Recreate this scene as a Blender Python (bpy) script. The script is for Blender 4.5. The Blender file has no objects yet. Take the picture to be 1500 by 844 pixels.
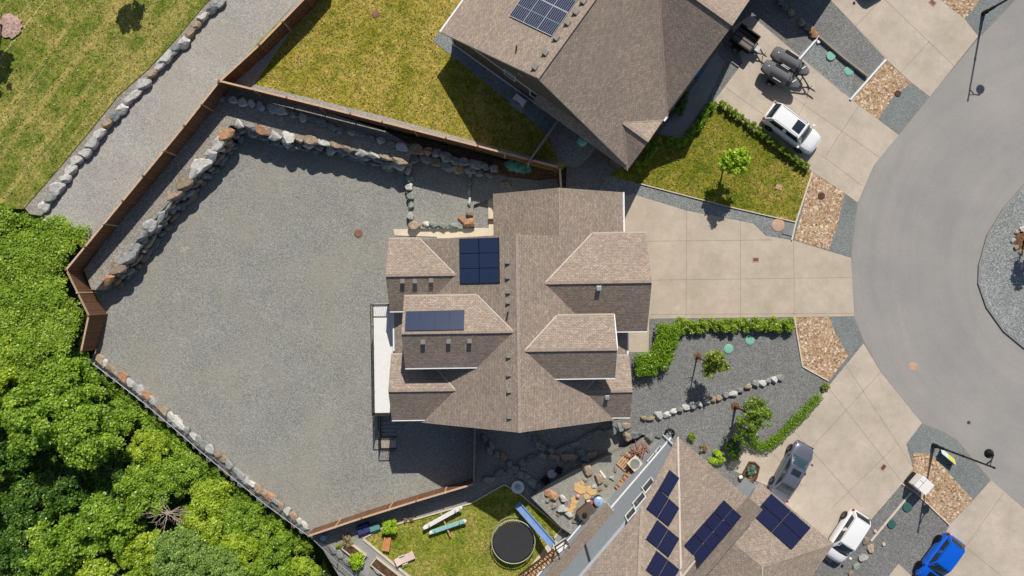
import bpy, bmesh, math, random
import numpy as np
from mathutils import Vector, Matrix, noise as mnoise
R = math.radians
random.seed(7)
SC = bpy.context.scene
COL = SC.collection
# ------------------------------------------------------------------ camera model
F = 1020.0                 # focal length in photo pixels (photo 1500 x 844)
H = F / 18.0               # flying height, metres
TZ = 1.9                   # level of the terrace behind the boulder walls
LZ = 2.3                   # level of the upper lawn
PZ = 1.0                   # level of the gravel patio beside the lower house
FZ = 1.2                   # level of the street and front gardens
def P(px, py, z=0.0):
    k = (H - z) / F
    return Vector(((px - 750) * k, (422 - py) * k, z))
def X(p): return (750 + p[0] * F / (H - p[2]), 422 - p[1] * F / (H - p[2]))
def ray(px, py, p0, n):
    """point on the plane (p0, n) seen at a photo pixel"""
    o = Vector((0, 0, H)); d = Vector(((px - 750) / F, (422 - py) / F, -1))
    t = (Vector(p0) - o).dot(Vector(n)) / d.dot(Vector(n))
    return o + d * t
SUN_EL = 45.0
SUN_DIR = Vector((0.173 * math.cos(R(SUN_EL)), 0.985 * math.cos(R(SUN_EL)), math.sin(R(SUN_EL)))).normalized()

def lin(c):
    return c / 12.92 if c <= 0.04045 else ((c + 0.055) / 1.055) ** 2.4
def rgb(r, g, b, k=1.0):
    return (lin(r / 255) * k, lin(g / 255) * k, lin(b / 255) * k, 1)

# ------------------------------------------------------------------ materials
class NT:
    def __init__(self, name):
        self.m = bpy.data.materials.new(name); self.m.use_nodes = True
        self.t = self.m.node_tree; self.t.nodes.clear()
        self.out = self.n('ShaderNodeOutputMaterial')
        self.b = self.n('ShaderNodeBsdfPrincipled')
        self.l(self.b.outputs[0], self.out.inputs[0])
    def n(self, typ, **kw):
        nd = self.t.nodes.new(typ)
        for k, v in kw.items(): setattr(nd, k, v)
        return nd
    def l(self, a, b): self.t.links.new(a, b)
    def coord(self, kind='Object', scale=None, rot=None):
        c = self.n('ShaderNodeTexCoord').outputs[kind]
        if scale or rot:
            mp = self.n('ShaderNodeMapping'); self.l(c, mp.inputs[0])
            if scale: mp.inputs['Scale'].default_value = scale
            if rot: mp.inputs['Rotation'].default_value = rot
            return mp.outputs[0]
        return c
    def noise(self, vec, scale, detail=4, rough=0.6):
        nd = self.n('ShaderNodeTexNoise'); self.l(vec, nd.inputs['Vector'])
        nd.inputs['Scale'].default_value = scale; nd.inputs['Detail'].default_value = detail
        nd.inputs['Roughness'].default_value = rough
        return nd.outputs['Fac']
    def voro(self, vec, scale, feature='F1'):
        nd = self.n('ShaderNodeTexVoronoi', feature=feature); self.l(vec, nd.inputs['Vector'])
        nd.inputs['Scale'].default_value = scale
        return nd
    def ramp(self, fac, stops, interp='LINEAR'):
        nd = self.n('ShaderNodeValToRGB'); cr = nd.color_ramp; cr.interpolation = interp
        while len(cr.elements) < len(stops): cr.elements.new(0.5)
        for e, (p, c) in zip(cr.elements, stops): e.position = p; e.color = c
        self.l(fac, nd.inputs[0]); return nd.outputs[0]
    def mix(self, fac, a, b, mode='MIX'):
        nd = self.n('ShaderNodeMix', data_type='RGBA', blend_type=mode)
        for i, v in ((0, fac), (6, a), (7, b)):
            if hasattr(v, 'is_linked') or hasattr(v, 'links'): self.l(v, nd.inputs[i])
            else: nd.inputs[i].default_value = v
        return nd.outputs[2]
    def math(self, op, a, b=0.0):
        nd = self.n('ShaderNodeMath', operation=op)
        for i, v in ((0, a), (1, b)):
            if hasattr(v, 'links'): self.l(v, nd.inputs[i])
            else: nd.inputs[i].default_value = v
        return nd.outputs[0]
    def bump(self, h, strength=0.5, dist=0.05):
        nd = self.n('ShaderNodeBump'); self.l(h, nd.inputs['Height'])
        nd.inputs['Strength'].default_value = strength; nd.inputs['Distance'].default_value = dist
        self.l(nd.outputs[0], self.b.inputs['Normal'])
    def base(self, c):
        if hasattr(c, 'links'): self.l(c, self.b.inputs['Base Color'])
        else: self.b.inputs['Base Color'].default_value = c
    def set(self, rough=0.8, metal=0.0, spec=0.3, coat=0.0):
        self.b.inputs['Roughness'].default_value = rough
        self.b.inputs['Metallic'].default_value = metal
        self.b.inputs['Specular IOR Level'].default_value = spec
        self.b.inputs['Coat Weight'].default_value = coat
        return self.m

M = {}
def plain(name, c, rough=0.6, metal=0.0, spec=0.3, coat=0.0, var=0.12, scale=3.0):
    n = NT(name); v = n.coord()
    f = n.noise(v, scale, 5)
    k0 = tuple(x * (1 - var) for x in c[:3]) + (1,); k1 = tuple(min(1, x * (1 + var)) for x in c[:3]) + (1,)
    n.base(n.ramp(f, [(0.3, k0), (0.7, k1)]))
    M[name] = n.set(rough, metal, spec, coat); return M[name]

def gravel(name, stops, scale=13.0, patch=0.22, tint=None, big=0.35):
    n = NT(name); v = n.coord()
    vo = n.voro(v, scale)
    sep = n.n('ShaderNodeSeparateColor'); n.l(vo.outputs['Color'], sep.inputs[0])
    c = n.ramp(sep.outputs[0], stops)
    vo2 = n.voro(v, scale * 2.7)
    sep2 = n.n('ShaderNodeSeparateColor'); n.l(vo2.outputs['Color'], sep2.inputs[0])
    c2 = n.ramp(sep2.outputs[1], stops)
    c = n.mix(0.45, c, c2)
    p = n.noise(v, big, 5, 0.62)
    pr = n.ramp(p, [(0.3, (1 - patch,) * 3 + (1,)), (0.7, (1 + patch * 0.55,) * 3 + (1,))])
    c = n.mix(1.0, c, pr, 'MULTIPLY')
    if tint:
        p2 = n.noise(v, 0.16, 3); f2 = n.ramp(p2, [(0.48, (0, 0, 0, 1)), (0.68, (1, 1, 1, 1))])
        c = n.mix(n.math('MULTIPLY', f2, 0.5), c, tint, 'MIX')
    n.base(c); n.bump(vo.outputs['Distance'], 0.55, 0.03)
    M[name] = n.set(0.9, 0, 0.2); return M[name]

g3 = lambda a, b, c: [(0.0, rgb(*a)), (0.5, rgb(*b)), (1.0, rgb(*c))]
gravel('yard_gravel', g3((100, 101, 99), (136, 135, 129), (180, 177, 168)), 16.0, 0.10, rgb(156, 149, 133))
gravel('terrace_gravel', g3((102, 97, 91), (144, 137, 127), (184, 177, 165)), 12.0, 0.18, rgb(156, 140, 120))
gravel('path_gravel', g3((132, 128, 122), (160, 156, 149), (190, 185, 177)), 12.0, 0.14, rgb(168, 158, 144))
gravel('front_gravel', g3((84, 86, 86), (116, 116, 114), (158, 156, 152)), 15.0, 0.14)
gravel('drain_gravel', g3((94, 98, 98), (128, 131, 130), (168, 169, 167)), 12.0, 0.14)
gravel('island_gravel', g3((92, 95, 95), (130, 133, 131), (186, 188, 185)), 12.0, 0.12)
gravel('verge_fines', g3((98, 103, 102), (122, 127, 125), (148, 152, 150)), 15.0, 0.14)
gravel('river_rock', [(0.0, rgb(60, 38, 22)), (0.16, rgb(140, 104, 72)), (0.4, rgb(190, 156, 118)), (0.62, rgb(176, 140, 104)), (0.8, rgb(160, 146, 128)), (1.0, rgb(255, 240, 220))], 7.6, 0.10)
gravel('soil', [(0.0, rgb(60, 44, 32)), (0.5, rgb(92, 68, 50)), (1.0, rgb(124, 98, 76))], 9.0, 0.25)
gravel('mulch', [(0.0, rgb(128, 100, 92)), (0.5, rgb(178, 146, 134)), (1.0, rgb(214, 186, 172))], 9.0, 0.1)
gravel('bark', [(0.0, rgb(66, 44, 30)), (0.5, rgb(104, 76, 54)), (1.0, rgb(146, 112, 84))], 9.0, 0.15)

def lawn(name, dark, mid, dry, dry_at=0.56, stripe=None, big=0.28):
    n = NT(name); v = n.coord()
    blades = n.noise(v, 9.0, 6, 0.75)
    c = n.ramp(n.noise(v, 0.9, 5, 0.7), [(0.38, rgb(*dark)), (0.58, rgb(*mid))])
    p = n.noise(v, big, 6, 0.66); q = n.noise(v, 1.7, 5, 0.7)
    pf = n.math('ADD', n.math('MULTIPLY', p, 0.55), n.math('MULTIPLY', q, 0.45))
    f = n.ramp(pf, [(dry_at - 0.07, (0, 0, 0, 1)), (dry_at + 0.1, (1, 1, 1, 1))])
    c = n.mix(n.math('MULTIPLY', f, 0.85), c, rgb(*dry))
    if stripe:
        rot = n.coord('Object', None, (0, 0, -stripe))
        for sc, lo, hi, k, col in (((0.045, 1.3, 1), .55, .70, .6, (176, 156, 96)), ((0.035, 5.0, 1), .66, .72, .5, (206, 192, 136))):
            mp = n.n('ShaderNodeMapping'); n.l(rot, mp.inputs[0]); mp.inputs['Scale'].default_value = sc
            sf = n.ramp(n.noise(mp.outputs[0], 1.0, 3, 0.5), [(lo, (0, 0, 0, 1)), (hi, (1, 1, 1, 1))])
            c = n.mix(n.math('MULTIPLY', sf, k), c, rgb(*col))
    for sc, ch, lo, hi in ((9.0, 0, .66, 1.34), (19.0, 1, .72, 1.28)):
        vo = n.voro(v, sc); sp = n.n('ShaderNodeSeparateColor'); n.l(vo.outputs['Color'], sp.inputs[0])
        c = n.mix(1.0, c, n.ramp(sp.outputs[ch], [(0.0, (lo, lo, lo * .96, 1)), (1.0, (hi, hi * .99, hi * .96, 1))]), 'MULTIPLY')
    n.base(c); n.bump(blades, 0.7, 0.06)
    M[name] = n.set(0.95, 0, 0.15)
lawn('park_grass', (84, 104, 30), (118, 126, 52), (168, 150, 90), 0.54, R(52))
lawn('rear_grass', (102, 110, 26), (142, 134, 48), (178, 155, 88), 0.51)
lawn('front_grass', (92, 104, 22), (126, 122, 42), (174, 148, 88), 0.55)
lawn('play_grass', (98, 116, 32), (134, 138, 54), (170, 154, 92), 0.55)
lawn('wild_grass', (40, 52, 18), (60, 74, 26), (92, 84, 48), 0.6)

def concrete(name, c, stain=0.5):
    n = NT(name); v = n.coord()
    a = n.noise(v, 14.0, 6, 0.7); b = n.noise(v, 0.5, 5, 0.6); d = n.noise(v, 2.2, 4, 0.6)
    c0 = tuple(x * 0.86 for x in c[:3]) + (1,); c1 = tuple(min(1, x * 1.12) for x in c[:3]) + (1,)
    col = n.ramp(a, [(0.3, c0), (0.7, c1)])
    st = n.ramp(b, [(0.30, (0.80, 0.79, 0.75, 1)), (0.66, (1.05, 1.04, 1.03, 1))])
    col = n.mix(stain * 1.6, col, n.mix(1.0, col, st, 'MULTIPLY'))
    st2 = n.ramp(d, [(0.3, (0.93, 0.93, 0.92, 1)), (0.7, (1.04, 1.04, 1.03, 1))])
    col = n.mix(1.0, col, st2, 'MULTIPLY')
    n.base(col); n.bump(a, 0.2, 0.01)
    M[name] = n.set(0.85, 0, 0.25)
concrete('concrete', rgb(190, 177, 163))
concrete('concrete_warm', rgb(188, 174, 158))
concrete('concrete_pale', rgb(218, 202, 178), 0.3)
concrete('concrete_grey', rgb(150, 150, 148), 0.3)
plain('joint', rgb(140, 128, 114), 0.9)

def asphalt():
    n = NT('asphalt'); v = n.coord()
    c0 = P(1590, 392, FZ)
    sub = n.n('ShaderNodeVectorMath', operation='SUBTRACT'); n.l(v, sub.inputs[0]); sub.inputs[1].default_value = (c0.x, c0.y, FZ)
    ln = n.n('ShaderNodeVectorMath', operation='LENGTH'); n.l(sub.outputs[0], ln.inputs[0])
    # rings of tyre wear round the island; a slow angular wobble breaks them up
    wob = n.noise(v, 0.12, 2)
    rr = n.math('ADD', ln.outputs['Value'], n.math('MULTIPLY', wob, 1.6))
    cmb = n.n('ShaderNodeCombineXYZ'); n.l(rr, cmb.inputs[0])
    ang = n.noise(v, 0.05, 1); n.l(ang, cmb.inputs[1])
    ring = n.noise(cmb.outputs[0], 1.1, 4, 0.6)
    fine = n.noise(v, 22.0, 5, 0.75); big = n.noise(v, 0.22, 4, 0.6)
    col = n.ramp(fine, [(0.3, rgb(140, 137, 134)), (0.7, rgb(164, 160, 156))])
    col = n.mix(1.0, col, n.ramp(ring, [(0.3, (0.94, 0.94, 0.943, 1)), (0.7, (1.04, 1.037, 1.033, 1))]), 'MULTIPLY')
    col = n.mix(1.0, col, n.ramp(big, [(0.33, (0.90, 0.90, 0.90, 1)), (0.67, (1.05, 1.04, 1.03, 1))]), 'MULTIPLY')
    n.base(col); n.bump(fine, 0.25, 0.01); M['asphalt'] = n.set(0.9, 0, 0.2)
asphalt()

def shingle(name, k=1.0):
    n = NT(name); uv = n.coord('UV')
    br = n.n('ShaderNodeTexBrick'); n.l(uv, br.inputs['Vector'])
    br.offset = 0.5; br.inputs['Scale'].default_value = 1.0
    br.inputs['Brick Width'].default_value = 0.27; br.inputs['Row Height'].default_value = 0.13
    br.inputs['Mortar Size'].default_value = 0.016; br.inputs['Mortar Smooth'].default_value = 0.3
    br.inputs['Color1'].default_value = rgb(146, 132, 120, k); br.inputs['Color2'].default_value = rgb(166, 151, 137, k)
    br.inputs['Mortar'].default_value = rgb(120, 108, 98, k)
    v = n.coord()
    big = n.noise(v, 0.4, 4, 0.6)
    col = n.mix(1.0, br.outputs['Color'], n.ramp(big, [(0.3, (0.92, 0.92, 0.93, 1)), (0.7, (1.07, 1.05, 1.03, 1))]), 'MULTIPLY')
    vo = n.voro(uv, 8.5); sep = n.n('ShaderNodeSeparateColor'); n.l(vo.outputs['Color'], sep.inputs[0])
    col = n.mix(1.0, col, n.ramp(sep.outputs[0], [(0.0, (0.84, 0.84, 0.85, 1)), (0.7, (1.0, 1.0, 1.0, 1)), (1.0, (1.24, 1.2, 1.16, 1))]), 'MULTIPLY')
    n.base(col); n.bump(br.outputs['Fac'], -1.0, 0.055); M[name] = n.set(0.92, 0, 0.15)
shingle('shingle', 1.05); shingle('shingle_grey', 1.1)

def wood(name, a, b, scale=7.0, axis=0):
    """boards: uv.x runs across the boards, metres"""
    n = NT(name); uv = n.coord('UV')
    wv = n.n('ShaderNodeTexBrick'); n.l(uv, wv.inputs['Vector']); wv.offset = 0.0
    wv.inputs['Scale'].default_value = 1.0; wv.inputs['Brick Width'].default_value = 0.145; wv.inputs['Row Height'].default_value = 9.0
    wv.inputs['Mortar Size'].default_value = 0.012; wv.inputs['Mortar Smooth'].default_value = 0.2
    wv.inputs['Color1'].default_value = rgb(*a); wv.inputs['Color2'].default_value = rgb(*b)
    wv.inputs['Mortar'].default_value = tuple(x * 0.35 for x in rgb(*a)[:3]) + (1,)
    mp = n.coord('UV', (14, 1.2, 1)); g = n.noise(mp, 1.5, 5, 0.6)
    col = n.mix(1.0, wv.outputs['Color'], n.ramp(g, [(0.3, (0.8, 0.8, 0.8, 1)), (0.7, (1.15, 1.13, 1.1, 1))]), 'MULTIPLY')
    n.base(col); n.bump(wv.outputs['Fac'], -0.5, 0.02); M[name] = n.set(0.8, 0, 0.2)
wood('fence_boards', (116, 84, 62), (136, 102, 78))
def siding(name, c):
    n = NT(name); v = n.coord(); sp = n.n('ShaderNodeSeparateXYZ'); n.l(v, sp.inputs[0])
    lap = n.math('FRACT', n.math('MULTIPLY', sp.outputs[2], 6.6)); edge = n.math('GREATER_THAN', lap, 0.9)
    f = n.noise(v, 2.0, 4); k1 = tuple(x * .9 for x in c[:3]) + (1,)
    n.base(n.mix(edge, n.ramp(f, [(0.3, k1), (0.7, c)]), tuple(x * .6 for x in c[:3]) + (1,))); n.bump(lap, -0.5, 0.03); M[name] = n.set(0.7, 0, 0.25)
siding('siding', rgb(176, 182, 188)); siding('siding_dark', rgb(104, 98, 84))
plain('fence_wood', rgb(138, 96, 70), 0.85); plain('fence_cap', rgb(196, 164, 136), 0.85); plain('fence_grey', rgb(150, 138, 126), 0.85)
plain('white_trim', rgb(226, 226, 226), 0.5, var=0.04); plain('fascia', rgb(188, 176, 162), 0.7, var=0.06)
plain('gutter_dark', rgb(70, 62, 56), 0.6); plain('valley', rgb(192, 180, 167), 0.7)
plain('ridge_cap', rgb(158, 142, 129), 0.9, var=0.25, scale=6)
plain('vent_grey', rgb(132, 127, 121), 0.6); plain('vent_black', rgb(24, 24, 26), 0.5)
plain('deck_white', rgb(226, 224, 220), 0.7, var=0.04); plain('rail_dark', rgb(58, 52, 50), 0.5)
plain('window_glass', rgb(40, 52, 60), 0.06, 0, 0.6, var=0.05)
plain('steel', rgb(176, 180, 184), 0.35, 0.8, 0.5); plain('galv', rgb(168, 172, 176), 0.45, 0.6)
plain('black_metal', rgb(26, 26, 28), 0.45, 0.2, 0.4); plain('tyre', rgb(26, 26, 27), 0.85); plain('rim', rgb(150, 152, 156), 0.3, 0.8)
plain('rim_dark', rgb(62, 62, 66), 0.35, 0.7)
plain('lid_green', rgb(124, 176, 158), 0.7, var=0.1, scale=6); plain('lid_dark', rgb(52, 92, 88), 0.7); plain('lid_rust', rgb(132, 92, 74), 0.8, var=0.2); plain('lid_pink', rgb(186, 152, 130), 0.85, var=0.1)
plain('drain_iron', rgb(84, 62, 52), 0.8, var=0.25, scale=14)
plain('tramp_mat', rgb(52, 51, 54), 0.8, var=0.08); plain('tramp_frame', rgb(168, 172, 146), 0.5); plain('tramp_pad', rgb(120, 128, 96), 0.7)
plain('slide_blue', rgb(120, 146, 190), 0.4); plain('teal', rgb(96, 146, 140), 0.6); plain('teal_pale', rgb(140, 186, 180), 0.6)
plain('white_plastic', rgb(226, 222, 218), 0.5, var=0.05); plain('pink_white', rgb(214, 190, 178), 0.7, var=0.07)
plain('orange_wood', rgb(206, 138, 88), 0.7); plain('brown_wood', rgb(96, 68, 50), 0.8); plain('tan_wood', rgb(188, 150, 112), 0.85, var=0.2); plain('red_wood', rgb(150, 96, 78), 0.85, var=0.2)
plain('flagstone', rgb(204, 168, 116), 0.85, var=0.12); plain('red', rgb(196, 92, 74), 0.6); plain('navy', rgb(60, 62, 110), 0.6); plain('pink', rgb(214, 158, 156), 0.5)
plain('cover_grey', rgb(98, 98, 101), 0.8, var=0.12); plain('cover_dark', rgb(30, 31, 36), 0.8); plain('strap', rgb(222, 222, 222), 0.6)
plain('tub_brown', rgb(92, 80, 70), 0.7); plain('blue_lid', rgb(158, 178, 204), 0.35, 0.2); plain('tarp', rgb(92, 146, 130), 0.55, var=0.25, scale=2)
plain('trunk', rgb(84, 68, 54), 0.95, var=0.3, scale=9); plain('dead_wood', rgb(168, 152, 136), 0.95, var=0.2, scale=9)
plain('yellow', rgb(226, 190, 70), 0.5); plain('sign_blue', rgb(176, 204, 200), 0.5, var=0.2, scale=8); plain('flat_grey', rgb(128, 128, 126), 0.7)
plain('clay', rgb(196, 176, 158), 0.8); plain('kerb', rgb(142, 140, 136), 0.85); plain('edging', rgb(206, 192, 172), 0.8)
plain('trailer_bed', rgb(116, 108, 102), 0.7, var=0.15, scale=5); plain('bin_blue', rgb(56, 98, 150), 0.5)
for nm, c in (('paint_white', (232, 232, 232)), ('paint_silver', (104, 107, 120)), ('paint_blue', (12, 104, 226)), ('paint_black', (24, 26, 34))):
    n = NT(nm); n.base(rgb(*c)); f_ = n.noise(n.coord(), 5.0, 5, .6); n.l(n.ramp(f_, [(.3, (.26,) * 3 + (1,)), (.7, (.40,) * 3 + (1,))]), n.b.inputs['Roughness']); M[nm] = n.m; n.b.inputs['Metallic'].default_value = 0.3 if nm in ('paint_silver', 'paint_blue') else 0.0; n.b.inputs['Coat Weight'].default_value = 0.5
n = NT('car_glass'); n.base(rgb(34, 46, 54)); M['car_glass'] = n.set(0.05, 0, 0.9)
n = NT('car_glass_clear'); n.base(rgb(46, 66, 75)); M['car_glass_clear'] = n.set(0.06, 0, 0.9)
n = NT('lamp_red'); n.base(rgb(150, 22, 20)); M['lamp_red'] = n.set(0.15, 0, 0.5, 0.6)
n = NT('lamp_clear'); n.base(rgb(206, 212, 218)); M['lamp_clear'] = n.set(0.12, 0, 0.5, 0.6)

def solar(name, c, line, cellw, cellh, lw):
    n = NT(name); uv = n.coord('UV')
    br = n.n('ShaderNodeTexBrick'); n.l(uv, br.inputs['Vector']); br.offset = 0.0
    br.inputs['Scale'].default_value = 1.0; br.inputs['Brick Width'].default_value = cellw; br.inputs['Row Height'].default_value = cellh
    br.inputs['Mortar Size'].default_value = lw; br.inputs['Mortar Smooth'].default_value = 0.3
    br.inputs['Color1'].default_value = c; br.inputs['Color2'].default_value = tuple(x * 1.12 for x in c[:3]) + (1,)
    br.inputs['Mortar'].default_value = line
    n.base(br.outputs['Color']); M[name] = n.set(0.22, 0.0, 0.45)
solar('solar_black', rgb(29, 33, 62), rgb(40, 45, 78), 0.16, 0.16, 0.006)
solar('solar_blue', rgb(38, 50, 76), rgb(52, 64, 92), 0.16, 0.16, 0.006)
solar('solar_silver', rgb(36, 42, 66), rgb(176, 180, 190), 0.175, 0.98, 0.012)
plain('solar_frame', rgb(22, 24, 34), 0.4, 0.3); plain('solar_frame_silver', rgb(206, 208, 212), 0.4, 0.3)

def rock(name, a, b, c):
    n = NT(name); v = n.coord()
    f = n.noise(v, 2.3, 8, 0.7); g = n.noise(v, 9.0, 5, 0.7)
    oi = n.n('ShaderNodeObjectInfo')
    col = n.ramp(f, [(0.3, rgb(*a)), (0.5, rgb(*b)), (0.7, rgb(*c))])
    col = n.mix(1.0, col, n.ramp(g, [(0.3, (0.78, 0.78, 0.78, 1)), (0.7, (1.15, 1.15, 1.15, 1))]), 'MULTIPLY')
    col = n.mix(1.0, col, n.ramp(oi.outputs['Random'], [(0.0, (0.8, 0.81, 0.83, 1)), (1.0, (1.16, 1.13, 1.1, 1))]), 'MULTIPLY')
    n.base(col); n.bump(f, 0.9, 0.12); M[name] = n.set(0.9, 0, 0.2)
rock('rock_grey', (104, 106, 106), (142, 144, 142), (176, 176, 172))
rock('rock_pale', (150, 151, 147), (192, 191, 185), (220, 218, 212))
rock('rock_tan', (124, 108, 92), (164, 145, 124), (198, 180, 158))
rock('rock_rust', (140, 102, 76), (178, 136, 104), (208, 176, 146))
rock('rock_green', (112, 122, 112), (148, 158, 146), (182, 190, 178))
RC = {'grey': 'rock_grey', 'pale grey': 'rock_pale', 'tan': 'rock_tan', 'rusty orange': 'rock_rust', 'greenish grey': 'rock_green'}

def leaf(name, dark, mid, light, trans=0.35):
    n = NT(name)
    at = n.n('ShaderNodeAttribute', attribute_name='tint')
    col = n.ramp(at.outputs['Fac'], [(0.0, rgb(*dark)), (0.5, rgb(*mid)), (1.0, rgb(*light))])
    n.base(col); n.set(0.38, 0, 0.5)
    tr = n.n('ShaderNodeBsdfTranslucent'); n.l(n.mix(1.0, col, (1.1, 1.25, 0.5, 1), 'MULTIPLY'), tr.inputs[0])
    mx = n.n('ShaderNodeMixShader'); mx.inputs[0].default_value = trans
    n.l(n.b.outputs[0], mx.inputs[1]); n.l(tr.outputs[0], mx.inputs[2]); n.l(mx.outputs[0], n.out.inputs[0])
    M[name] = n.m
leaf('leaf_forest', (76, 108, 24), (138, 172, 48), (204, 222, 98), 0.4)
leaf('leaf_yellow', (102, 130, 26), (166, 188, 50), (220, 228, 100), 0.42)
leaf('leaf_pale', (104, 134, 62), (140, 168, 80), (172, 194, 106))
leaf('leaf_deep', (44, 74, 24), (80, 118, 38), (146, 178, 70), 0.33)
leaf('leaf_ivy', (100, 130, 36), (154, 182, 58), (204, 220, 102), 0.42)
leaf('leaf_hedge', (84, 118, 18), (124, 160, 28), (160, 192, 52))
leaf('leaf_laurel', (92, 118, 28), (140, 164, 42), (182, 198, 78))
leaf('leaf_lime', (122, 158, 26), (172, 200, 44), (206, 222, 84))
leaf('leaf_spring', (92, 116, 34), (140, 158, 52), (186, 196, 86))
leaf('leaf_spring2', (76, 104, 28), (120, 148, 46), (166, 186, 76))
leaf('leaf_lawn_rear', (104, 106, 34), (148, 138, 56), (196, 174, 106), 0.3)
leaf('leaf_lawn_park', (90, 104, 36), (130, 130, 58), (184, 166, 108), 0.3)
leaf('leaf_brown', (110, 96, 62), (154, 134, 92), (188, 170, 124))
leaf('leaf_spruce', (70, 100, 88), (104, 136, 118), (140, 168, 148), 0.15)

# ------------------------------------------------------------------ mesh builder
class MB:
    def __init__(self): self.v = []; self.f = []; self.m = []; self.uv = []
    def add(self, verts, faces, mat=0, uvs=None):
        o = len(self.v); self.v += [tuple(p) for p in verts]
        for i, f in enumerate(faces):
            self.f.append([o + k for k in f]); self.m.append(mat)
            self.uv.append(uvs[i] if uvs else None)
        return self
    def hexa(self, b, t, mat=0):
        """b, t: four bottom / top corners in the same order (counter-clockwise from above)"""
        return self.add(list(b) + list(t), [[3, 2, 1, 0], [4, 5, 6, 7]] + [[i, (i + 1) % 4, 4 + (i + 1) % 4, 4 + i] for i in range(4)], mat)
    def box(self, c, s, rz=0.0, mat=0, tilt=None):
        m = Matrix.Rotation(rz, 3, 'Z')
        if tilt: m = m @ tilt
        q = [(-.5, -.5), (.5, -.5), (.5, .5), (-.5, .5)]
        c = Vector(c)
        b = [c + m @ Vector((x * s[0], y * s[1], -s[2] / 2)) for x, y in q]
        t = [c + m @ Vector((x * s[0], y * s[1], s[2] / 2)) for x, y in q]
        return self.hexa(b, t, mat)
    def beam(self, p, q, w, h, mat=0):
        """bar from p to q, w wide (sideways), h tall (its other direction)"""
        p, q = Vector(p), Vector(q); d = (q - p)
        if d.length < 1e-6: return self
        d.normalize(); s = d.cross(Vector((0, 0, 1)))
        if s.length < 1e-3: s = Vector((1, 0, 0))
        s.normalize(); u = s.cross(d).normalized()
        cs = [(-.5, -.5), (.5, -.5), (.5, .5), (-.5, .5)]
        a = [p + s * (x * w) + u * (y * h) for x, y in cs]; b = [q + s * (x * w) + u * (y * h) for x, y in cs]
        return self.add(a + b, [[0, 1, 2, 3], [7, 6, 5, 4]] + [[i, 4 + i, 4 + (i + 1) % 4, (i + 1) % 4] for i in range(4)], mat)
    def tube(self, pts, r, n=8, mat=0, caps=True):
        pts = [Vector(p) for p in pts]; rs = r if isinstance(r, (list, tuple)) else [r] * len(pts)
        vs, fs = [], []
        for i, p in enumerate(pts):
            d = (pts[min(i + 1, len(pts) - 1)] - pts[max(i - 1, 0)]).normalized()
            ref = Vector((0, 0, 1)) if abs(d.z) < 0.95 else Vector((1, 0, 0))
            s = d.cross(ref).normalized(); u = s.cross(d)
            vs += [p + (s * math.cos(2 * math.pi * k / n) + u * math.sin(2 * math.pi * k / n)) * rs[i] for k in range(n)]
        for i in range(len(pts) - 1):
            fs += [[i * n + k, (i + 1) * n + k, (i + 1) * n + (k + 1) % n, i * n + (k + 1) % n] for k in range(n)]
        if caps: fs += [list(range(n)), [len(vs) - 1 - k for k in range(n)]]
        return self.add(vs, fs, mat)
    def lathe(self, prof, c=(0, 0, 0), n=24, mat=0, sx=1.0, sy=1.0, rz=0.0, axis='Z'):
        c = Vector(c); vs, fs = [], []
        for r, z in prof:
            for k in range(n):
                a = 2 * math.pi * k / n; x, y = r * math.cos(a) * sx, r * math.sin(a) * sy
                if axis == 'Y': p = Vector((x, z, y))
                else: p = Vector((x * math.cos(rz) - y * math.sin(rz), x * math.sin(rz) + y * math.cos(rz), z))
                vs.append(c + p)
        for i in range(len(prof) - 1):
            for k in range(n):
                q = [i * n + k, i * n + (k + 1) % n, (i + 1) * n + (k + 1) % n, (i + 1) * n + k]
                fs.append(q if axis != 'Y' else q[::-1])
        b = list(range(n)); t = [(len(prof) - 1) * n + k for k in range(n)]
        fs += [b[::-1], t] if axis != 'Y' else [b, t[::-1]]
        return self.add(vs, fs, mat)
    def prism(self, poly, z0, z1, mat=0, side=None):
        n = len(poly); A = sum(poly[i][0] * poly[(i + 1) % n][1] - poly[(i + 1) % n][0] * poly[i][1] for i in range(n))
        if A < 0: poly = poly[::-1]
        vs = [(p[0], p[1], z0) for p in poly] + [(p[0], p[1], z1) for p in poly]
        self.add(vs, [list(range(n, 2 * n))], mat)
        o = len(self.v) - 2 * n
        for i in range(n):
            j = (i + 1) % n; self.f.append([o + i, o + j, o + n + j, o + n + i]); self.m.append(mat if side is None else side); self.uv.append(None)
        self.f.append([o + n - 1 - i for i in range(n)]); self.m.append(mat if side is None else side); self.uv.append(None)
        return self
    def slab(self, pts, th, e, mat=0, side=1):
        """planar roof face: pts seen from above, th thick, e = eave direction for the shingle rows"""
        pts = [Vector(p) for p in pts]; n = len(pts)
        A = sum(pts[i].x * pts[(i + 1) % n].y - pts[(i + 1) % n].x * pts[i].y for i in range(n))
        if A < 0: pts = pts[::-1]
        nor = Vector((0, 0, 0))
        for i in range(n): nor += pts[i].cross(pts[(i + 1) % n])
        nor.normalize(); e = Vector(e); e = (e - nor * e.dot(nor)).normalized(); s = nor.cross(e)
        vs = pts + [p - nor * th for p in pts]
        self.add(vs, [list(range(n))], mat, [[(p.dot(e), p.dot(s)) for p in pts]])
        o = len(self.v) - 2 * n
        for i in range(n):
            j = (i + 1) % n; self.f.append([o + i, o + n + i, o + n + j, o + j]); self.m.append(side); self.uv.append(None)
        self.f.append([o + n + n - 1 - i for i in range(n)]); self.m.append(side); self.uv.append(None)
        return self
    def quad_uv(self, q, mat=0, w=None, h=None):
        q = [Vector(p) for p in q]; w = w or (q[1] - q[0]).length; h = h or (q[3] - q[0]).length
        return self.add(q, [[0, 1, 2, 3]], mat, [[(0, 0), (w, 0), (w, h), (0, h)]])
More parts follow.
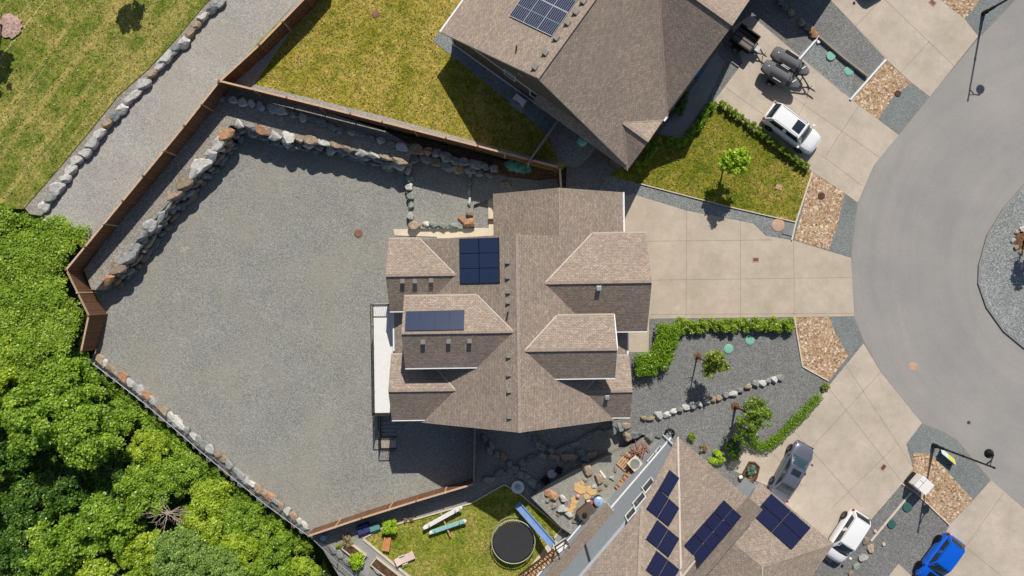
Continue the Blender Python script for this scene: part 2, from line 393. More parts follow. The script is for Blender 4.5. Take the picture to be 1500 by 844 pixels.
    def mesh(self, name, mats):
        me = bpy.data.meshes.new(name); me.from_pydata(self.v, [], self.f)
        for m in (mats if isinstance(mats, (list, tuple)) else [mats]): me.materials.append(M[m] if isinstance(m, str) else m)
        me.polygons.foreach_set('material_index', self.m)
        if any(u is not None for u in self.uv):
            lay = me.uv_layers.new(name='UVMap').data; k = 0
            for u, f in zip(self.uv, self.f):
                for i in range(len(f)):
                    lay[k].uv = u[i] if u else (0, 0)
                    k += 1
        me.update(); return me
    def build(self, name, mats, parent=None, smooth=None, bevel=0.0):
        me = self.mesh(name, mats)
        if smooth is not None:
            me.polygons.foreach_set('use_smooth', [True] * len(me.polygons)); me.set_sharp_from_angle(angle=R(smooth))
        o = bpy.data.objects.new(name, me); COL.objects.link(o)
        if bevel:
            b = o.modifiers.new('bevel', 'BEVEL'); b.width = bevel; b.segments = 2; b.limit_method = 'ANGLE'
        if parent is not None: attach(o, parent)
        return o

def base_mat(o):
    m = Matrix.Translation(o.location) @ o.rotation_euler.to_matrix().to_4x4()
    return m
def attach(o, parent):
    o.parent = parent
    if parent.get('_w'):                       # a thing built in world coordinates
        o.matrix_parent_inverse = base_mat(parent).inverted() if parent.parent is None else Matrix.Identity(4)
def thing(name, label, cat, loc=(0, 0, 0), rz=0.0, group=None, world=False):
    o = bpy.data.objects.new(name, None); COL.objects.link(o); o.empty_display_size = 0.3
    o.location = loc; o.rotation_euler = (0, 0, rz); o['label'] = label; o['category'] = cat
    if group: o['group'] = group
    if world: o['_w'] = 1
    return o
def tag(o, label, cat, group=None):
    o['label'] = label; o['category'] = cat
    if group: o['group'] = group
    return o
def stuff(o, label, cat): o['kind'] = 'stuff'; o['label'] = label; o['category'] = cat; return o
def struct(o, label=None, cat=None):
    o['kind'] = 'structure'
    if label: o['label'] = label
    if cat: o['category'] = cat
    return o
def sub(o, parent):                            # sub-part of a part built in the same coordinates
    o.parent = parent; o.matrix_parent_inverse = Matrix.Identity(4); return o
def dup_tree(root, loc, rz, label):
    r = root.copy(); COL.objects.link(r); r.location = loc; r.rotation_euler = (0, 0, rz); r['label'] = label
    for ch in list(root.children):
        c = ch.copy(); COL.objects.link(c); c.parent = r
        for g in list(ch.children):
            d = g.copy(); COL.objects.link(d); d.parent = c
    return r
ORD = ['', 'first', 'second', 'third', 'fourth', 'fifth', 'sixth', 'seventh', 'eighth', 'ninth', 'tenth', 'eleventh', 'twelfth', 'thirteenth',
       'fourteenth', 'fifteenth', 'sixteenth', 'seventeenth', 'eighteenth', 'nineteenth', 'twentieth'] + ['twenty-' + s for s in
       ('first', 'second', 'third', 'fourth', 'fifth', 'sixth', 'seventh', 'eighth', 'ninth')] + ['thirtieth'] + ['thirty-' + s for s in
       ('first', 'second', 'third', 'fourth', 'fifth', 'sixth', 'seventh', 'eighth', 'ninth')] + ['fortieth']
def nth(i, n, start, end):
    """i counts from 1; words that find one of n in a row"""
    if i == 1: return 'at the %s end' % start
    if i == n: return 'at the %s end' % end
    if i <= (n + 1) // 2: return '%s from %s end' % (ORD[i], start)
    return '%s from %s end' % (ORD[n + 1 - i], end)

# ------------------------------------------------------------------ foliage
def leaf_mesh(name, mats, blobs, n, size, seed, up=0.55, fill=0.3, lump=0.22, tint_clump=0.5):
    rg = np.random.default_rng(seed)
    B = np.array(blobs, float); w = (B[:, 3] * B[:, 4] * B[:, 5]) ** (2 / 3); w /= w.sum()
    bi = rg.choice(len(B), n, p=w)
    d = rg.normal(size=(n, 3)); d /= np.linalg.norm(d, axis=1)[:, None]
    d[:, 2] = np.where(d[:, 2] < -0.45, -d[:, 2] * 0.6, d[:, 2])
    ph = rg.uniform(0, 6.28, (len(B), 3)); fq = rg.uniform(2.2, 4.6, (len(B), 3))
    rr = 1 + lump * (np.sin(fq[bi, 0] * d[:, 0] * 2 + ph[bi, 0]) * np.sin(fq[bi, 1] * d[:, 1] * 2 + ph[bi, 1]) + 0.5 * np.sin(fq[bi, 2] * 3 * d[:, 2] + ph[bi, 2]))
    rad = rr * (1 - fill * rg.random(n) ** 1.6)
    c = B[bi, :3] + d * rad[:, None] * B[bi, 3:6]
    nm = d * (1 - up) + np.array([0, 0, up]) + rg.normal(scale=0.42, size=(n, 3)); nm /= np.linalg.norm(nm, axis=1)[:, None]
    a = rg.normal(size=(n, 3)); t = np.cross(nm, a); t /= np.linalg.norm(t, axis=1)[:, None]; b = np.cross(nm, t)
    s = size * rg.uniform(0.6, 1.25, n)[:, None]
    v = np.empty((n, 4, 3))
    v[:, 0] = c - t * s * 0.5; v[:, 1] = c + b * s * 0.32 - nm * s * 0.08; v[:, 2] = c + t * s * 0.5 - nm * s * 0.12; v[:, 3] = c - b * s * 0.32 - nm * s * 0.08
    me = bpy.data.meshes.new(name); me.vertices.add(4 * n); me.vertices.foreach_set('co', v.reshape(-1))
    me.loops.add(4 * n); me.loops.foreach_set('vertex_index', np.arange(4 * n, dtype=np.int32))
    me.polygons.add(n); me.polygons.foreach_set('loop_start', np.arange(0, 4 * n, 4, dtype=np.int32)); me.polygons.foreach_set('loop_total', np.full(n, 4, np.int32))
    cl = rg.random(len(B))[bi]
    tint = np.clip(tint_clump * cl + (1 - tint_clump) * rg.random(n), 0, 1)
    at = me.attributes.new('tint', 'FLOAT', 'POINT'); at.data.foreach_set('value', np.repeat(tint, 4))
    for m in (mats if isinstance(mats, list) else [mats]): me.materials.append(M[m])
    me.update(); me.validate(); return me
def crown_blobs(seed, r, h, k, zc=0.0):
    """lumps on an uneven dome of radius r, height h"""
    rg = random.Random(seed); out = []
    for i in range(k):
        a = rg.uniform(0, 6.283); q = math.sqrt(rg.random()) * 0.78; z = (1 - q * q) * 0.55 * h * rg.uniform(0.5, 1.05) - 0.1 * h
        s = r * rg.uniform(0.13, 0.27)
        out.append((math.cos(a) * q * r * 1.15, math.sin(a) * q * r * 1.15, zc + z + rg.uniform(-.16, .2) * h, s, s, s * rg.uniform(0.5, 0.8)))
    return out
def trunk_mb(h, r, seed, spread=0.8, k=5, start=0.45):
    rg = random.Random(seed); mb = MB()
    lean = Vector((rg.uniform(-.1, .1), rg.uniform(-.1, .1), 0)) * h * 0.4
    mb.tube([Vector((0, 0, -0.05)), Vector((0, 0, h * 0.3)) + lean * 0.3, Vector((0, 0, h * 0.7)) + lean * 0.8, Vector((0, 0, h)) + lean], [r * 1.25, r, r * 0.7, r * 0.25], 8)
    for i in range(k):
        a = i * 2.4 + rg.uniform(-.4, .4); z0 = h * rg.uniform(start, 0.85); L = spread * rg.uniform(0.6, 1.1)
        p = Vector((0, 0, z0)) + lean * (z0 / h); d = Vector((math.cos(a), math.sin(a), 0))
        mb.tube([p, p + d * L * 0.5 + Vector((0, 0, L * 0.3)), p + d * L + Vector((0, 0, L * 0.75))], [r * 0.5, r * 0.3, r * 0.1], 6)
    return mb
def mesh_obj(name, me, parent=None):
    o = bpy.data.objects.new(name, me); COL.objects.link(o)
    if parent is not None: o.parent = parent
    return o
# ================================================================== the ground
FOREST_PX = [(-900, 300), (72, 322), (135, 333), (99, 399), (134, 462), (121, 516), (300, 664), (453, 789), (512, 850), (560, 1200), (-900, 1200)]
FOREST = [P(x, y, 0).to_2d() for x, y in FOREST_PX]
def poly_dist(x, y, poly):
    inside = False; best = 1e9; n = len(poly)
    for i in range(n):
        a, b = poly[i], poly[(i + 1) % n]
        if (a.y > y) != (b.y > y) and x < (b.x - a.x) * (y - a.y) / (b.y - a.y) + a.x: inside = not inside
        dx, dy = b.x - a.x, b.y - a.y; t = max(0, min(1, ((x - a.x) * dx + (y - a.y) * dy) / (dx * dx + dy * dy + 1e-9)))
        best = min(best, math.hypot(x - a.x - t * dx, y - a.y - t * dy))
    return best if inside else -best
def terrain_z(x, y):
    d = poly_dist(x, y, FOREST)
    if d <= 0: return -0.6
    return -0.6 - min(3.2, 0.9 * d) - min(3.0, 0.05 * d)
def make_terrain():
    ax = [-600, -300, -160, -110, -80] + [-62 + 1.55 * i for i in range(81)] + [80, 110, 160, 300, 600]
    vs = [(x, y, terrain_z(x, y) if abs(x) < 115 and abs(y) < 115 else -0.6) for y in ax for x in ax]
    n = len(ax); mb = MB(); mb.add(vs, [[j * n + i, j * n + i + 1, (j + 1) * n + i + 1, (j + 1) * n + i] for j in range(n - 1) for i in range(n - 1)])
    struct(mb.build('ground', 'wild_grass', smooth=60), 'rough ground sloping down under the trees below the yard', 'ground')
make_terrain()
def sheet(name, px, z, mat, label, cat, depth=0.06, joints=(), jw=0.03):
    mb = MB(); mb.prism([P(x, y, z).to_2d() for x, y in px], z - depth, z, 0)
    for (x0, y0, x1, y1) in joints:
        a, b = P(x0, y0, z), P(x1, y1, z); d = (b - a).normalized(); s = Vector((-d.y, d.x, 0)) * jw / 2; u = Vector((0, 0, 0.003))
        mb.add([a - s + u, b - s + u, b + s + u, a + s + u], [[0, 1, 2, 3]], 1)
    return struct(mb.build(name, [mat, 'joint']), label, cat)

# ---- back yard, terraces, park
sheet('gravel_yard', [(128, 412), (152, 459), (140, 513), (136, 523), (206, 582), (297, 660), (387, 732), (452, 784), (470, 800), (500, 850), (560, 1000), (1300, 1000), (1100, 760), (985, 640), (960, 600), (945, 270), (830, 215), (600, 170), (340, 100)], 0.0, 'yard_gravel', 'wide grey gravel yard behind the central house', 'gravel yard', 1.2)
sheet('terrace', [(322, 122), (123, 396), (134, 424), (140, 425), (328, 200), (336, 184), (356, 182), (404, 199), (454, 207), (530, 223), (593, 240), (606, 215), (560, 190), (470, 162)], TZ, 'terrace_gravel', 'narrow gravel terrace between wooden fence and boulder wall', 'terrace', 2.4)
sheet('planter_ground', [(594, 225), (600, 335), (690, 335), (694, 300), (735, 285), (820, 285), (822, 240), (600, 200)], 0.3, 'yard_gravel', 'small gravel bed framed by boulders north of the house', 'gravel bed', 0.5)
sheet('gravel_path', [(330, -120), (325, -20), (316, 10), (200, 135), (140, 205), (55, 318), (75, 330), (128, 344), (119, 396), (326, 122), (455, -20), (520, -120)], TZ - .15, 'path_gravel', 'pale gravel path between park lawn and wooden fence', 'path', 2.8)
sheet('park_lawn', [(-400, -250), (400, -250), (328, -20), (301, 5), (255, 60), (218, 100), (173, 140), (133, 190), (83, 250), (34, 306), (-400, 306)], TZ + .24, 'park_grass', 'mown park lawn with dry streaks along the path', 'lawn', 2.9)
sheet('lawn_edge_gravel', [(320, -20), (294, 5), (248, 60), (211, 100), (167, 140), (127, 190), (77, 250), (30, 298), (44, 314), (60, 316), (120, 232), (200, 137), (316, 10), (338, -20)], TZ + .18, 'terrace_gravel', 'thin strip of dry earth and gravel behind the path boulders', 'strip', 2.0)
sheet('rear_lawn', [(322, 121), (330, 127), (430, 149), (560, 182), (700, 218), (820, 250), (835, 235), (900, 160), (1010, 20), (1040, -40), (1040, -200), (560, -200), (458, -20)], LZ, 'rear_grass', 'yellow green lawn behind the upper house', 'lawn', 3.0)
sheet('fence_gravel_strip', [(330, 126), (430, 148.5), (560, 181.5), (700, 217.5), (818, 249.5), (822, 241), (720, 214), (560, 170), (430, 138), (372, 124), (470, -18), (452, -18)], LZ + .02, 'path_gravel', 'pale gravel strip along the fence of the upper lawn', 'gravel strip', 0.1)
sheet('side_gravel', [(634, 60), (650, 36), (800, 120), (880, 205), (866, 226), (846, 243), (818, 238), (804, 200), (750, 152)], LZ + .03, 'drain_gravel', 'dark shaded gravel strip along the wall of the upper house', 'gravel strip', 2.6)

# ---- front of the houses and the street
sheet('front_ground', [(846, 200), (830, 236), (828, 292), (890, 294), (890, 600), (897, 624), (925, 635), (962, 640), (990, 650), (1005, 700), (1060, 800), (1120, 1000), (1900, 1000), (1900, -250), (1050, -250), (1045, 0), (960, 150)], FZ, 'front_gravel', 'dark grey gravel front gardens along the street', 'gravel', 2.4)
sheet('front_lawn', [(893, 258), (937, 269.5), (1062, 302), (1166, 326), (1188.5, 253), (1130, 212), (1046, 148), (1000, 205), (960, 195)], FZ + 0.05, 'front_grass', 'small front lawn with dry patches beside the main driveway', 'lawn', 0.2)
sheet('lawn_gravel_strip', [(893, 258), (937, 269.5), (1062, 302), (1166, 326), (1160, 351), (1122, 345), (1104, 327), (1006, 308), (928, 284), (905, 290), (870, 285)], FZ + 0.03, 'drain_gravel', 'grey gravel strip between front lawn and main driveway', 'gravel strip', 0.1)
sheet('main_driveway', [(905, 284), (930.8, 283), (1006, 307), (1108, 326), (1126.5, 344.8), (1163, 352.5), (1246.7, 377.8), (1251.3, 463.5), (951, 467), (950, 516), (915, 516), (905, 480)], FZ + 0.012, 'concrete_warm', 'wide tan concrete driveway in front of the central house', 'driveway', 0.1,
      [(1006, 307, 1005, 465.5), (1084.5, 321.5, 1084.5, 465), (1162.5, 352.3, 1163.6, 464.5), (948, 353.5, 1130, 351.5), (952, 410.5, 1249.5, 406.5), (952, 461, 1250, 459)])
LD = [(1265, 503), (1290, 545), (1350.6, 620), (1327.5, 650.6), (1337.6, 686.7), (1321.7, 708.4), (1275.4, 762), (1216, 826), (1180, 790), (1125, 712), (1076, 690), (1066, 684), (1086, 648), (1126, 661), (1150, 640), (1212, 568)]
sheet('lower_driveway', LD, FZ + 0.012, 'concrete', 'broad concrete driveway of the lower house with parked cars', 'driveway', 0.1,
      [(1212, 566, 1321, 706), (1160, 628, 1262, 742), (1240, 536, 1337, 684), (1290, 545, 1190, 655), (1310, 655, 1218, 745), (1130, 662, 1175, 712)])
sheet('upper_driveway', [(1046, 148), (1088, 92), (1072, 40), (1100, 22), (1246.6, 145), (1316.6, 198), (1280, 242), (1256.6, 297), (1237.5, 283), (1191, 252)], FZ + 0.012, 'concrete', 'concrete driveway of the upper house with white car and watercraft', 'driveway', 0.1,
      [(1112, 32, 1236, 137), (1040, 112, 1180, 212), (1130, 120, 1290, 232), (1180, 150, 1150, 205), (1258, 155, 1210, 228), (1205, 228, 1262, 272)])
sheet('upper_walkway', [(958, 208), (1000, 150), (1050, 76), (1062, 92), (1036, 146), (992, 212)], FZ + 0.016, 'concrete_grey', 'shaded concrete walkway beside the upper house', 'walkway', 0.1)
sheet('corner_driveway', [(1180, -60), (1216, 0), (1297.8, 86.7), (1334.7, 121), (1362, 141.6), (1433, 53), (1413, 28), (1378, 0), (1320, -60)], FZ + 0.012, 'concrete', 'pale concrete driveway in the top right corner', 'driveway', 0.1,
      [(1255, -40, 1399, 98), (1290, 0, 1250, 42), (1362, 60, 1318, 108), (1218, 2, 1300, 86)])
sheet('blue_car_driveway', [(1451.7, 703.5), (1425.7, 733), (1391, 769), (1350, 850), (1300, 960), (1600, 960), (1600, 850), (1500, 744.6)], FZ + 0.012, 'concrete', 'concrete driveway in the bottom right corner with a blue car', 'driveway', 0.1,
      [(1470, 722, 1380, 850), (1400, 790, 1500, 870)])
sheet('concrete_pad', [(1302, 844), (1316, 826), (1336, 844), (1330, 870)], FZ + 0.012, 'concrete_warm', 'small corner of concrete beside the blue car', 'pad', 0.1)
ROAD = [(1560, -120), (1500, -14), (1470, 18), (1435, 54), (1362, 141), (1316, 198), (1280, 241), (1257, 297), (1247, 350), (1247.5, 420), (1251, 464), (1266, 502), (1290, 545), (1351, 621), (1380, 632), (1402, 645), (1451, 704), (1500, 744), (1600, 830), (1800, 830), (1900, 600), (1900, 100), (1700, -120)]
sheet('road', ROAD, FZ + 0.008, 'asphalt', 'grey asphalt turning circle worn by tyres', 'road', 0.1, [(a[0], a[1], b[0], b[1]) for a, b in zip(ROAD[1:17], ROAD[2:18])], 0.07)
ISL = [(1600, 190), (1540, 232), (1500, 270), (1470, 305), (1446, 345), (1434, 388), (1433, 415), (1445, 450), (1470, 485), (1500, 510), (1550, 535), (1620, 540), (1690, 500), (1730, 420), (1720, 310), (1670, 220)]
sheet('island_kerb', ISL, FZ + 0.13, 'kerb', 'low kerb round the gravel traffic island', 'kerb', 0.2)
cxy = (1585, 385)
sheet('traffic_island', [(cxy[0] + (x - cxy[0]) * 0.985, cxy[1] + (y - cxy[1]) * 0.985) for x, y in ISL], FZ + 0.145, 'island_gravel', 'gravel island in the middle of the turning circle', 'island', 0.1)
V = [('river_rock_verge', [(1190, 252), (1237.5, 283), (1227, 330), (1214, 366), (1163.5, 352.5)], 'river_rock', 'brown river rock verge beside the main driveway'),
     ('river_rock_verge', [(1164, 464.5), (1215.5, 464.5), (1222, 486), (1243, 522), (1228, 540), (1215.5, 557), (1177, 538)], 'river_rock', 'brown river rock verge below the main driveway'),
     ('river_rock_verge', [(1297.8, 88), (1334.7, 122), (1310, 140), (1286.4, 175), (1247.6, 145)], 'river_rock', 'brown river rock verge between the two upper driveways'),
     ('river_rock_verge', [(1380, 1), (1340, -40), (1410, -40), (1434, 1), (1424, 16), (1413, 28)], 'river_rock', 'brown river rock corner at the top edge beside the lamp'),
     ('river_rock_verge', [(1338, 663), (1365, 665), (1396, 700), (1425.7, 732.5), (1391, 768), (1342, 722), (1323, 709), (1338, 687)], 'river_rock', 'brown river rock verge around the lower street lamp'),
     ('fines_verge', [(1237.5, 283), (1256.6, 297), (1246.4, 376.5), (1214, 366), (1227, 330)], 'verge_fines', 'smooth grey crushed stone strip above the main driveway'),
     ('fines_verge', [(1215.5, 464.5), (1251, 464.5), (1266, 503), (1243, 522), (1222, 486)], 'verge_fines', 'smooth grey crushed stone strip below the main driveway'),
     ('fines_verge', [(1334.7, 122), (1362, 142), (1316.6, 198), (1286.4, 175), (1310, 140)], 'verge_fines', 'smooth grey crushed stone strip between the upper driveways'),
     ('fines_verge', [(1434, 1), (1410, -40), (1480, -40), (1500, -14), (1470, 18), (1434, 53), (1413, 28), (1424, 16)], 'verge_fines', 'smooth grey crushed stone strip under the upper street lamp'),
     ('fines_verge', [(1350.6, 620.5), (1380, 632), (1402, 645), (1451.7, 703.5), (1425.7, 732.5), (1396, 700), (1365, 665), (1338, 663), (1327.5, 650.6)], 'verge_fines', 'smooth grey crushed stone strip under the lower street lamp')]
for nm, px, m, lb in V: sheet(nm, px, FZ + 0.010, m, lb, 'verge', 0.1)
sheet('septic_bed', [(1197, 56), (1252, 104), (1244, 142), (1168, 82)], FZ + 0.006, 'drain_gravel', 'grey gravel bed with two green lids', 'gravel bed', 0.1)

# ---- play lawn and patio of the lower house
sheet('play_lawn', [(532, 790), (561, 773), (620, 757), (690, 737), (740, 710), (762, 725), (822, 774), (800, 800), (760, 850), (740, 960), (640, 960), (598, 844)], 0.04, 'play_grass', 'back lawn with trampoline and seesaw', 'lawn', 0.3)
sheet('garden_path', [(516, 794), (530, 786), (610, 850), (640, 960), (600, 960), (585, 850), (545, 830), (538, 846), (528, 838), (540, 818)], 0.05, 'concrete_grey', 'grey paving beside the raised garden beds', 'path', 0.3)
sheet('patio', [(822, 774), (845, 800), (815, 830), (790, 870), (750, 880), (762, 848), (795, 806)], 0.06, 'concrete_pale', 'pale concrete patio at the foot of the wooden stairs', 'patio', 0.3)
sheet('patio_pad', [(826, 772), (846, 788), (834, 806), (812, 790)], 0.09, 'concrete_grey', 'grey paving pad beside the slide', 'pad', 0.3)
sheet('side_path', [(578, 345), (576, 336), (716, 334), (714, 280), (724, 280), (724, 348), (640, 352), (640, 347)], 0.06, 'concrete_pale', 'pale concrete path along the upper side of the central house', 'path', 0.3)
sheet('patio_gravel', [(778, 729), (822, 773), (850, 792), (905, 738), (984, 650), (976, 640), (948, 636), (930, 650), (880, 672), (840, 690), (800, 712)], PZ, 'yard_gravel', 'sunny gravel patio beside the lower house', 'gravel patio', 1.2)
# ---- edging strips (curbs of the beds)
def strip(name, pts, z, w, h, mat, label, cat):
    mb = MB(); q = [P(x, y, z + h) for x, y in pts]
    for a, b in zip(q, q[1:]): mb.beam(a - Vector((0, 0, h / 2)), b - Vector((0, 0, h / 2)), w, h)
    return tag(mb.build(name, mat), label, cat)
strip('edging_board', [(1190, 252), (1166, 326), (1160, 352)], FZ + 0.02, 0.12, 0.10, 'edging', 'pale edging between front lawn and river rock', 'edging')
strip('edging_board', [(1163.5, 464), (1176, 537), (1214, 558)], FZ + 0.01, 0.10, 0.08, 'edging', 'pale edging along the river rock below the main driveway', 'edging')
strip('edging_board', [(1298, 87), (1246, 146)], FZ + 0.01, 0.14, 0.12, 'white_trim', 'white edging board between gravel and river rock near the two green lids', 'edging')
strip('edging_board', [(1200, 53), (1170, 88)], FZ, 0.14, 0.16, 'white_trim', 'white edging board from the rusty boulders to the watercraft', 'edging')
strip('edging_board', [(1200, 53), (1236, 84), (1272, 112)], FZ, 0.12, 0.32, 'fence_grey', 'grey timber board casting a shadow across the green lids bed', 'edging')
strip('edging_board', [(1335, 722), (1276, 793)], FZ, 0.14, 0.08, 'edging', 'long pale edging board between the white car and the green lids', 'edging')
strip('edging_board', [(937, 269), (1062, 301.5), (1166, 325.5)], FZ + 0.05, 0.07, 0.08, 'edging', 'thin edging along the lower side of the front lawn', 'edging')
strip('edging_board', [(532, 789), (560, 774), (620, 757.5), (690, 737.5), (739, 710), (763, 725), (822, 774)], 0.06, 0.10, 0.10, 'edging', 'thin timber edging round the top of the play lawn', 'edging')
strip('edging_board', [(532, 790), (600, 846), (625, 870)], 0.07, 0.16, 0.10, 'edging', 'pale timber edging between play lawn and garden beds', 'edging')
strip('edging_board', [(1322, 709), (1343, 723), (1391, 769)], FZ + 0.01, 0.09, 0.08, 'edging', 'thin edging between river rock and gravel by the blue car', 'edging')
# ================================================================== helpers for buildings
def plane_z(x, y, pl): return pl[2] + pl[3] * (x - pl[0]) + pl[4] * (y - pl[1])       # pl = (x0, y0, z0, dz/dx, dz/dy)
def on_plane(px, py, pl): return ray(px, py, (pl[0], pl[1], pl[2]), (-pl[3], -pl[4], 1))
def pl_normal(pl): return Vector((-pl[3], -pl[4], 1)).normalized()
def solar_array(parent, pl, corners, nx, ny, mat, frame, gap=0.02, lift=0.09, th=0.04, mid=None):
    """corners in photo pixels: c0 c1 along x, c3 along y"""
    q = [on_plane(x, y, pl) + pl_normal(pl) * lift for x, y in corners]; nor = pl_normal(pl)
    out = []
    for j in range(ny):
        for i in range(nx):
            def at(u, v): return (q[0] * (1 - u) + q[1] * u) * (1 - v) + (q[3] * (1 - u) + q[2] * u) * v
            e1 = (q[1] - q[0]).length; e2 = (q[3] - q[0]).length
            gu, gv = gap / e1, gap / e2
            c = [at(i / nx + gu, j / ny + gv), at((i + 1) / nx - gu, j / ny + gv), at((i + 1) / nx - gu, (j + 1) / ny - gv), at(i / nx + gu, (j + 1) / ny - gv)]
            nrm = (c[1] - c[0]).cross(c[3] - c[0])
            if nrm.z < 0: c = c[::-1]
            mb = MB(); mb.hexa([p - nor * th for p in c], c)
            o = mb.build('solar_panel', frame, parent)
            inn = 0.025; cc = sum(c, Vector()) / 4
            s = [p + (cc - p).normalized() * inn * 1.4 + nor * 0.004 for p in c]
            g = MB(); g.quad_uv(s, 0); sub(g.build('glass', mat), o)
            out.append(o)
    return out
def roof_vent(parent, px, py, pl, size=0.30, mat='vent_grey', h=0.18):
    p = on_plane(px, py, pl); mb = MB(); s = size / 2
    d = Vector((pl[3], pl[4], 0)).normalized(); rz = math.atan2(d.y, d.x)
    mb.box((p.x, p.y, p.z + h * 0.3), (size * 0.75, size * 0.75, h), rz)
    mb.box((p.x, p.y, p.z + h * 0.9), (size, size, 0.06), rz)
    return mb.build('roof_vent', mat, parent, bevel=0.02)
def roof_pipe(parent, px, py, pl, h=0.45, r=0.06, mat='vent_black'):
    p = on_plane(px, py, pl); mb = MB(); mb.tube([p - Vector((0, 0, .1)), p + Vector((0, 0, h))], r, 10)
    return mb.build('vent_pipe', mat, parent)
def strip3(parent, name, a, b, w, mat, lift=0.025):
    mb = MB(); u = Vector((0, 0, lift)); mb.beam(Vector(a) + u, Vector(b) + u, w, 0.03)
    return mb.build(name, mat, parent)
def window_on(parent, c, ax, w, h, nrm, frame='white_trim', bars=0):
    """c centre, ax horizontal unit vector in the wall, nrm outward"""
    c, ax, nrm = Vector(c), Vector(ax), Vector(nrm); up = Vector((0, 0, 1)); f = 0.07
    mb = MB()
    for s in (-1, 1):
        mb.beam(c + ax * s * w / 2 - up * (h / 2 + f / 2) + nrm * 0.03, c + ax * s * w / 2 + up * (h / 2 + f / 2) + nrm * 0.03, f, 0.07)
        mb.beam(c - ax * (w / 2 - f / 2) + up * s * h / 2 + nrm * 0.028, c + ax * (w / 2 - f / 2) + up * s * h / 2 + nrm * 0.028, 0.065, f)
    for k in range(bars): mb.beam(c + ax * w * ((k + 1) / (bars + 1) - .5) - up * h / 2 + nrm * 0.026, c + ax * w * ((k + 1) / (bars + 1) - .5) + up * h / 2 + nrm * 0.026, 0.05, 0.06)
    o = mb.build('window', frame, parent)
    g = MB(); q = [c - ax * w / 2 - up * h / 2, c + ax * w / 2 - up * h / 2, c + ax * w / 2 + up * h / 2, c - ax * w / 2 + up * h / 2]
    if (q[1] - q[0]).cross(q[3] - q[0]).dot(nrm) < 0: q = q[::-1]
    g.hexa([p - nrm * 0.02 for p in q], [p + nrm * 0.012 for p in q])
    sub(g.build('pane', 'window_glass'), o)
    return o

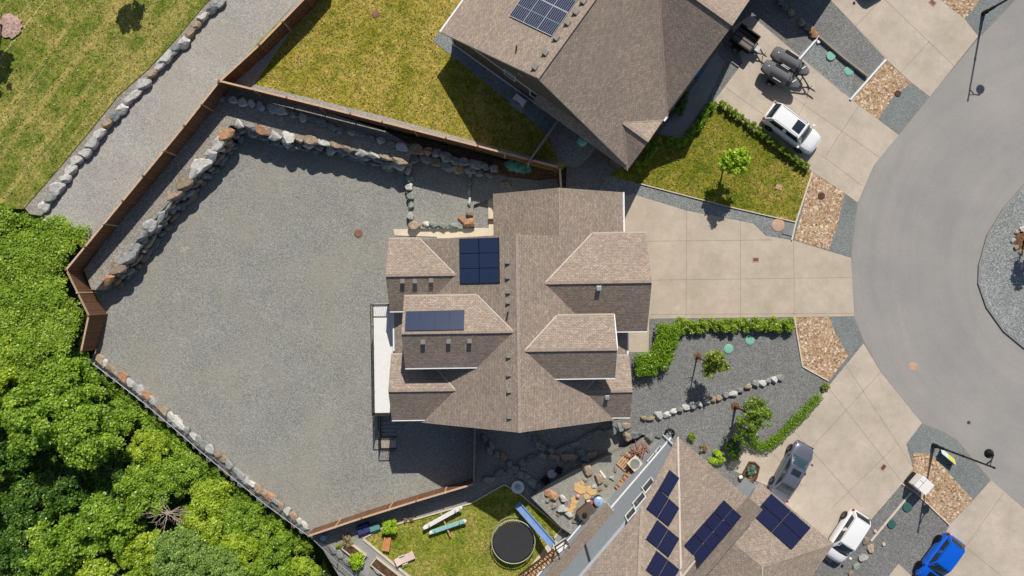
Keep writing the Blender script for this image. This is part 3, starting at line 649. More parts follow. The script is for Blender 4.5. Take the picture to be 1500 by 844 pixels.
# ================================================================== central house
def central_house():
    t = thing('house', 'large central house with brown shingle roof, six cross gables and dark solar panels', 'house', (0.4, -3, 0), world=True)
    rot = R(0.8); ca, sa = math.cos(rot), math.sin(rot)
    W = lambda x, y, z=0.0: Vector((x * ca - y * sa, x * sa + y * ca, z))       # house axes to world
    m = 0.566; zr = 9.3; xr = 0.38
    def L(px, py, z):
        p = P(px, py, z); return (p.x * ca + p.y * sa, -p.x * sa + p.y * ca)
    xl, xR = -8.95, 8.36
    yb, yt, ytop = -9.85, 3.66, 7.02
    xr2 = 3.42                                                               # ridge of the upper wing
    zm = lambda x: zr - m * abs(x - xr)
    ex, ey = W(1, 0), W(0, 1)
    def pl_right(): a = W(xr, 0, zr); return (a.x, a.y, a.z, -m * ex.x, -m * ex.y)
    def pl_left(): a = W(xr, 0, zr); return (a.x, a.y, a.z, m * ex.x, m * ex.y)
    PR, PL = pl_right(), pl_left()
    mb = MB()
    mb.slab([W(xr, yb, zr), W(xr, yt, zr), W(xl, yt, zm(xl)), W(xl, yb, zm(xl))], 0.2, ey)
    xe2 = 8.52
    mb.slab([W(xr, yb, zr), W(xe2, yb, zm(xe2)), W(xe2, yt - 1, zm(xe2)), W(xR, yt - 1, zm(xR)), W(xR, ytop, zm(xR)), W(xr2, ytop, zm(xr2)), W(xr2, yt, zm(xr2)), W(xr, yt, zr)], 0.2, ey)
    mb.build('main_roof', ['shingle', 'fascia'], t)
    x3 = -1.32; z2 = zm(xr2)
    mb = MB(); mb.slab([W(xr2 - 0.001, ytop, z2), W(xr2 - 0.001, yt - 0.6, z2), W(x3, yt - 0.6, z2 - m * (xr2 - x3)), W(x3, ytop, z2 - m * (xr2 - x3))], 0.2, ey)
    mb.build('wing_roof', ['shingle', 'fascia'], t)
    # six cross gables: (centre line y, ridge z, outer x, eave y up, eave y down)
    G = {}
    def cross(key, ypx, zc, xo, hu, hd):
        yc = L(750, ypx, zc)[1] if False else ypx
        s = -1 if xo < xr else 1
        xi = xr
        mbx = MB()
        mbx.slab([W(xo, yc, zc), W(xi, yc, zc), W(xi, yc + hu, zc - m * hu), W(xo, yc + hu, zc - m * hu)], 0.19, ex)
        mbx.slab([W(xo, yc, zc), W(xi, yc, zc), W(xi, yc - hd, zc - m * hd), W(xo, yc - hd, zc - m * hd)], 0.19, ex)
        o = mbx.build('gable_roof', ['shingle', 'fascia'], t)
        xm = xr + s * (zr - zc) / m                                            # ridge meets the main roof
        strip3(t, 'ridge_cap', W(xo, yc, zc), W(xm, yc, zc), 0.18, 'ridge_cap', 0.015)
        xv = xr + s * (zr - (zc - m * hu)) / m
        strip3(t, 'valley_flashing', W(xm, yc, zc), W(xv, yc + hu, zc - m * hu), 0.09, 'valley', 0.03)
        # wall under the gable
        ww = MB(); xw = xo - s * 0.45; a, b = yc - hd + 0.4, yc + hu - 0.4
        zb = 0.0 if s < 0 else FZ - 0.3
        if key in ('B', 'E'): zb = zm(xw) - 0.6
        ze = zc - m * max(hu, hd) - 0.1
        inner = xr + s * 2.0 if key in ('B', 'E') else xr + s * 5.0
        poly = [(xw, a), (xw, b), (inner, b), (inner, a)]
        ww.prism([W(x, y).to_2d() for x, y in poly], zb, ze)
        tri = [W(xw, yc - hd + 0.4, ze), W(xw, yc + hu - 0.4, ze), W(xw, yc, zc - 0.25)]
        inn = [p - ex * s * 0.1 for p in tri]
        ww.add(tri + inn, [[0, 1, 2], [5, 4, 3], [0, 3, 4, 1], [1, 4, 5, 2], [2, 5, 3, 0]])
        ww.build('gable_wall', 'siding', t)
        for k in ((-0.22, 0.22) if hd > 2.3 else (0,)):
            zc2 = (ze - 0.9) if key in ('B', 'E') else ze - 1.4
            window_on(t, W(xw, yc + k * (hu + hd), zc2), ey, 0.9, 0.9 if key in ('B', 'E') else 1.3, ex * s)
        # gutters along both eaves
        for sg, hh in ((1, hu), (-1, hd)):
            q0 = W(xo, yc + sg * (hh + 0.05), zc - m * hh - 0.08); q1 = W(xr + s * (zr - (zc - m * hh)) / m, yc + sg * (hh + 0.05), zc - m * hh - 0.08)
            g = MB(); g.beam(q0, q1, 0.1, 0.1); g.build('gutter', 'white_trim' if sg < 0 else 'fascia', t)
        if key == 'E':
            g = MB()
            for sg, hh in ((1, hu), (-1, hd)): g.beam(W(xo + s * .03, yc, zc - .1), W(xo + s * .03, yc + sg * hh, zc - m * hh - .1), .06, .2)
            g.build('rake_board', 'white_trim', t)
        G[key] = (yc, zc, xo, hu, hd)
        return o
    yA = L(565, 403.6, 6.9)[1]; xA = L(564.5, 404, 6.9)[0]
    cross('A', yA, zr - m * (L(667, 403, 6.9)[0] * -1 + xr), xA, 2.72, 2.6)
    yB = L(588, 488, 9.1)[1]
    cross('B', yB, 9.12, L(588, 488, 9.1)[0], 2.5, 2.55)
    yC = L(568, 573, 6.9)[1]
    cross('C', yC, zr - m * (xr - L(667, 572, 6.9)[0]), L(568, 573, 6.9)[0], 2.45, 2.35)
    yD = L(954, 412.6, 8.1)[1]
    cross('D', yD, zr - m * (L(798, 415, 8.1)[0] - xr), L(954.5, 412.6, 8.1)[0], 3.55, 3.55)
    yE = L(904, 511.5, 9.0)[1]
    cross('E', yE, 9.3 - m * (L(768.5, 513.5, 9.0)[0] - xr), L(904, 511, 9.0)[0], 2.3, 2.1)
    yF = L(927, 573, 6.7)[1]
    cross('F', yF, zr - m * (L(856, 575, 6.7)[0] - xr), L(927, 573, 6.7)[0], 2.4, 2.1)
    strip3(t, 'ridge_cap', W(xr, yb, zr), W(xr, yt, zr), 0.2, 'ridge_cap')
    strip3(t, 'ridge_cap', W(xr2, yt, z2), W(xr2, ytop, z2), 0.12, 'ridge_cap', 0.012)
    # walls of the body
    wl = MB(); wl.prism([W(x, y).to_2d() for x, y in ((-7.9, yb + 0.5), (7.5, yb + 0.5), (7.5, yt), (7.75, yt), (7.75, ytop - 0.5), (-0.8, ytop - 0.5), (-0.8, yt - 0.5), (-7.9, yt - 0.5))], -0.3, 4.2)
    wl.build('wall', 'siding', t)
    for yy, x0, x1, xc, zt in ((yb + 0.5, -7.9, 7.5, xr, zr), (ytop - 0.5, -0.8, 7.75, xr2, z2)):
        gm = MB(); zA, zB = zt - m * (xc - x0) - .25, zt - m * (x1 - xc) - .25
        tri = [W(x0, yy, 4.1), W(x1, yy, 4.1), W(x1, yy, zB), W(xc, yy, zt - .25), W(x0, yy, zA)]; bk = [p + ey * (0.1 if yy < 0 else -0.1) for p in tri]
        gm.add(tri + bk, [[0, 1, 2, 3, 4], [9, 8, 7, 6, 5]] + [[i, 5 + i, 5 + (i + 1) % 5, (i + 1) % 5] for i in range(5)])
        gm.build('gable_wall', 'siding', t)
    for x0 in (-4.2, 0.4, 4.4):
        window_on(t, W(x0, yb + 0.5, 3.4), ex, 1.3, 1.3, -ey)
    g = MB(); g.beam(W(-9.0, L(750, 460, 4)[1], zm(xl) - .06), W(-9.0, L(750, 512, 4)[1], zm(xl) - .06), 0.12, 0.12); g.build('gutter', 'white_trim', t)
    g = MB(); g.beam(W(8.42, yt + .2, zm(xR) - .06), W(8.42, ytop, zm(xR) - .06), 0.12, 0.12); g.build('gutter', 'white_trim', t)
    g = MB(); g.beam(W(8.58, L(750, 487, 4.6)[1], zm(xe2) - .06), W(8.58, L(750, 521, 4.6)[1], zm(xe2) - .06), 0.12, 0.12); g.build('gutter', 'white_trim', t)
    # garage doors and front door (under the right-hand gables)
    g = MB(); yD0 = yD; xw = L(954.5, 412.6, 8.1)[0] - 0.45
    for k in range(4): g.box(W(xw + 0.03, yD0, FZ + 0.32 + 0.55 * k), (0.06, 4.8, 0.53), rot)
    g.build('garage_door', 'white_trim', t, bevel=0.02)
    d = MB(); d.box(W(7.53, -3.4, FZ + 1.05), (0.08, 1.0, 2.1), rot); dd = d.build('front_door', 'brown_wood', t)
    k = MB(); k.box(W(7.6, -3.75, FZ + 1.0), (0.06, 0.05, 0.2), rot); sub(k.build('handle', 'steel'), dd)
    # solar panels
    solar_array(t, PL, [(673.6, 349.8), (732, 348), (733, 414.5), (674.5, 416)], 2, 3, 'solar_blue', 'solar_frame', 0.006)
    a = W(0, yB, 9.12); PB = (a.x, a.y, a.z, -m * ey.x, -m * ey.y)
    solar_array(t, PB, [(594.6, 457), (680.6, 455), (679.8, 484), (593.2, 485.6)], 4, 1, 'solar_blue', 'solar_frame', 0.004)
    for x, y in ((743.5, 383.5), (743.5, 405.5), (744.2, 427), (744.3, 442), (744.8, 521), (745, 548), (745.4, 572), (746, 610)): roof_vent(t, x, y, PL)
    roof_pipe(t, 743.8, 458, PL, 0.5)
    a = W(0, yA, G['A'][1]); PA = (a.x, a.y, a.z, m * ey.x, m * ey.y)
    for x, y in ((590, 412), (608.3, 412), (632, 411)): roof_vent(t, x, y, PA, 0.32, 'vent_grey', 0.2)
    a = W(0, yB, 9.12); PBd = (a.x, a.y, a.z, m * ey.x, m * ey.y)
    for x, y in ((620, 501), (657.5, 500), (688, 499.5)): roof_vent(t, x, y, PBd, 0.32, 'vent_grey', 0.2)
    a = W(0, yD, G['D'][1]); PD = (a.x, a.y, a.z, m * ey.x, m * ey.y); roof_vent(t, 877, 422.5, PD, 0.34, 'galv', 0.22)
    a = W(0, yF, G['F'][1]); PF = (a.x, a.y, a.z, m * ey.x, m * ey.y); roof_vent(t, 889, 582, PF, 0.3, 'galv', 0.22)
    # rear deck, rail and stairs
    zd = 2.5; x0, x1 = L(546.5, 500, zd)[0], -7.9; y1, y0 = L(560, 445, zd)[1], L(560, 606, zd)[1]
    dk = MB(); dk.prism([W(x, y).to_2d() for x, y in ((x0, y0), (x1, y0), (x1, y1), (x0, y1))], zd - 0.25, zd); deck = dk.build('deck', 'deck_white', t)
    rl = MB(); zt = zd + 1.0; cor = [W(x1, y1), W(x0 + .05, y1), W(x0 + .05, y0), W(x0 + 1.2, y0)]
    up = lambda p, z: Vector((p.x, p.y, z))
    cor = [W(x1, y1 - .05), W(x0 + .05, y1 - .05), W(x0 + .05, y0 + .05), W(x1, y0 + .05)]
    for a, b in zip(cor, cor[1:]):
        for z in (zt, zd + 0.12): rl.beam(up(a, z), up(b, z), 0.06, 0.05)
        n = max(2, int((b - a).length / 0.14))
        for i in range(n + 1):
            p = a.lerp(b, i / n); big = i % 12 == 0
            rl.beam(up(p, zd), up(p, zt), 0.07 if big else 0.018, 0.07 if big else 0.018)
    sub(rl.build('railing', 'rail_dark'), deck)
    ps = MB()
    for y in (y0 + .3, (y0 + y1) / 2, y1 - .3): ps.beam(W(x0 + .15, y, -.2), W(x0 + .15, y, zd - .25), 0.15, 0.15)
    sub(ps.build('post', 'fence_wood'), deck)
    ys = L(560, 657, 0.1)[1]; sw = 1.2
    l = MB(); l.box(W(x0 + sw / 2 + .05, ys + 0.45, 0.05), (sw, 0.9, 0.1), rot); land = l.build('stair_landing', 'concrete', t)
    for i in range(4):
        g = MB(); g.box(W(x0 + sw / 2 + .05, ys + 1.15 + .3 * i, .035), (sw, .24, .05), rot); g.build('step', 'concrete_grey', t)
    for c4 in ([W(x0 + .03, y0), W(x0 + .03, ys)], [W(x0 + .03, ys), W(x0 + sw + .1, ys)], [W(x0 + .08, ys + .9), W(x0 + sw + .1, ys + .9)]):
        rb = MB(); a_, b_ = c4; za = 1.05; n = max(4, int((b_ - a_).length / .15))
        for z in (za, .12): rb.beam(up(a_, z), up(b_, z), .06, .05)
        for i in range(n + 1): p = a_.lerp(b_, i / n); rb.beam(up(p, .0), up(p, za), .025, .025)
        sub(rb.build('railing', 'rail_dark'), land)
    return t
central_house()

# ================================================================== upper house
def upper_house():
    t = thing('house', 'tan roofed house in the upper middle with silver framed solar panels and shaded side wall', 'house', (6, 18, 2), world=True)
    u = Vector((0.584, 0.812, 0)).normalized(); v = Vector((u.y, -u.x, 0))
    zr = 10.4; A = P(37 + 750, 422 - 308, zr); A0 = Vector((A.x, A.y, 0))
    m = 0.628; ze = zr - m * 8.6
    W = lambda a, b, z: A0 + u * a + v * b + Vector((0, 0, z))
    zl = lambda b: zr - m * abs(b)
    U1 = 20.0
    PLt = (A.x, A.y, zr, m * v.x, m * v.y); PRt = (A.x, A.y, zr, -m * v.x, -m * v.y)
    mb = MB()
    mb.slab([W(0, 0, zr), W(U1, 0, zr), W(U1, -8.6, ze), W(0, -8.6, ze)], 0.2, u)
    mb.slab([W(0, 0, zr), W(U1, 0, zr), W(U1, 8.7, zl(8.7)), W(0, 8.7, zl(8.7))], 0.2, u)
    mb.build('main_roof', ['shingle_grey', 'fascia'], t)
    strip3(t, 'ridge_cap', W(0, 0, zr), W(U1, 0, zr), 0.26, 'ridge_cap')
    def cross(uc, hf, zc, vo, name='gable_roof', m2=None):
        m2 = m2 or m; g = MB(); zeg = zc - m2 * hf
        g.slab([W(uc, vo, zc), W(uc, 0, zc), W(uc + hf, 0, zeg), W(uc + hf, vo, zeg)], 0.19, v)
        g.slab([W(uc, vo, zc), W(uc, 0, zc), W(uc - hf, 0, zeg), W(uc - hf, vo, zeg)], 0.19, v)
        g.build(name, ['shingle_grey', 'fascia'], t)
        vm = (zr - zc) / m
        strip3(t, 'ridge_cap', W(uc, vo, zc), W(uc, vm, zc), 0.24, 'ridge_cap')
        for s in (1, -1): strip3(t, 'valley_flashing', W(uc, vm, zc), W(uc + s * hf, (zr - zeg) / m, zeg), 0.1, 'ridge_cap', 0.025)
        w = MB(); vw = vo - 0.45
        vs_ = 4 if hf > 4 else vw - .9; w.prism([W(uc + a, b, 0).to_2d() for a, b in ((-hf + .4, vs_), (-hf + .4, vw), (hf - .4, vw), (hf - .4, vs_))], 0.6, zeg - 0.1)
        tri = [W(uc - hf + .4, vw, zeg - .1), W(uc + hf - .4, vw, zeg - .1), W(uc, vw, zc - .25)]; bk = [p - v * .1 for p in tri]
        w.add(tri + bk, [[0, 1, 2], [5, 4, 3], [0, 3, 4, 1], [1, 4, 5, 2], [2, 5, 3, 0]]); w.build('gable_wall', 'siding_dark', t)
        return zeg, vw
    zg, vw = cross(11.15, 6.45, 9.0, 8.55, m2=.64)
    d = MB()
    for k in range(4): d.box(W(11.15, vw + .03, FZ + .32 + .55 * k), (4.8, .06, .53), math.atan2(u.y, u.x))
    d.build('garage_door', 'white_trim', t, bevel=.02)
    cross(2.06, 2.3, 6.4, 8.62)
    # walls
    wl = MB(); wl.prism([W(a, b, 0).to_2d() for a, b in ((0.45, -8.1), (U1 - .5, -8.1), (U1 - .5, 8.1), (0.45, 8.1))], 0.6, ze - .1)
    tri = [W(0.45, -8.1, ze - .1), W(0.45, 8.1, ze - .1), W(0.45, 0, zr - .3)]; bk = [p + u * .1 for p in tri]
    wl.add(tri + bk, [[0, 1, 2], [5, 4, 3], [0, 3, 4, 1], [1, 4, 5, 2], [2, 5, 3, 0]])
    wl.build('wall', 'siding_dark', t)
    # white band at the foot of the wall, downspouts, trim
    bd = MB(); bd.beam(W(0.41, -8.1, LZ + .2), W(0.41, 8.1, LZ + .2), .08, .16); bd.build('base_trim', 'white_trim', t)
    bt = MB(); bt.beam(W(0.42, -8.1, ze - .0), W(0.42, 8.1, ze - .0), .06, .14); bt.build('trim_board', 'white_trim', t)
    dsp = MB(); dsp.beam(W(0.38, -7.9, 2.0), W(0.38, -7.9, ze), .09, .09); dsp.build('downspout', 'white_trim', t)
    dsp = MB(); dsp.beam(W(0.38, 7.3, 1.2), W(0.38, 7.3, ze), .09, .09); dsp.build('downspout', 'white_trim', t)
    g = MB(); g.beam(W(0, -8.66, ze - .06), W(U1, -8.66, ze - .06), .12, .12); g.build('gutter', 'white_trim', t)
    g = MB(); g.beam(W(4.35, 8.72, zl(8.7) - .04), W(4.7, 8.72, zl(8.7) - .04), .14, .14); g.build('gutter', 'white_trim', t)
    wp = W(0.45, 0, 0)
    for px, py, w_, h_ in ((747, 110, 1.0, 1.1), (785.5, 141, 1.1, 1.3), (806, 154, 1.7, .8)):
        c = ray(px, py, wp, u); window_on(t, c, v, w_, h_, -u)
    c = ray(763, 109, wp, u); g = MB(); g.box(c - u * .03, (.06, .5, .5), math.atan2(u.y, u.x)); g.build('gable_vent', 'vent_grey', t)
    # solar panels with silver frames, vents
    solar_array(t, PLt, [(746.4, 24.5), (808.5, 54.5), (857, -14), (795, -46)], 3, 2, 'solar_silver', 'solar_frame_silver', 0.01)
    for x, y in ((843, 18), (831, 33.5), (814.3, 55.8), (798.4, 77.5), (783.3, 98.5), (854, 2.5)): roof_vent(t, x, y, PLt, .4, 'vent_grey', .22)
    roof_pipe(t, 756.5, 71, PLt, .5)
    roof_pipe(t, 954.5, 88, (W(4.7, 0, 0).x, W(4.7, 0, 0).y, zg, .64 * u.x, .64 * u.y), .3, .05)
    return t
upper_house()

# ================================================================== lower house
def lower_house():
    t = thing('house', 'grey sided house at the bottom edge with staggered black solar panels', 'house', (14, -18, 0), world=True)
    a = Vector((-0.65, -0.76, 0)); b = Vector((0.76, -0.65, 0))
    ze = 5.5; O = P(993, 640, ze); mL, mR = 0.42, 0.55
    pl = lambda g, m, z, o=O: (o.x, o.y, z, g.x * m, g.y * m)
    PLn = pl(a, mL, ze); PRn = pl(b, mR, ze)
    w1 = 5.3; top = O + b * w1; zr = ze + mR * w1
    PD = (top.x, top.y, zr, -b.x * .42, -b.y * .42)
    Q = on_plane(940, 742, PLn); P3 = (Q.x, Q.y, Q.z, b.x * .42, b.y * .42)
    def face(name, pts, e, th=.2):
        g = MB(); g.slab(pts, th, e); return g.build(name, ['shingle', 'fascia'], t)
    V1 = on_plane(997.5, 850, PRn); V1 = Vector((V1.x, V1.y, plane_z(V1.x, V1.y, PLn)))
    hipB = on_plane(934, 850, PLn)
    far = on_plane(940, 960, PLn)
    face('roof_slope', [O, V1, on_plane(1000, 930, PLn), on_plane(932, 930, PLn), Q], b)
    face('roof_slope', [Q, on_plane(932, 930, PLn), P(740, 1000, 7.4).lerp(P(760, 960, Q.z), 0) if False else Q + a * 14 + b * 6 + Vector((0, 0, .42 * 6)), Q + a * 14], a)
    R1 = Vector((top.x, top.y, zr)); R2 = R1 + a * 12
    face('roof_slope', [O, R1, R2, O + a * 12 + b * 5.0 + Vector((0, 0, mR * 5.0)), V1], a)
    face('roof_slope', [R1, R2, R2 + b * 1.9 - Vector((0, 0, .42 * 1.9)), R1 + b * 1.9 - Vector((0, 0, .42 * 1.9)) ], a)
    strip3(t, 'valley_flashing', O, V1, .13, 'valley', .035)
    strip3(t, 'ridge_cap', R1, R2, .26, 'ridge_cap')
    strip3(t, 'ridge_cap', Q, on_plane(933, 900, PLn), .22, 'ridge_cap')
    # garage roof: eave along b, rising along a, hip end
    zg = 4.6; g0 = P(1113, 707, zg); g1 = P(1222, 797, zg); eb = (g1 - g0).normalized(); ea = Vector((eb.y, -eb.x, 0)) 
    if ea.dot(a) < 0: ea = -ea
    PG = (g0.x, g0.y, zg, ea.x * .45, ea.y * .45)
    hr = 4.6; wd = (g1 - g0).length
    k0 = g0 - eb * 1.2; kk = lambda s, w: g0 + eb * w + ea * s + Vector((0, 0, .45 * s if s <= hr else .45 * hr - .16 * (s - hr)))
    g = MB()
    g.slab([kk(0, 0), kk(0, wd), kk(hr, wd - hr * .9), kk(hr, -1.6), kk(1.6, -1.6), kk(1.6, -.1)], .19, eb)
    g.slab([kk(0, wd), kk(9.2, wd), kk(hr, wd - hr * .9)], .19, ea)
    g.slab([kk(hr, wd - hr * .9), kk(9.2, wd), kk(9.2, -1.6), kk(hr, -1.6)], .19, eb)
    g.build('garage_roof', ['shingle', 'fascia'], t)
    strip3(t, 'valley_flashing', kk(hr, wd - hr * .9), kk(9.2, wd), .1, 'valley')
    w = MB(); w.prism([kk(s, q).to_2d() for s, q in ((.4, .3), (.4, wd - .4), (8.8, wd - .4), (8.8, .3))], FZ - .4, zg - .1); w.build('wall', 'siding', t)
    d = MB(); d.box(kk(.37, wd * .5).xy.to_3d() + Vector((0, 0, FZ + 1.1)), (4.8, .08, 2.2), math.atan2(eb.y, eb.x)); d.build('garage_door', 'white_trim', t)
    # porch roof in front of the entrance (lower, between the two)
    # long side wall
    ww = MB(); w0 = .45
    A1 = O + b * w0; tops = [(0.4, plane_z((A1 + a * .4).x, (A1 + a * .4).y, PLn) - .2), (4.9, 7.3), (18, 7.3)]
    outer = [A1 + a * .4 + Vector((0, 0, -ze - .3)), ]
    pts = [Vector(((A1 + a * s).x, (A1 + a * s).y, z)) for s, z in ((.4, -.3), (18, -.3), (18, 7.4), (4.9, 7.3), (.4, tops[0][1]))]
    bk = [p + b * 4.6 for p in pts]
    ww.add(pts + bk, [[0, 1, 2, 3, 4], [9, 8, 7, 6, 5]] + [[i, 5 + i, 5 + (i + 1) % 5, (i + 1) % 5] for i in range(5)])
    ww.build('wall', 'siding', t)
    w2 = MB(); w2.prism([(O + a * s + b * q).to_2d() for s, q in ((.4, .5), (.4, 6.6), (14, 6.6), (14, .5))], FZ - .5, ze - .15); w2.build('wall', 'siding', t)
    wpt = A1.copy(); nrm = -b
    bd = MB(); bd.beam(Vector(((A1 + a * .4 - b * .04).x, (A1 + a * .4 - b * .04).y, 3.0)), Vector(((A1 + a * 7.6 - b * .04).x, (A1 + a * 7.6 - b * .04).y, 3.0)), .09, .16); bd.build('trim_board', 'white_trim', t)
    for px, py, w_, h_ in ((949.5, 711, 1.0, 1.25), (936.5, 733, 1.1, 1.25), (924, 753, .9, 1.1), (956, 670.5, 1.0, .7), (964.5, 660, .6, .7)):
        c = ray(px, py, wpt, nrm); window_on(t, c, a, w_, h_, nrm)
    # lean-to bump out
    s0, s1 = 7.7, 16; q = -.38
    bp = [A1 + a * s0, A1 + a * s0 + b * q, A1 + a * s1 + b * q, A1 + a * s1]
    bm = MB(); bm.prism([p.to_2d() for p in bp], -.2, 2.5); bm.build('bay_wall', 'siding', t); bt = MB(); bt.beam(A1 + a * s0 + b * (q - .04) + Vector((0, 0, 1.25 - ze)), A1 + a * s1 + b * (q - .04) + Vector((0, 0, 1.25 - ze)), .08, .14); bt.build('trim_board', 'white_trim', t)
    br = MB(); br.slab([A1 + a * (s0 - .25) + Vector((0, 0, 4.1 - ze)), A1 + a * (s0 - .25) + b * (q - .1) + Vector((0, 0, 2.75 - ze)), A1 + a * s1 + b * (q - .1) + Vector((0, 0, 2.75 - ze)), A1 + a * s1 + Vector((0, 0, 4.1 - ze))], .14, a); br.build('bay_roof', ['shingle', 'white_trim'], t)
    dp = MB(); dp.beam(A1 + a * 10.7 - b * .07 + Vector((0, 0, 4.2 - ze)), A1 + a * 10.7 - b * .07 + Vector((0, 0, 7.3 - ze)), .09, .09); dp.build('downspout', 'rail_dark', t)
    dp = MB(); dp.beam(A1 + a * .7 - b * .07 + Vector((0, 0, 1.2 - ze)), A1 + a * .7 - b * .07 + Vector((0, 0, 5.2 - ze)), .09, .09); dp.build('downspout', 'white_trim', t)
    # solar panels
    sm, fr = 'solar_black', 'solar_frame'
    solar_array(t, PLn, [(980, 688), (994.9, 700.5), (979, 728), (964, 716)], 1, 1, sm, fr)
    solar_array(t, PLn, [(964, 716), (994.9, 744.5), (978.8, 772), (945.5, 745.5)], 2, 1, sm, fr)
    solar_array(t, PLn, [(962, 761), (994.9, 789), (978.8, 817), (945, 790)], 2, 1, sm, fr)
    solar_array(t, PLn, [(961, 806), (994.9, 834), (978.8, 862), (945, 835)], 2, 1, sm, fr)
    solar_array(t, PRn, [(1060.5, 732), (1002, 799), (1028, 826), (1087, 757)], 4, 1, sm, fr)
    solar_array(t, PG, [(1129, 723), (1187, 773.5), (1158.5, 806), (1101, 754.5)], 2, 2, sm, fr)
    return t
lower_house()
# ================================================================== fences
def board_fence(label, pts, h0, bay=2.4, side=1, boards='fence_boards', post='fence_wood', cap='fence_cap', lattice=False):
    """pts: (px, py, z_top, z_base) of the fence top line as seen in the photo"""
    tops = [P(x, y, zt) for x, y, zt, zb in pts]; bases = [zb for *_, zb in pts]
    t = thing('wooden_fence', label, 'fence', (tops[0].x, tops[0].y, bases[0]), world=True)
    for i in range(len(tops) - 1):
        p, q = tops[i], tops[i + 1]; L = (q - p).to_2d().length; n = max(1, round(L / bay)); d = (q - p); d.z = 0; d.normalize(); s = Vector((-d.y, d.x, 0)) * side
        for k in range(n):
            a = p.lerp(q, k / n); b = p.lerp(q, (k + 1) / n)
            za = bases[i] + (bases[i + 1] - bases[i]) * k / n; zb = bases[i] + (bases[i + 1] - bases[i]) * (k + 1) / n
            zt = a.z; mb = MB()
            for sg in (1, -1):
                c = [Vector((a.x, a.y, za)) + s * .012 * sg, Vector((b.x, b.y, zb)) + s * .012 * sg, Vector((b.x, b.y, b.z - .03)) + s * .012 * sg, Vector((a.x, a.y, a.z - .03)) + s * .012 * sg]
                mb.quad_uv(c if sg * side < 0 else c[::-1], 0)
            mb.build('panel', boards, t)
            cb = MB(); cb.beam(a, b, .14, .04); cb.build('top_rail', cap, t)
            for zr in (0.35, 0.85):
                r = MB(); z1, z2 = za + (a.z - za) * zr, zb + (b.z - zb) * zr
                r.beam(Vector((a.x, a.y, z1)) + s * .04, Vector((b.x, b.y, z2)) + s * .04, .05, .09); r.build('rail', post, t)
            ps = MB(); ps.box((a.x, a.y, (za - .3 + zt + .08) / 2), (.1, .1, zt + .38 - za), math.atan2(d.y, d.x)); ps.box((a.x, a.y, zt + .09), (.13, .13, .03), math.atan2(d.y, d.x)); ps.build('post', cap if k % 2 else post, t)
    ps = MB(); q = tops[-1]; ps.box((q.x, q.y, (bases[-1] - .3 + q.z + .08) / 2), (.1, .1, q.z + .38 - bases[-1])); ps.build('post', post, t)
    return t
board_fence('long brown wooden fence between gravel path and upper terrace, ending at the wood', [(320, 121, 3.9, TZ), (270, 184, 3.85, TZ - .05), (180, 294, 3.8, TZ - .1), (97, 395, 3.7, TZ - .2), (130, 462, 2.5, .1), (119, 514, 2.1, -.2)], 2.4, side=-1)
board_fence('brown wooden fence between gravel path and upper lawn at the top edge', [(480, -42, 4.2, LZ), (448, -4, 4.2, LZ), (380, 66, 4.1, LZ), (320, 121, 3.95, LZ - .2)], 1.8, bay=2.9, side=1)
board_fence('wooden fence along the lower side of the upper lawn above the boulders', [(321, 118.5, 3.95, LZ - .1), (420, 143, 4.0, LZ - .05), (560, 178.5, 4.0, LZ - .05), (700, 214, 3.95, LZ - .1), (818, 245, 3.7, LZ - .3)], 1.8, side=-1)
board_fence('short wooden fence piece between the two upper houses', [(820, 246, 3.3, .2), (822, 276, 3.2, .2)], 1.8, 1.6)
board_fence('grey privacy fence from upper house wall to the lawn fence', [(820, 172, 4.0, LZ), (774, 238, 4.0, LZ)], 1.8, 2.2, boards='fence_boards', post='fence_grey', cap='fence_grey')
board_fence('reddish wooden fence along the bottom of the gravel yard', [(452, 785, 1.75, 0), (530, 759, 1.75, 0), (610, 734, 1.75, 0), (694, 709, 1.75, 0)], 1.8, side=-1)
board_fence('thin grey fence running from the house corner across the shaded side yard', [(694, 709, 1.8, 0), (695, 660, 1.8, 0), (696, 610, 1.8, 0)], 1.8, 2.6, boards='fence_boards', post='fence_grey', cap='fence_grey')

def chain_link():
    pts = [(129, 527), (169, 558), (209, 589), (254, 627), (298, 665), (344, 703), (390, 740), (424, 765), (457, 789), (492, 822), (520, 846), (600, 926)]
    t = thing('chain_link_fence', 'low grey chain link fence between boulder edge and the wood', 'fence', P(127, 521, 0), world=True)
    mn = NT('chain_link'); v = mn.coord('UV'); 
    w1 = mn.n('ShaderNodeTexWave', wave_type='BANDS', bands_direction='DIAGONAL'); mp = mn.n('ShaderNodeMapping'); mn.l(v, mp.inputs[0]); mp.inputs['Scale'].default_value = (1, 1, 0); mn.l(mp.outputs[0], w1.inputs[0]); w1.inputs['Scale'].default_value = 6
    mp2 = mn.n('ShaderNodeMapping'); mn.l(v, mp2.inputs[0]); mp2.inputs['Scale'].default_value = (-1, 1, 0); w2 = mn.n('ShaderNodeTexWave', wave_type='BANDS', bands_direction='DIAGONAL'); mn.l(mp2.outputs[0], w2.inputs[0]); w2.inputs['Scale'].default_value = 6
    al = mn.math('GREATER_THAN', mn.math('MAXIMUM', w1.outputs['Fac'], w2.outputs['Fac']), 0.93)
    mn.base(rgb(120, 124, 126)); mn.set(.5, .6); mn.l(al, mn.b.inputs['Alpha']); M['chain_link'] = mn.m
    tops = [P(x, y, 1.1) for x, y in pts]
    for a, b in zip(tops, tops[1:]):
        r = MB(); r.tube([a, b], .028, 8); r.build('top_rail', 'galv', t)
        f = MB(); f.quad_uv([Vector((a.x, a.y, -.1)), Vector((b.x, b.y, -.1)), b, a]); f.build('mesh_panel', 'chain_link', t)
    for a in tops:
        p = MB(); p.tube([Vector((a.x, a.y, -1.2)), Vector((a.x, a.y, 1.16))], .035, 8); p.build('post', 'galv', t)
chain_link()

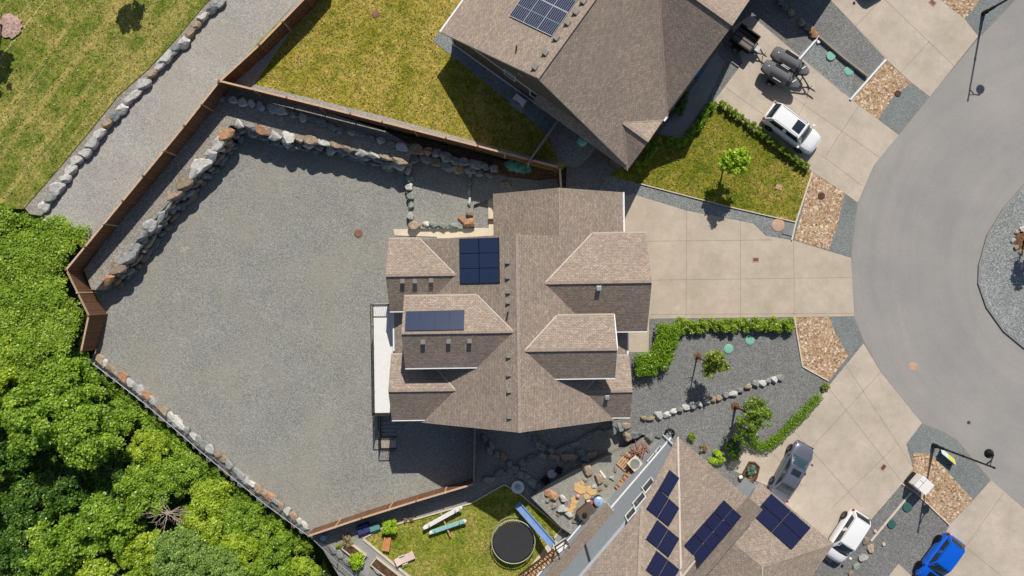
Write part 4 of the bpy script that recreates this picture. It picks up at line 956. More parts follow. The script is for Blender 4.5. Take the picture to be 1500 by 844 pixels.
# ================================================================== boulders
ROCKS = []
def make_rock(seed):
    rg = random.Random(seed); bm = bmesh.new(); bmesh.ops.create_icosphere(bm, subdivisions=3, radius=0.5)
    off = Vector((rg.uniform(0, 99), rg.uniform(0, 99), 0))
    cuts = []
    for _ in range(8):
        n = Vector((rg.gauss(0, 1), rg.gauss(0, 1), rg.gauss(0, .7))).normalized(); cuts.append((n, rg.uniform(.24, .40)))
    cuts.append((Vector((rg.uniform(-.2, .2), rg.uniform(-.2, .2), 1)).normalized(), rg.uniform(.27, .36)))
    for v in bm.verts:
        p = v.co
        for n, d in cuts:
            k = p.dot(n)
            if k > d: p = p - n * (k - d) * 0.97
        p += p.normalized() * (mnoise.noise(p * 3.2 + off) * 0.05 + mnoise.noise(p * 8 + off) * 0.018)
        v.co = p
    me = bpy.data.meshes.new('boulder'); bm.to_mesh(me); bm.free()
    xs = [v.co for v in me.vertices]
    sx = [max(abs(c[i]) for c in xs) for i in range(3)]
    for v in me.vertices: v.co = Vector((v.co.x / sx[0] * .5, v.co.y / sx[1] * .5, v.co.z / sx[2] * .5))
    me.polygons.foreach_set('use_smooth', [True] * len(me.polygons)); me.set_sharp_from_angle(angle=R(14))
    return me
BASE = [make_rock(100 + i) for i in range(9)]
RM = {}
def rock_mesh(i, colour):
    k = (i % 9, colour)
    if k not in RM:
        me = BASE[i % 9].copy(); me.materials.clear(); me.materials.append(M[RC[colour]]); RM[k] = me
    return RM[k]
rr = random.Random(11)
def boulder(px, py, z, sx, sy, sz, rz, colour, label, group=None, sink=0.3):
    """px,py: centre in the photo; z: ground; sizes in metres"""
    p = P(px, py, z + sz * (0.5 - sink))
    o = bpy.data.objects.new('boulder', rock_mesh(rr.randrange(9), colour)); COL.objects.link(o)
    o.location = p; o.scale = (sx, sy, sz); o.rotation_euler = (rr.uniform(-.12, .12), rr.uniform(-.12, .12), rz)
    return tag(o, label, 'boulder', group)
def pick(w):
    return rr.choices(list(w), weights=list(w.values()))[0]
def row(pts, z, sizes, weights, where, start, end, group, along=None, sink=.3, sz=.7, colours=None):
    n = len(pts)
    for i, (x, y) in enumerate(pts):
        a = pts[max(0, i - 1)]; b = pts[min(n - 1, i + 1)]; rz = math.atan2(-(b[1] - a[1]), b[0] - a[0])
        c = (colours or {}).get(i) or pick(weights); s = sizes(i) if callable(sizes) else sizes
        L = s[0] * rr.uniform(.9, 1.15); Wd = s[1] * rr.uniform(.85, 1.15)
        boulder(x, y, z, L, Wd, sz * rr.uniform(.85, 1.15), rz + rr.uniform(-.12, .12), c, '%s boulder, %s, %s' % (c, nth(i + 1, n, start, end), where), group, sink)
def along(pl, n, jit=0.0):
    """n points evenly along a pixel polyline"""
    seg = [math.dist(a, b) for a, b in zip(pl, pl[1:])]; T = sum(seg); out = []
    for k in range(n):
        d = T * (k + .5) / n + rr.uniform(-jit, jit) * T / n; i = 0
        while i < len(seg) - 1 and d > seg[i]: d -= seg[i]; i += 1
        f = d / seg[i]; out.append((pl[i][0] + (pl[i + 1][0] - pl[i][0]) * f, pl[i][1] + (pl[i + 1][1] - pl[i][1]) * f))
    return out
GREYW = {'grey': 5, 'pale grey': 4, 'tan': 1}
def mixed0(a, b): return lambda i: (a * rr.uniform(.82, 1.2), b * rr.uniform(.85, 1.2))
# 1 path edging
pa = [(1200, 10), (1165, 45), (1115, 97), (1075, 140), (1045, 188), (1010, 235), (970, 260), (945, 288), (915, 318), (880, 362), (838, 405), (790, 462), (745, 515), (705, 552), (672, 598), (630, 640), (590, 685), (548, 735), (508, 790), (475, 835)]
pa = [(x / 3.75, y / 3.75) for x, y in pa] + [(x / 3.375, 200 + y / 3.375) for x, y in ((425, 80), (378, 120), (348, 170), (322, 210), (282, 252), (250, 300), (215, 345))]
row(pa, TZ - .15, mixed0(1.2, .86), {'grey': 3, 'pale grey': 6, 'tan': 1}, 'row along the gravel path', 'park', 'wood', 'boulders edging the gravel path', sz=.75, sink=.15, colours={10: 'tan', 16: 'tan', 3: 'tan'})
# 2 boulder wall on the left: core bank and four courses
TOPL = [(338, 188), (322, 210), (300, 234), (276, 260), (250, 290), (226, 320), (202, 352), (178, 386), (150, 414)]
TA = [(343, 179), (366, 185), (390, 194), (404, 198), (430, 205), (454, 206), (469, 209), (490, 212), (507, 215), (530, 222), (564, 231), (593, 239)]
def wall_line(top, off, z, zt=TZ):
    """line of the wall face off metres out from the crest, at height z, back in photo pixels"""
    w = [P(x, y, zt) for x, y in top]; out = []
    for i, p in enumerate(w):
        d = (w[min(i + 1, len(w) - 1)] - w[max(i - 1, 0)]); d.z = 0; d.normalize(); n = Vector((-d.y, d.x, 0))
        if n.dot(Vector((.5, -1, 0))) < 0: n = -n
        q = p + n * off; out.append(X((q.x, q.y, z)))
    return out
def bank(top, off, label):
    t_ = [P(x, y, TZ - .08) for x, y in top]; b_ = [P(x, y, 0.0) for x, y in wall_line(top, off, 0)]
    mb = MB(); n_ = len(t_); mb.add(t_ + b_, [[i, i + 1, n_ + i + 1, n_ + i] for i in range(n_ - 1)]); struct(mb.build('rock_bank', 'soil'), label, 'bank')
bank(TOPL, .15, 'dark earth bank behind the left boulder wall'); bank(TA, .2, 'dark earth bank behind the upper boulder wall')
def jig(pts, j): return [(x + rr.uniform(-j, j), y + rr.uniform(-j, j)) for x, y in pts]
def mixed(a, b): return lambda i: (a * rr.uniform(.75, 1.3), b * rr.uniform(.8, 1.25))
WL = 'boulders of the left wall'
row(along(TOPL, 15, .06), TZ - .6, mixed(1.5, 1.1), {'pale grey': 7, 'grey': 3, 'tan': 2, 'greenish grey': 1}, 'top course of the left wall', 'upper', 'lower', WL, sz=.95, sink=0.1,
    colours={0: 'rusty orange', 1: 'pale grey', 2: 'pale grey', 14: 'rusty orange'})
row(jig(along(wall_line(TOPL, .06, 1.2), 23, .1), 1.8), .95, mixed(.8, .62), {'grey': 6, 'tan': 3, 'pale grey': 1}, 'second course of the left wall', 'upper', 'lower', WL, sz=.75, sink=.1)
row(jig(along(wall_line(TOPL, .22, .75), 24, .12), 2.0), .45, mixed(.78, .6), {'grey': 6, 'tan': 3}, 'third course of the left wall', 'upper', 'lower', WL, sz=.72, sink=.1)
row(jig(along(wall_line(TOPL, .42, .25), 24, .12), 2.0), -.05, mixed(.78, .58), {'grey': 5, 'tan': 5}, 'lowest course of the left wall', 'upper', 'lower', WL, sz=.66, sink=.1)
WU = 'boulders of the upper wall'
row(along(TA, 14, .08), TZ - .5, mixed(1.3, .8), {'pale grey': 5, 'tan': 3, 'grey': 2}, 'top course of the upper wall', 'left', 'right', WU, sz=.8, sink=.1, colours={2: 'rusty orange', 3: 'pale grey', 5: 'tan'})
row(jig(along(wall_line(TA, .25, 1.1), 15, .1), .8), .75, mixed(1.25, .8), {'grey': 6, 'pale grey': 2}, 'second course of the upper wall', 'left', 'right', WU, sz=.85, sink=.1)
row(jig(along(wall_line(TA, .45, .4), 14, .1), .8), .0, mixed(1.1, .62), {'grey': 6, 'tan': 1}, 'lowest course of the upper wall', 'left', 'right', WU, sz=.85, sink=.15)
# 4 rockery under the upper fence
TD = [(318, 142), (350, 149), (378, 154), (412, 164), (448, 173), (487, 187), (534, 200), (568, 210), (596, 218)]
row(jig(along(TD, 19, .15), 1.5), TZ - .05, mixed(.98, .66), {'grey': 6, 'pale grey': 3}, 'shaded rockery under the upper fence', 'left', 'right', 'boulders of the shaded rockery', sz=.65, sink=.2)
TE = [(604, 219), (626, 222), (647, 227), (664, 237), (679, 238), (700, 242), (733, 249)]
row(jig(along(TE, 9, .1), 1), 1.35, mixed(1.15, .85), {'grey': 5, 'tan': 2}, 'upper course beside the green tarp', 'left', 'right', 'boulders beside the green tarp', sz=.85, sink=.15)
TF = [(600, 232), (630, 234), (666, 246), (700, 252), (728, 259)]
row(jig(along(TF, 8, .1), 1), .6, mixed(1.15, .8), {'grey': 5, 'tan': 2}, 'lower course beside the green tarp', 'left', 'right', 'boulders beside the green tarp', sz=.9, sink=.15)
# 5 planter frame
row([(599, 241), (597, 250), (601, 262), (599, 274), (601, 287), (602, 301), (600, 317)], .2, lambda i: (.7, .62), {'pale grey': 4, 'greenish grey': 4}, 'left side of the small gravel bed', 'upper', 'lower', 'boulders framing the small gravel bed', sz=.7, sink=.15)
row([(625, 329), (634, 330), (649, 331), (664, 331)], .2, lambda i: (.82, .5), {'pale grey': 3, 'greenish grey': 4}, 'bottom side of the small gravel bed', 'left', 'right', 'boulders framing the small gravel bed', sz=.55, sink=.2)
row([(689, 256), (688, 268), (687, 282), (688, 296)], .2, lambda i: (.75, .4), {'pale grey': 4, 'grey': 3}, 'right side of the small gravel bed', 'upper', 'lower', 'boulders framing the small gravel bed', sz=.5, sink=.2)
boulder(608, 331, .05, 1.15, .85, .85, .3, 'tan', 'large tan boulder at the lower left corner of the small gravel bed', sink=.15)
boulder(597, 276, .05, .9, .4, .5, 1.5, 'rusty orange', 'narrow rusty boulder outside the left side of the small gravel bed', sink=.15)
boulder(688, 325, .05, 1.15, .95, .9, .4, 'rusty orange', 'largest rusty orange boulder, at the lower right corner of the small gravel bed', sink=.1)
boulder(676, 322, .1, .8, .6, .55, -.6, 'rusty orange', 'low rusty boulder left of the largest rusty orange boulder', sink=.2)
boulder(689, 313, .2, .8, .6, .6, .5, 'tan', 'tan boulder just above the largest rusty orange boulder', sink=.2)
boulder(742, 271, .1, 1.1, .5, .6, -.25, 'tan', 'tan boulder in the shade at the corner of the house roof near the tarp', sink=.2)
boulder(738, 258, .2, .7, .6, .6, .3, 'grey', 'grey boulder under the left end of the green tarp', sink=.2)
# 6 edge of the wood
EW = along([(142, 523), (150, 530), (173, 548), (193, 563), (212, 576), (232, 595), (253, 614), (276, 633), (299, 652), (324, 669), (340, 685), (365, 707), (386, 720), (411, 741), (436, 762), (452, 774)], 36, .12)
row(EW, 0.0, mixed(.95, .72), {'grey': 4, 'pale grey': 5, 'tan': 4}, 'row at the edge of the wood', 'upper', 'lower', 'boulders along the edge of the wood', sz=.55, sink=.25, colours={4: 'rusty orange', 8: 'rusty orange', 29: 'rusty orange', 0: 'tan'})
row(along([(138, 532), (206, 584), (296, 662), (386, 734), (448, 780)], 26, .2), -.55, lambda i: (.8, .6), {'grey': 5, 'tan': 3}, 'lower course facing the wood', 'upper', 'lower', 'boulders facing the wood', sz=.7, sink=.2)
# 7 front gravel row
FR = [(x / 3.518 + 900, y / 3.518 + 440) for x, y in ((62, 645), (150, 608), (188, 608), (228, 594), (270, 590), (306, 574), (338, 562), (372, 550), (408, 540), (440, 535), (478, 520), (506, 508), (540, 502), (576, 488), (612, 480), (648, 463), (692, 446), (728, 430), (762, 428), (792, 417), (822, 410), (852, 400))]
row(FR, FZ, mixed0(.68, .56), {'pale grey': 4, 'grey': 6, 'tan': 1}, 'row across the front gravel', 'house', 'street', 'boulders across the front gravel', sz=.5, sink=.25, colours={0: 'tan', 1: 'tan', 2: 'tan', 12: 'tan', 16: 'tan', 11: 'tan'})
row([(896, 632), (908, 626), (918, 640), (930, 636)], .7, lambda i: (.85, .7), {'grey': 3, 'tan': 2}, 'low step under the house corner', 'left', 'right', 'boulders under the house corner', sz=.9, sink=.1)
row([(952, 640), (968, 662)], PZ - .1, lambda i: (.85, .75), {'grey': 4}, 'short steps by the lower house corner', 'upper', 'lower', 'boulders by the lower house corner', sz=.9, sink=.1)
# 8 shaded side yard
sc = lambda L: [(690 + x / 7.03, 620 + y / 7.03) for x, y in L]
row(sc([(140, 150), (210, 225), (190, 285), (270, 320), (330, 345), (395, 420), (450, 470)]), .0, lambda i: (.85, .6), {'grey': 5, 'tan': 2}, 'shaded line beside the thin grey fence', 'upper', 'lower', 'boulders in the shaded side yard', sz=.7, sink=.2)
row(sc([(620, 120), (655, 160), (690, 220), (730, 255), (825, 280)]), .0, lambda i: (.9, .65), {'grey': 5, 'pale grey': 2}, 'shaded line under the roof peak', 'upper', 'lower', 'boulders in the shaded side yard', sz=.7, sink=.2)
row(sc([(180, 575), (305, 510), (420, 480), (530, 410), (620, 360), (740, 335), (860, 345), (960, 350), (1030, 360), (1130, 310), (1180, 370), (1240, 325)]), .0, lambda i: (1.0, .7), {'grey': 5, 'tan': 2}, 'shaded line across the side yard', 'fence', 'street', 'boulders in the shaded side yard', sz=.6, sink=.25)
row(sc([(500, 530), (570, 570), (630, 620), (700, 660)]), .0, lambda i: (.95, .8), {'grey': 5, 'tan': 2}, 'shaded clump by the round white dish', 'upper', 'lower', 'boulders in the shaded side yard', sz=.6, sink=.25)
row(sc([(900, 290), (980, 250), (1060, 215), (1150, 165), (1240, 120), (1310, 90)]), .0, lambda i: (1.1, .5), {'grey': 5}, 'dark shaded ledge under the eave', 'left', 'right', 'boulders of the dark ledge', sz=.55, sink=.3)
# 9 sunny patio boulders
boulder(861, 689, PZ, 1.35, .85, .55, -.7, 'tan', 'broad tan boulder lying between shade and flagstones', sink=.15)
boulder(878, 702, PZ, 1.0, .8, .5, -.6, 'tan', 'tan boulder beside the white plank', sink=.15)
boulder(808, 725, PZ, 1.3, .75, .6, -.6, 'rusty orange', 'long pinkish boulder at the tip of the sunny gravel', sink=.15)
boulder(824, 730, PZ, .8, .55, .5, -.5, 'pale grey', 'pale boulder right of the long pinkish boulder', sink=.15)
boulder(824, 746, PZ, .9, .75, .55, .3, 'pale grey', 'rounded pale boulder between lawn corner and flagstones', sink=.15)
boulder(834, 754, PZ, .85, .5, .45, -.5, 'pale grey', 'lower pale boulder beside the patio', sink=.15)
# 10 top right
TR = [(x / 6.49 + 1080, y / 6.49) for x, y in ((400, 20), (445, 75), (510, 130), (615, 215), (655, 260), (705, 295), (735, 330))]
row(TR, FZ, lambda i: (.7, .65), {'tan': 3, 'grey': 3}, 'short row near the two green lids', 'upper', 'lower', 'boulders of the short upper row', sz=.6, sink=.2, colours={5: 'rusty orange', 6: 'rusty orange', 2: 'tan', 3: 'tan'})
# 11 beside white van
row([(1268, 793), (1275, 804), (1265, 817), (1253, 830), (1246, 841)], FZ, lambda i: (.75, .62), {'pale grey': 4, 'tan': 3}, 'stepping row beside the white parked car', 'upper', 'lower', 'boulders beside the white car', sz=.35, sink=.3, colours={1: 'tan', 3: 'greenish grey'})
# 12 garden corner of the lower house
row([(487, 805), (499, 812), (510, 824), (554, 836), (566, 846)], 0, lambda i: (.95, .6), {'grey': 4, 'pale grey': 2}, 'garden row beside the raised beds', 'upper', 'lower', 'boulders beside the raised beds', sz=.5, sink=.3)
boulder(510, 792, 0, .8, .6, .6, .3, 'tan', 'tan boulder at the corner of the reddish fence garden', sink=.3)
# 13 island tree ring
row([(1484, 352), (1490, 341), (1497, 336), (1488, 362), (1496, 369)], FZ + .14, lambda i: (.5, .45), {'pale grey': 2, 'tan': 3}, 'ring round the traffic island tree', 'left', 'lower', 'stones round the island tree', sz=.3, sink=.3)

for x, y in ((812, 741), (818, 753), (829, 738), (871, 713), (889, 709), (897, 700), (842, 764), (850, 759), (803, 733), (857, 703), (902, 688), (880, 716)):
    boulder(x, y, PZ, rr.uniform(.35, .6), rr.uniform(.28, .45), rr.uniform(.2, .32), rr.uniform(0, 3), rr.choice(['tan', 'tan', 'pale grey']), 'small loose stone lying on the sunny patio gravel', 'small loose stones on the patio gravel', .2)
# ================================================================== vehicles
def patch(c00, c10, c11, c01, bulge, nrm, nu=6, nv=5):
    c = [Vector(p) for p in (c00, c10, c11, c01)]; vs, fs = [], []
    for j in range(nv + 1):
        for i in range(nu + 1):
            u, v = i / nu, j / nv
            p = (c[0] * (1 - u) + c[1] * u) * (1 - v) + (c[3] * (1 - u) + c[2] * u) * v
            vs.append(p + Vector(nrm) * bulge * (4 * u * (1 - u)) * (0.4 + 2.4 * v * (1 - v)))
    fs = [[j * (nu + 1) + i, j * (nu + 1) + i + 1, (j + 1) * (nu + 1) + i + 1, (j + 1) * (nu + 1) + i] for j in range(nv) for i in range(nu)]
    return vs, fs
def inset(q, k, off, nrm):
    q = [Vector(p) for p in q]; cx = sum(q, Vector()) / 4
    return [p + (cx - p) * k + Vector(nrm) * off for p in q]
def car(label, loc, rz, L, W, Ht, paint, hood=(.62, .98), cab=(-.47, -.36, .12, .30), belt=1.0, roofw=.70, boot=None, sunroof=False, glass='car_glass_clear', front_seen=True, rails=False, rim='rim', clear=.22, stripe=None):
    """x forward. cab = rear base, rear top, front top, front base as fractions of the length"""
    t = thing('parked_car', label, 'car', loc, rz)
    hl, hw = L / 2, W / 2
    xs = [-.5, -.492, -.47, -.43, -.36, -.25, -.1, .05, .2, .3, .38, .44, .475, .493, .5]
    def top(f):
        if f > cab[3]: 
            q = (f - cab[3]) / (.5 - cab[3]); return belt - .03 - (belt - hood[0] - .10) * (q ** 1.6)
        if f < cab[0] and boot: return boot
        return belt
    mb = MB(); ring = []
    for f in xs:
        x = f * L; e = abs(2 * f); w = hw * (1 - .24 * e ** 7 - .03 * e ** 2); zt = top(f)
        if f >= .493: zt -= .16
        elif f >= .475: zt -= .06
        if f <= -.492: zt -= .14
        elif f <= -.47: zt -= .04
        zb = clear + (.12 if e > .95 else 0)
        half = [(w * .80, zb), (w * .965, zb + .10), (w, zb + .30), (w * .985, zt - .22), (w * .935, zt - .06), (w * .80, zt + .005), (w * .42, zt + .035), (0, zt + .042)]
        ring.append([(x, y, z) for y, z in half] + [(x, -y, z) for y, z in half[-2::-1]])
    k = len(ring[0]); vs = [p for r_ in ring for p in r_]
    fs = [[i * k + j, (i + 1) * k + j, (i + 1) * k + j + 1, i * k + j + 1] for i in range(len(xs) - 1) for j in range(k - 1)]
    fs += [list(range(k)), [len(vs) - 1 - j for j in range(k)]]
    mb.add(vs, fs)
    fs2 = [[i * k, i * k + k - 1, (i + 1) * k + k - 1, (i + 1) * k] for i in range(len(xs) - 1)]; mb.add(vs, fs2)
    # cabin
    bw, rw = hw * .90, hw * roofw; rz_ = Ht
    xb0, xt0, xt1, xb1 = [c * L for c in cab]
    bl = belt - .02; frontb = (belt - .05)
    A = [(xb0, bw * .92, bl), (xb1, bw * .9, frontb), (xb1, -bw * .9, frontb), (xb0, -bw * .92, bl)]
    T = [(xt0, rw * .93, rz_ - .06), (xt1, rw * .93, rz_ - .05), (xt1, -rw * .93, rz_ - .05), (xt0, -rw * .93, rz_ - .06)]
    sides = {'front': ([A[2], A[1], T[1], T[2]], (.5, 0, .5), .16), 'rear': ([A[0], A[3], T[3], T[0]], (-.6, 0, .4), .10), 'left': ([A[1], A[0], T[0], T[1]], (0, .9, .2), .05), 'right': ([A[3], A[2], T[2], T[3]], (0, -.9, .2), .05)}
    for q, nr, bg in sides.values():
        v_, f_ = patch(*q, bg, nr); mb.add(v_, f_)
    v_, f_ = patch(T[3], T[2], T[1], T[0], .05, (0, 0, 1), 8, 8); mb.add(v_, f_)
    bm = bmesh.new(); me = mb.mesh('body', paint); bm.from_mesh(me); bmesh.ops.remove_doubles(bm, verts=bm.verts, dist=.004); bmesh.ops.recalc_face_normals(bm, faces=bm.faces); bm.to_mesh(me); bm.free()
    me.polygons.foreach_set('use_smooth', [True] * len(me.polygons)); me.set_sharp_from_angle(angle=R(48))
    body = mesh_obj('body', me, t)
    def glass_patch(name, q, nr, bg, ins, mat, off=.018):
        c = sum([Vector(p) for p in q], Vector()) / 4
        qq = inset(q, ins, off, Vector(nr).normalized()); v_, f_ = patch(*qq, bg * .92, nr); g = MB(); g.add(v_, f_); return g.build(name, mat, t, smooth=60)
    q, nr, bg = sides['front']; glass_patch('windshield', q, nr, bg, .10, glass)
    q, nr, bg = sides['rear']; glass_patch('rear_window', q, nr, bg, .12, 'car_glass')
    for s in ('left', 'right'):
        q, nr, bg = sides[s]; a0, a1, a2, a3 = [Vector(p) for p in q]
        for u0, u1 in ((.10, .50), (.54, .93)):
            qq = [a0.lerp(a1, u0), a0.lerp(a1, u1), a3.lerp(a2, u1), a3.lerp(a2, u0)]
            low = [qq[0].lerp(qq[3], .10), qq[1].lerp(qq[2], .10), qq[1].lerp(qq[2], .86), qq[0].lerp(qq[3], .86)]
            v_, f_ = patch(*[p + Vector(nr).normalized() * .035 for p in low], bg * .6, nr); g = MB(); g.add(v_, f_); g.build('side_window', 'car_glass', t, smooth=60)
    if sunroof:
        v_, f_ = patch(*[Vector(p) for p in ((xt1 - .18 - sunroof, -rw * .56, rz_ + .005), (xt1 - .18, -rw * .56, rz_ + .005), (xt1 - .18, rw * .56, rz_ + .005), (xt1 - .18 - sunroof, rw * .56, rz_ + .005))], .03, (0, 0, 1)); g = MB(); g.add(v_, f_)
        g.build('sunroof', 'car_glass', t, smooth=60)
    if rails:
        for s in (1, -1):
            g = MB(); g.tube([(xt0 + .1, s * rw * .86, rz_ - .02), (xt0 + .25, s * rw * .86, rz_ + .06), (xt1 - .3, s * rw * .86, rz_ + .06), (xt1 - .15, s * rw * .86, rz_ - .02)], .02, 6); g.build('roof_rail', 'steel', t)
    if stripe:
        g = MB(); x0_ = cab[3] * L + .15; g.add([(x0_, -.3, top(cab[3]) + .06), (hl * .9, -.26, top(.45) + .05), (hl * .9, .26, top(.45) + .05), (x0_, .3, top(cab[3]) + .06)], [[0, 1, 2, 3]]); g.build('hood_stripe', stripe, t)
    wr = .33
    for fx in (.31, -.30):
        for s in (1, -1):
            g = MB(); c = (fx * L, s * (hw - .10), wr); g.lathe([(wr * .62, .0), (wr * .62, .115), (wr * .94, .125), (wr, .09), (wr, -.09), (wr * .9, -.12)] if s > 0 else [(wr * .9, .12), (wr, .09), (wr, -.09), (wr * .94, -.125), (wr * .62, -.115), (wr * .62, 0)], c, 22, axis='Y')
            wh = g.build('wheel', 'tyre', t, smooth=50)
            g = MB()
            for i in range(5):
                an = i * 2 * math.pi / 5; g.beam(Vector(c) + Vector((0, s * .085, 0)), Vector(c) + Vector((math.cos(an) * wr * .6, s * .105, math.sin(an) * wr * .6)), .07, .02)
            g.tube([Vector(c) + Vector((math.cos(an * .5236) * wr * .6, s * .115, math.sin(an * .5236) * wr * .6)) for an in range(13)], .022, 6, caps=False)
            sub(g.build('rim', rim), wh)
            ar = MB(); ar.tube([Vector((c[0] + math.cos(a_) * wr * 1.13, s * (hw * .985), wr + math.sin(a_) * wr * 1.13)) for a_ in [i * math.pi / 10 for i in range(11)]], .03, 6); ar.build('wheel_arch', 'black_metal', t)
    for s in (1, -1):
        g = MB(); g.box((cab[3] * L - .12, s * (hw + .09), belt + .03), (.16, .20, .13), s * .15); g.build('wing_mirror', paint, t, bevel=.03)
        zt = top(.45); g = MB(); g.add([(hl * .955, s * hw * .50, zt - .12), (hl * .93, s * hw * .80, zt - .12), (hl * .80, s * hw * .86, zt + .01), (hl * .86, s * hw * .52, zt + .02), (hl * .99, s * hw * .48, zt - .26), (hl * .95, s * hw * .84, zt - .26)], [[0, 1, 2, 3], [0, 4, 5, 1]] if s < 0 else [[3, 2, 1, 0], [1, 5, 4, 0]]); g.build('headlight', 'lamp_clear', t)
        zr_ = top(-.49) - .16; g = MB(); g.box((-hl * .955, s * hw * .80, zr_ - .02), (.16, .16, .22), s * .35); g.build('taillight', 'lamp_red', t, bevel=.02)
    g = MB(); g.box((hl * .985, 0, .48), (.05, hw * 1.1, .16)); g.build('grille', 'black_metal', t)
    g = MB(); g.box((-hl * .992, 0, .62), (.03, .5, .12)); g.build('number_plate', 'white_plastic', t)
    return t
def heading(x0, y0, x1, y1): return math.atan2(-(y1 - y0), x1 - x0)
def at(px, py, zmid, z=FZ):
    p = P(px, py, z + zmid); p.z = z + 0.012; return p
car('white sport utility car with a dark sunroof beside the laurel hedge', at(1160.5, 188.5, .75), heading(1128.4, 161, 1198.3, 213.5), 4.75, 1.92, 1.74, 'paint_white', (.80, 1.0), (-.475, -.40, .14, .265), 1.08, .80, sunroof=.72, rails=True)
car('silver grey sedan with a sunroof on the lower driveway', at(1159.5, 689.5, .6), heading(1140, 726, 1180, 653), 4.75, 1.84, 1.44, 'paint_silver', (.66, .95), (-.40, -.22, .10, .27), .94, .72, boot=.98, sunroof=.5)
car('white hatchback with a wide dark windscreen partly under the garage eave', at(1240, 786, .7), heading(1262, 755, 1219, 821), 4.3, 1.82, 1.56, 'paint_white', (.70, .96), (-.48, -.40, .12, .32), .98, .78, glass='car_glass')
car('bright blue hatchback with a black bonnet stripe in the bottom right corner', at(1377, 820, .7), heading(1402, 786, 1351, 855), 4.2, 1.82, 1.5, 'paint_blue', (.70, .95), (-.475, -.38, .08, .25), .98, .78, glass='car_glass', rim='rim_dark', stripe='paint_black')
car('dark car at the top edge on the pale corner driveway', at(1266, -47, .7), heading(1245, -86, 1294, -3), 4.7, 1.85, 1.5, 'paint_black', (.70, .95), (-.46, -.34, .10, .27), .98, .75)

def watercraft(loc, rz, label):
    t = thing('watercraft', label, 'jet ski', loc, rz, 'covered watercraft on the trailer')
    L, W = 3.3, 1.22; mb = MB(); xs = [-.5, -.49, -.45, -.36, -.2, 0, .18, .32, .42, .475, .5]
    ring = []
    for f in xs:
        w = W / 2 * (1 - .75 * max(0, (f - .18) / .32) ** 2.2 - .30 * max(0, (-f - .36) / .14) ** 2); x = f * L
        # profile of the cover: seat hump in the middle, handlebar hump ahead of it
        zc = .62 + .26 * math.exp(-((f + .10) / .17) ** 2) + .30 * math.exp(-((f - .16) / .07) ** 2) + .06 * math.exp(-((f + .4) / .1) ** 2)
        half = [(w * .55, .02), (w * .95, .30), (w, .42), (w * .93, .52), (w * .62, .60), (w * .36, zc - .04), (0, zc)]
        ring.append([(x, y, z) for y, z in half] + [(x, -y, z) for y, z in half[-2::-1]])
    k = len(ring[0]); vs = [p for r_ in ring for p in r_]
    mb.add(vs, [[i * k + j, (i + 1) * k + j, (i + 1) * k + j + 1, i * k + j + 1] for i in range(len(xs) - 1) for j in range(k - 1)] + [list(range(k)), [len(vs) - 1 - j for j in range(k)]] + [[i * k, i * k + k - 1, (i + 1) * k + k - 1, (i + 1) * k] for i in range(len(xs) - 1)])
    o = mb.build('cover', 'cover_grey', t, smooth=50); s_ = o.modifiers.new('sub', 'SUBSURF'); s_.levels = 1; s_.render_levels = 1
    g = MB(); g.box((.52, 0, .99), (.14, .72, .10)); g.box((.50, .30, .98), (.12, .14, .12)); g.box((.50, -.30, .98), (.12, .14, .12)); g.build('handlebar_cover', 'cover_grey', t, bevel=.04)
    for s in (1, -1):
        g = MB(); g.box((-.28, s * .43, .69), (1.15, .27, .03), 0); g.build('footwell', 'cover_dark', t, bevel=.01)
        g = MB(); g.beam((-.50, s * .575, .68), (.20, s * .56, .68), .07, .04); g.build('strap', 'strap', t)
    g = MB(); g.beam((.95, -.10, .70), (1.12, .26, .66), .07, .03); g.build('strap', 'strap', t)
    g = MB(); g.lathe([(.05, 0), (.05, .03)], (-1.25, 0, .70), 10); g.build('cap', 'strap', t)
    g = MB(); g.box((.80, 0, .70), (.2, .80, .07)); g.build('cover_fold', 'cover_dark', t, bevel=.02)
    return t
hd = heading(1141, 102, 1186, 131)
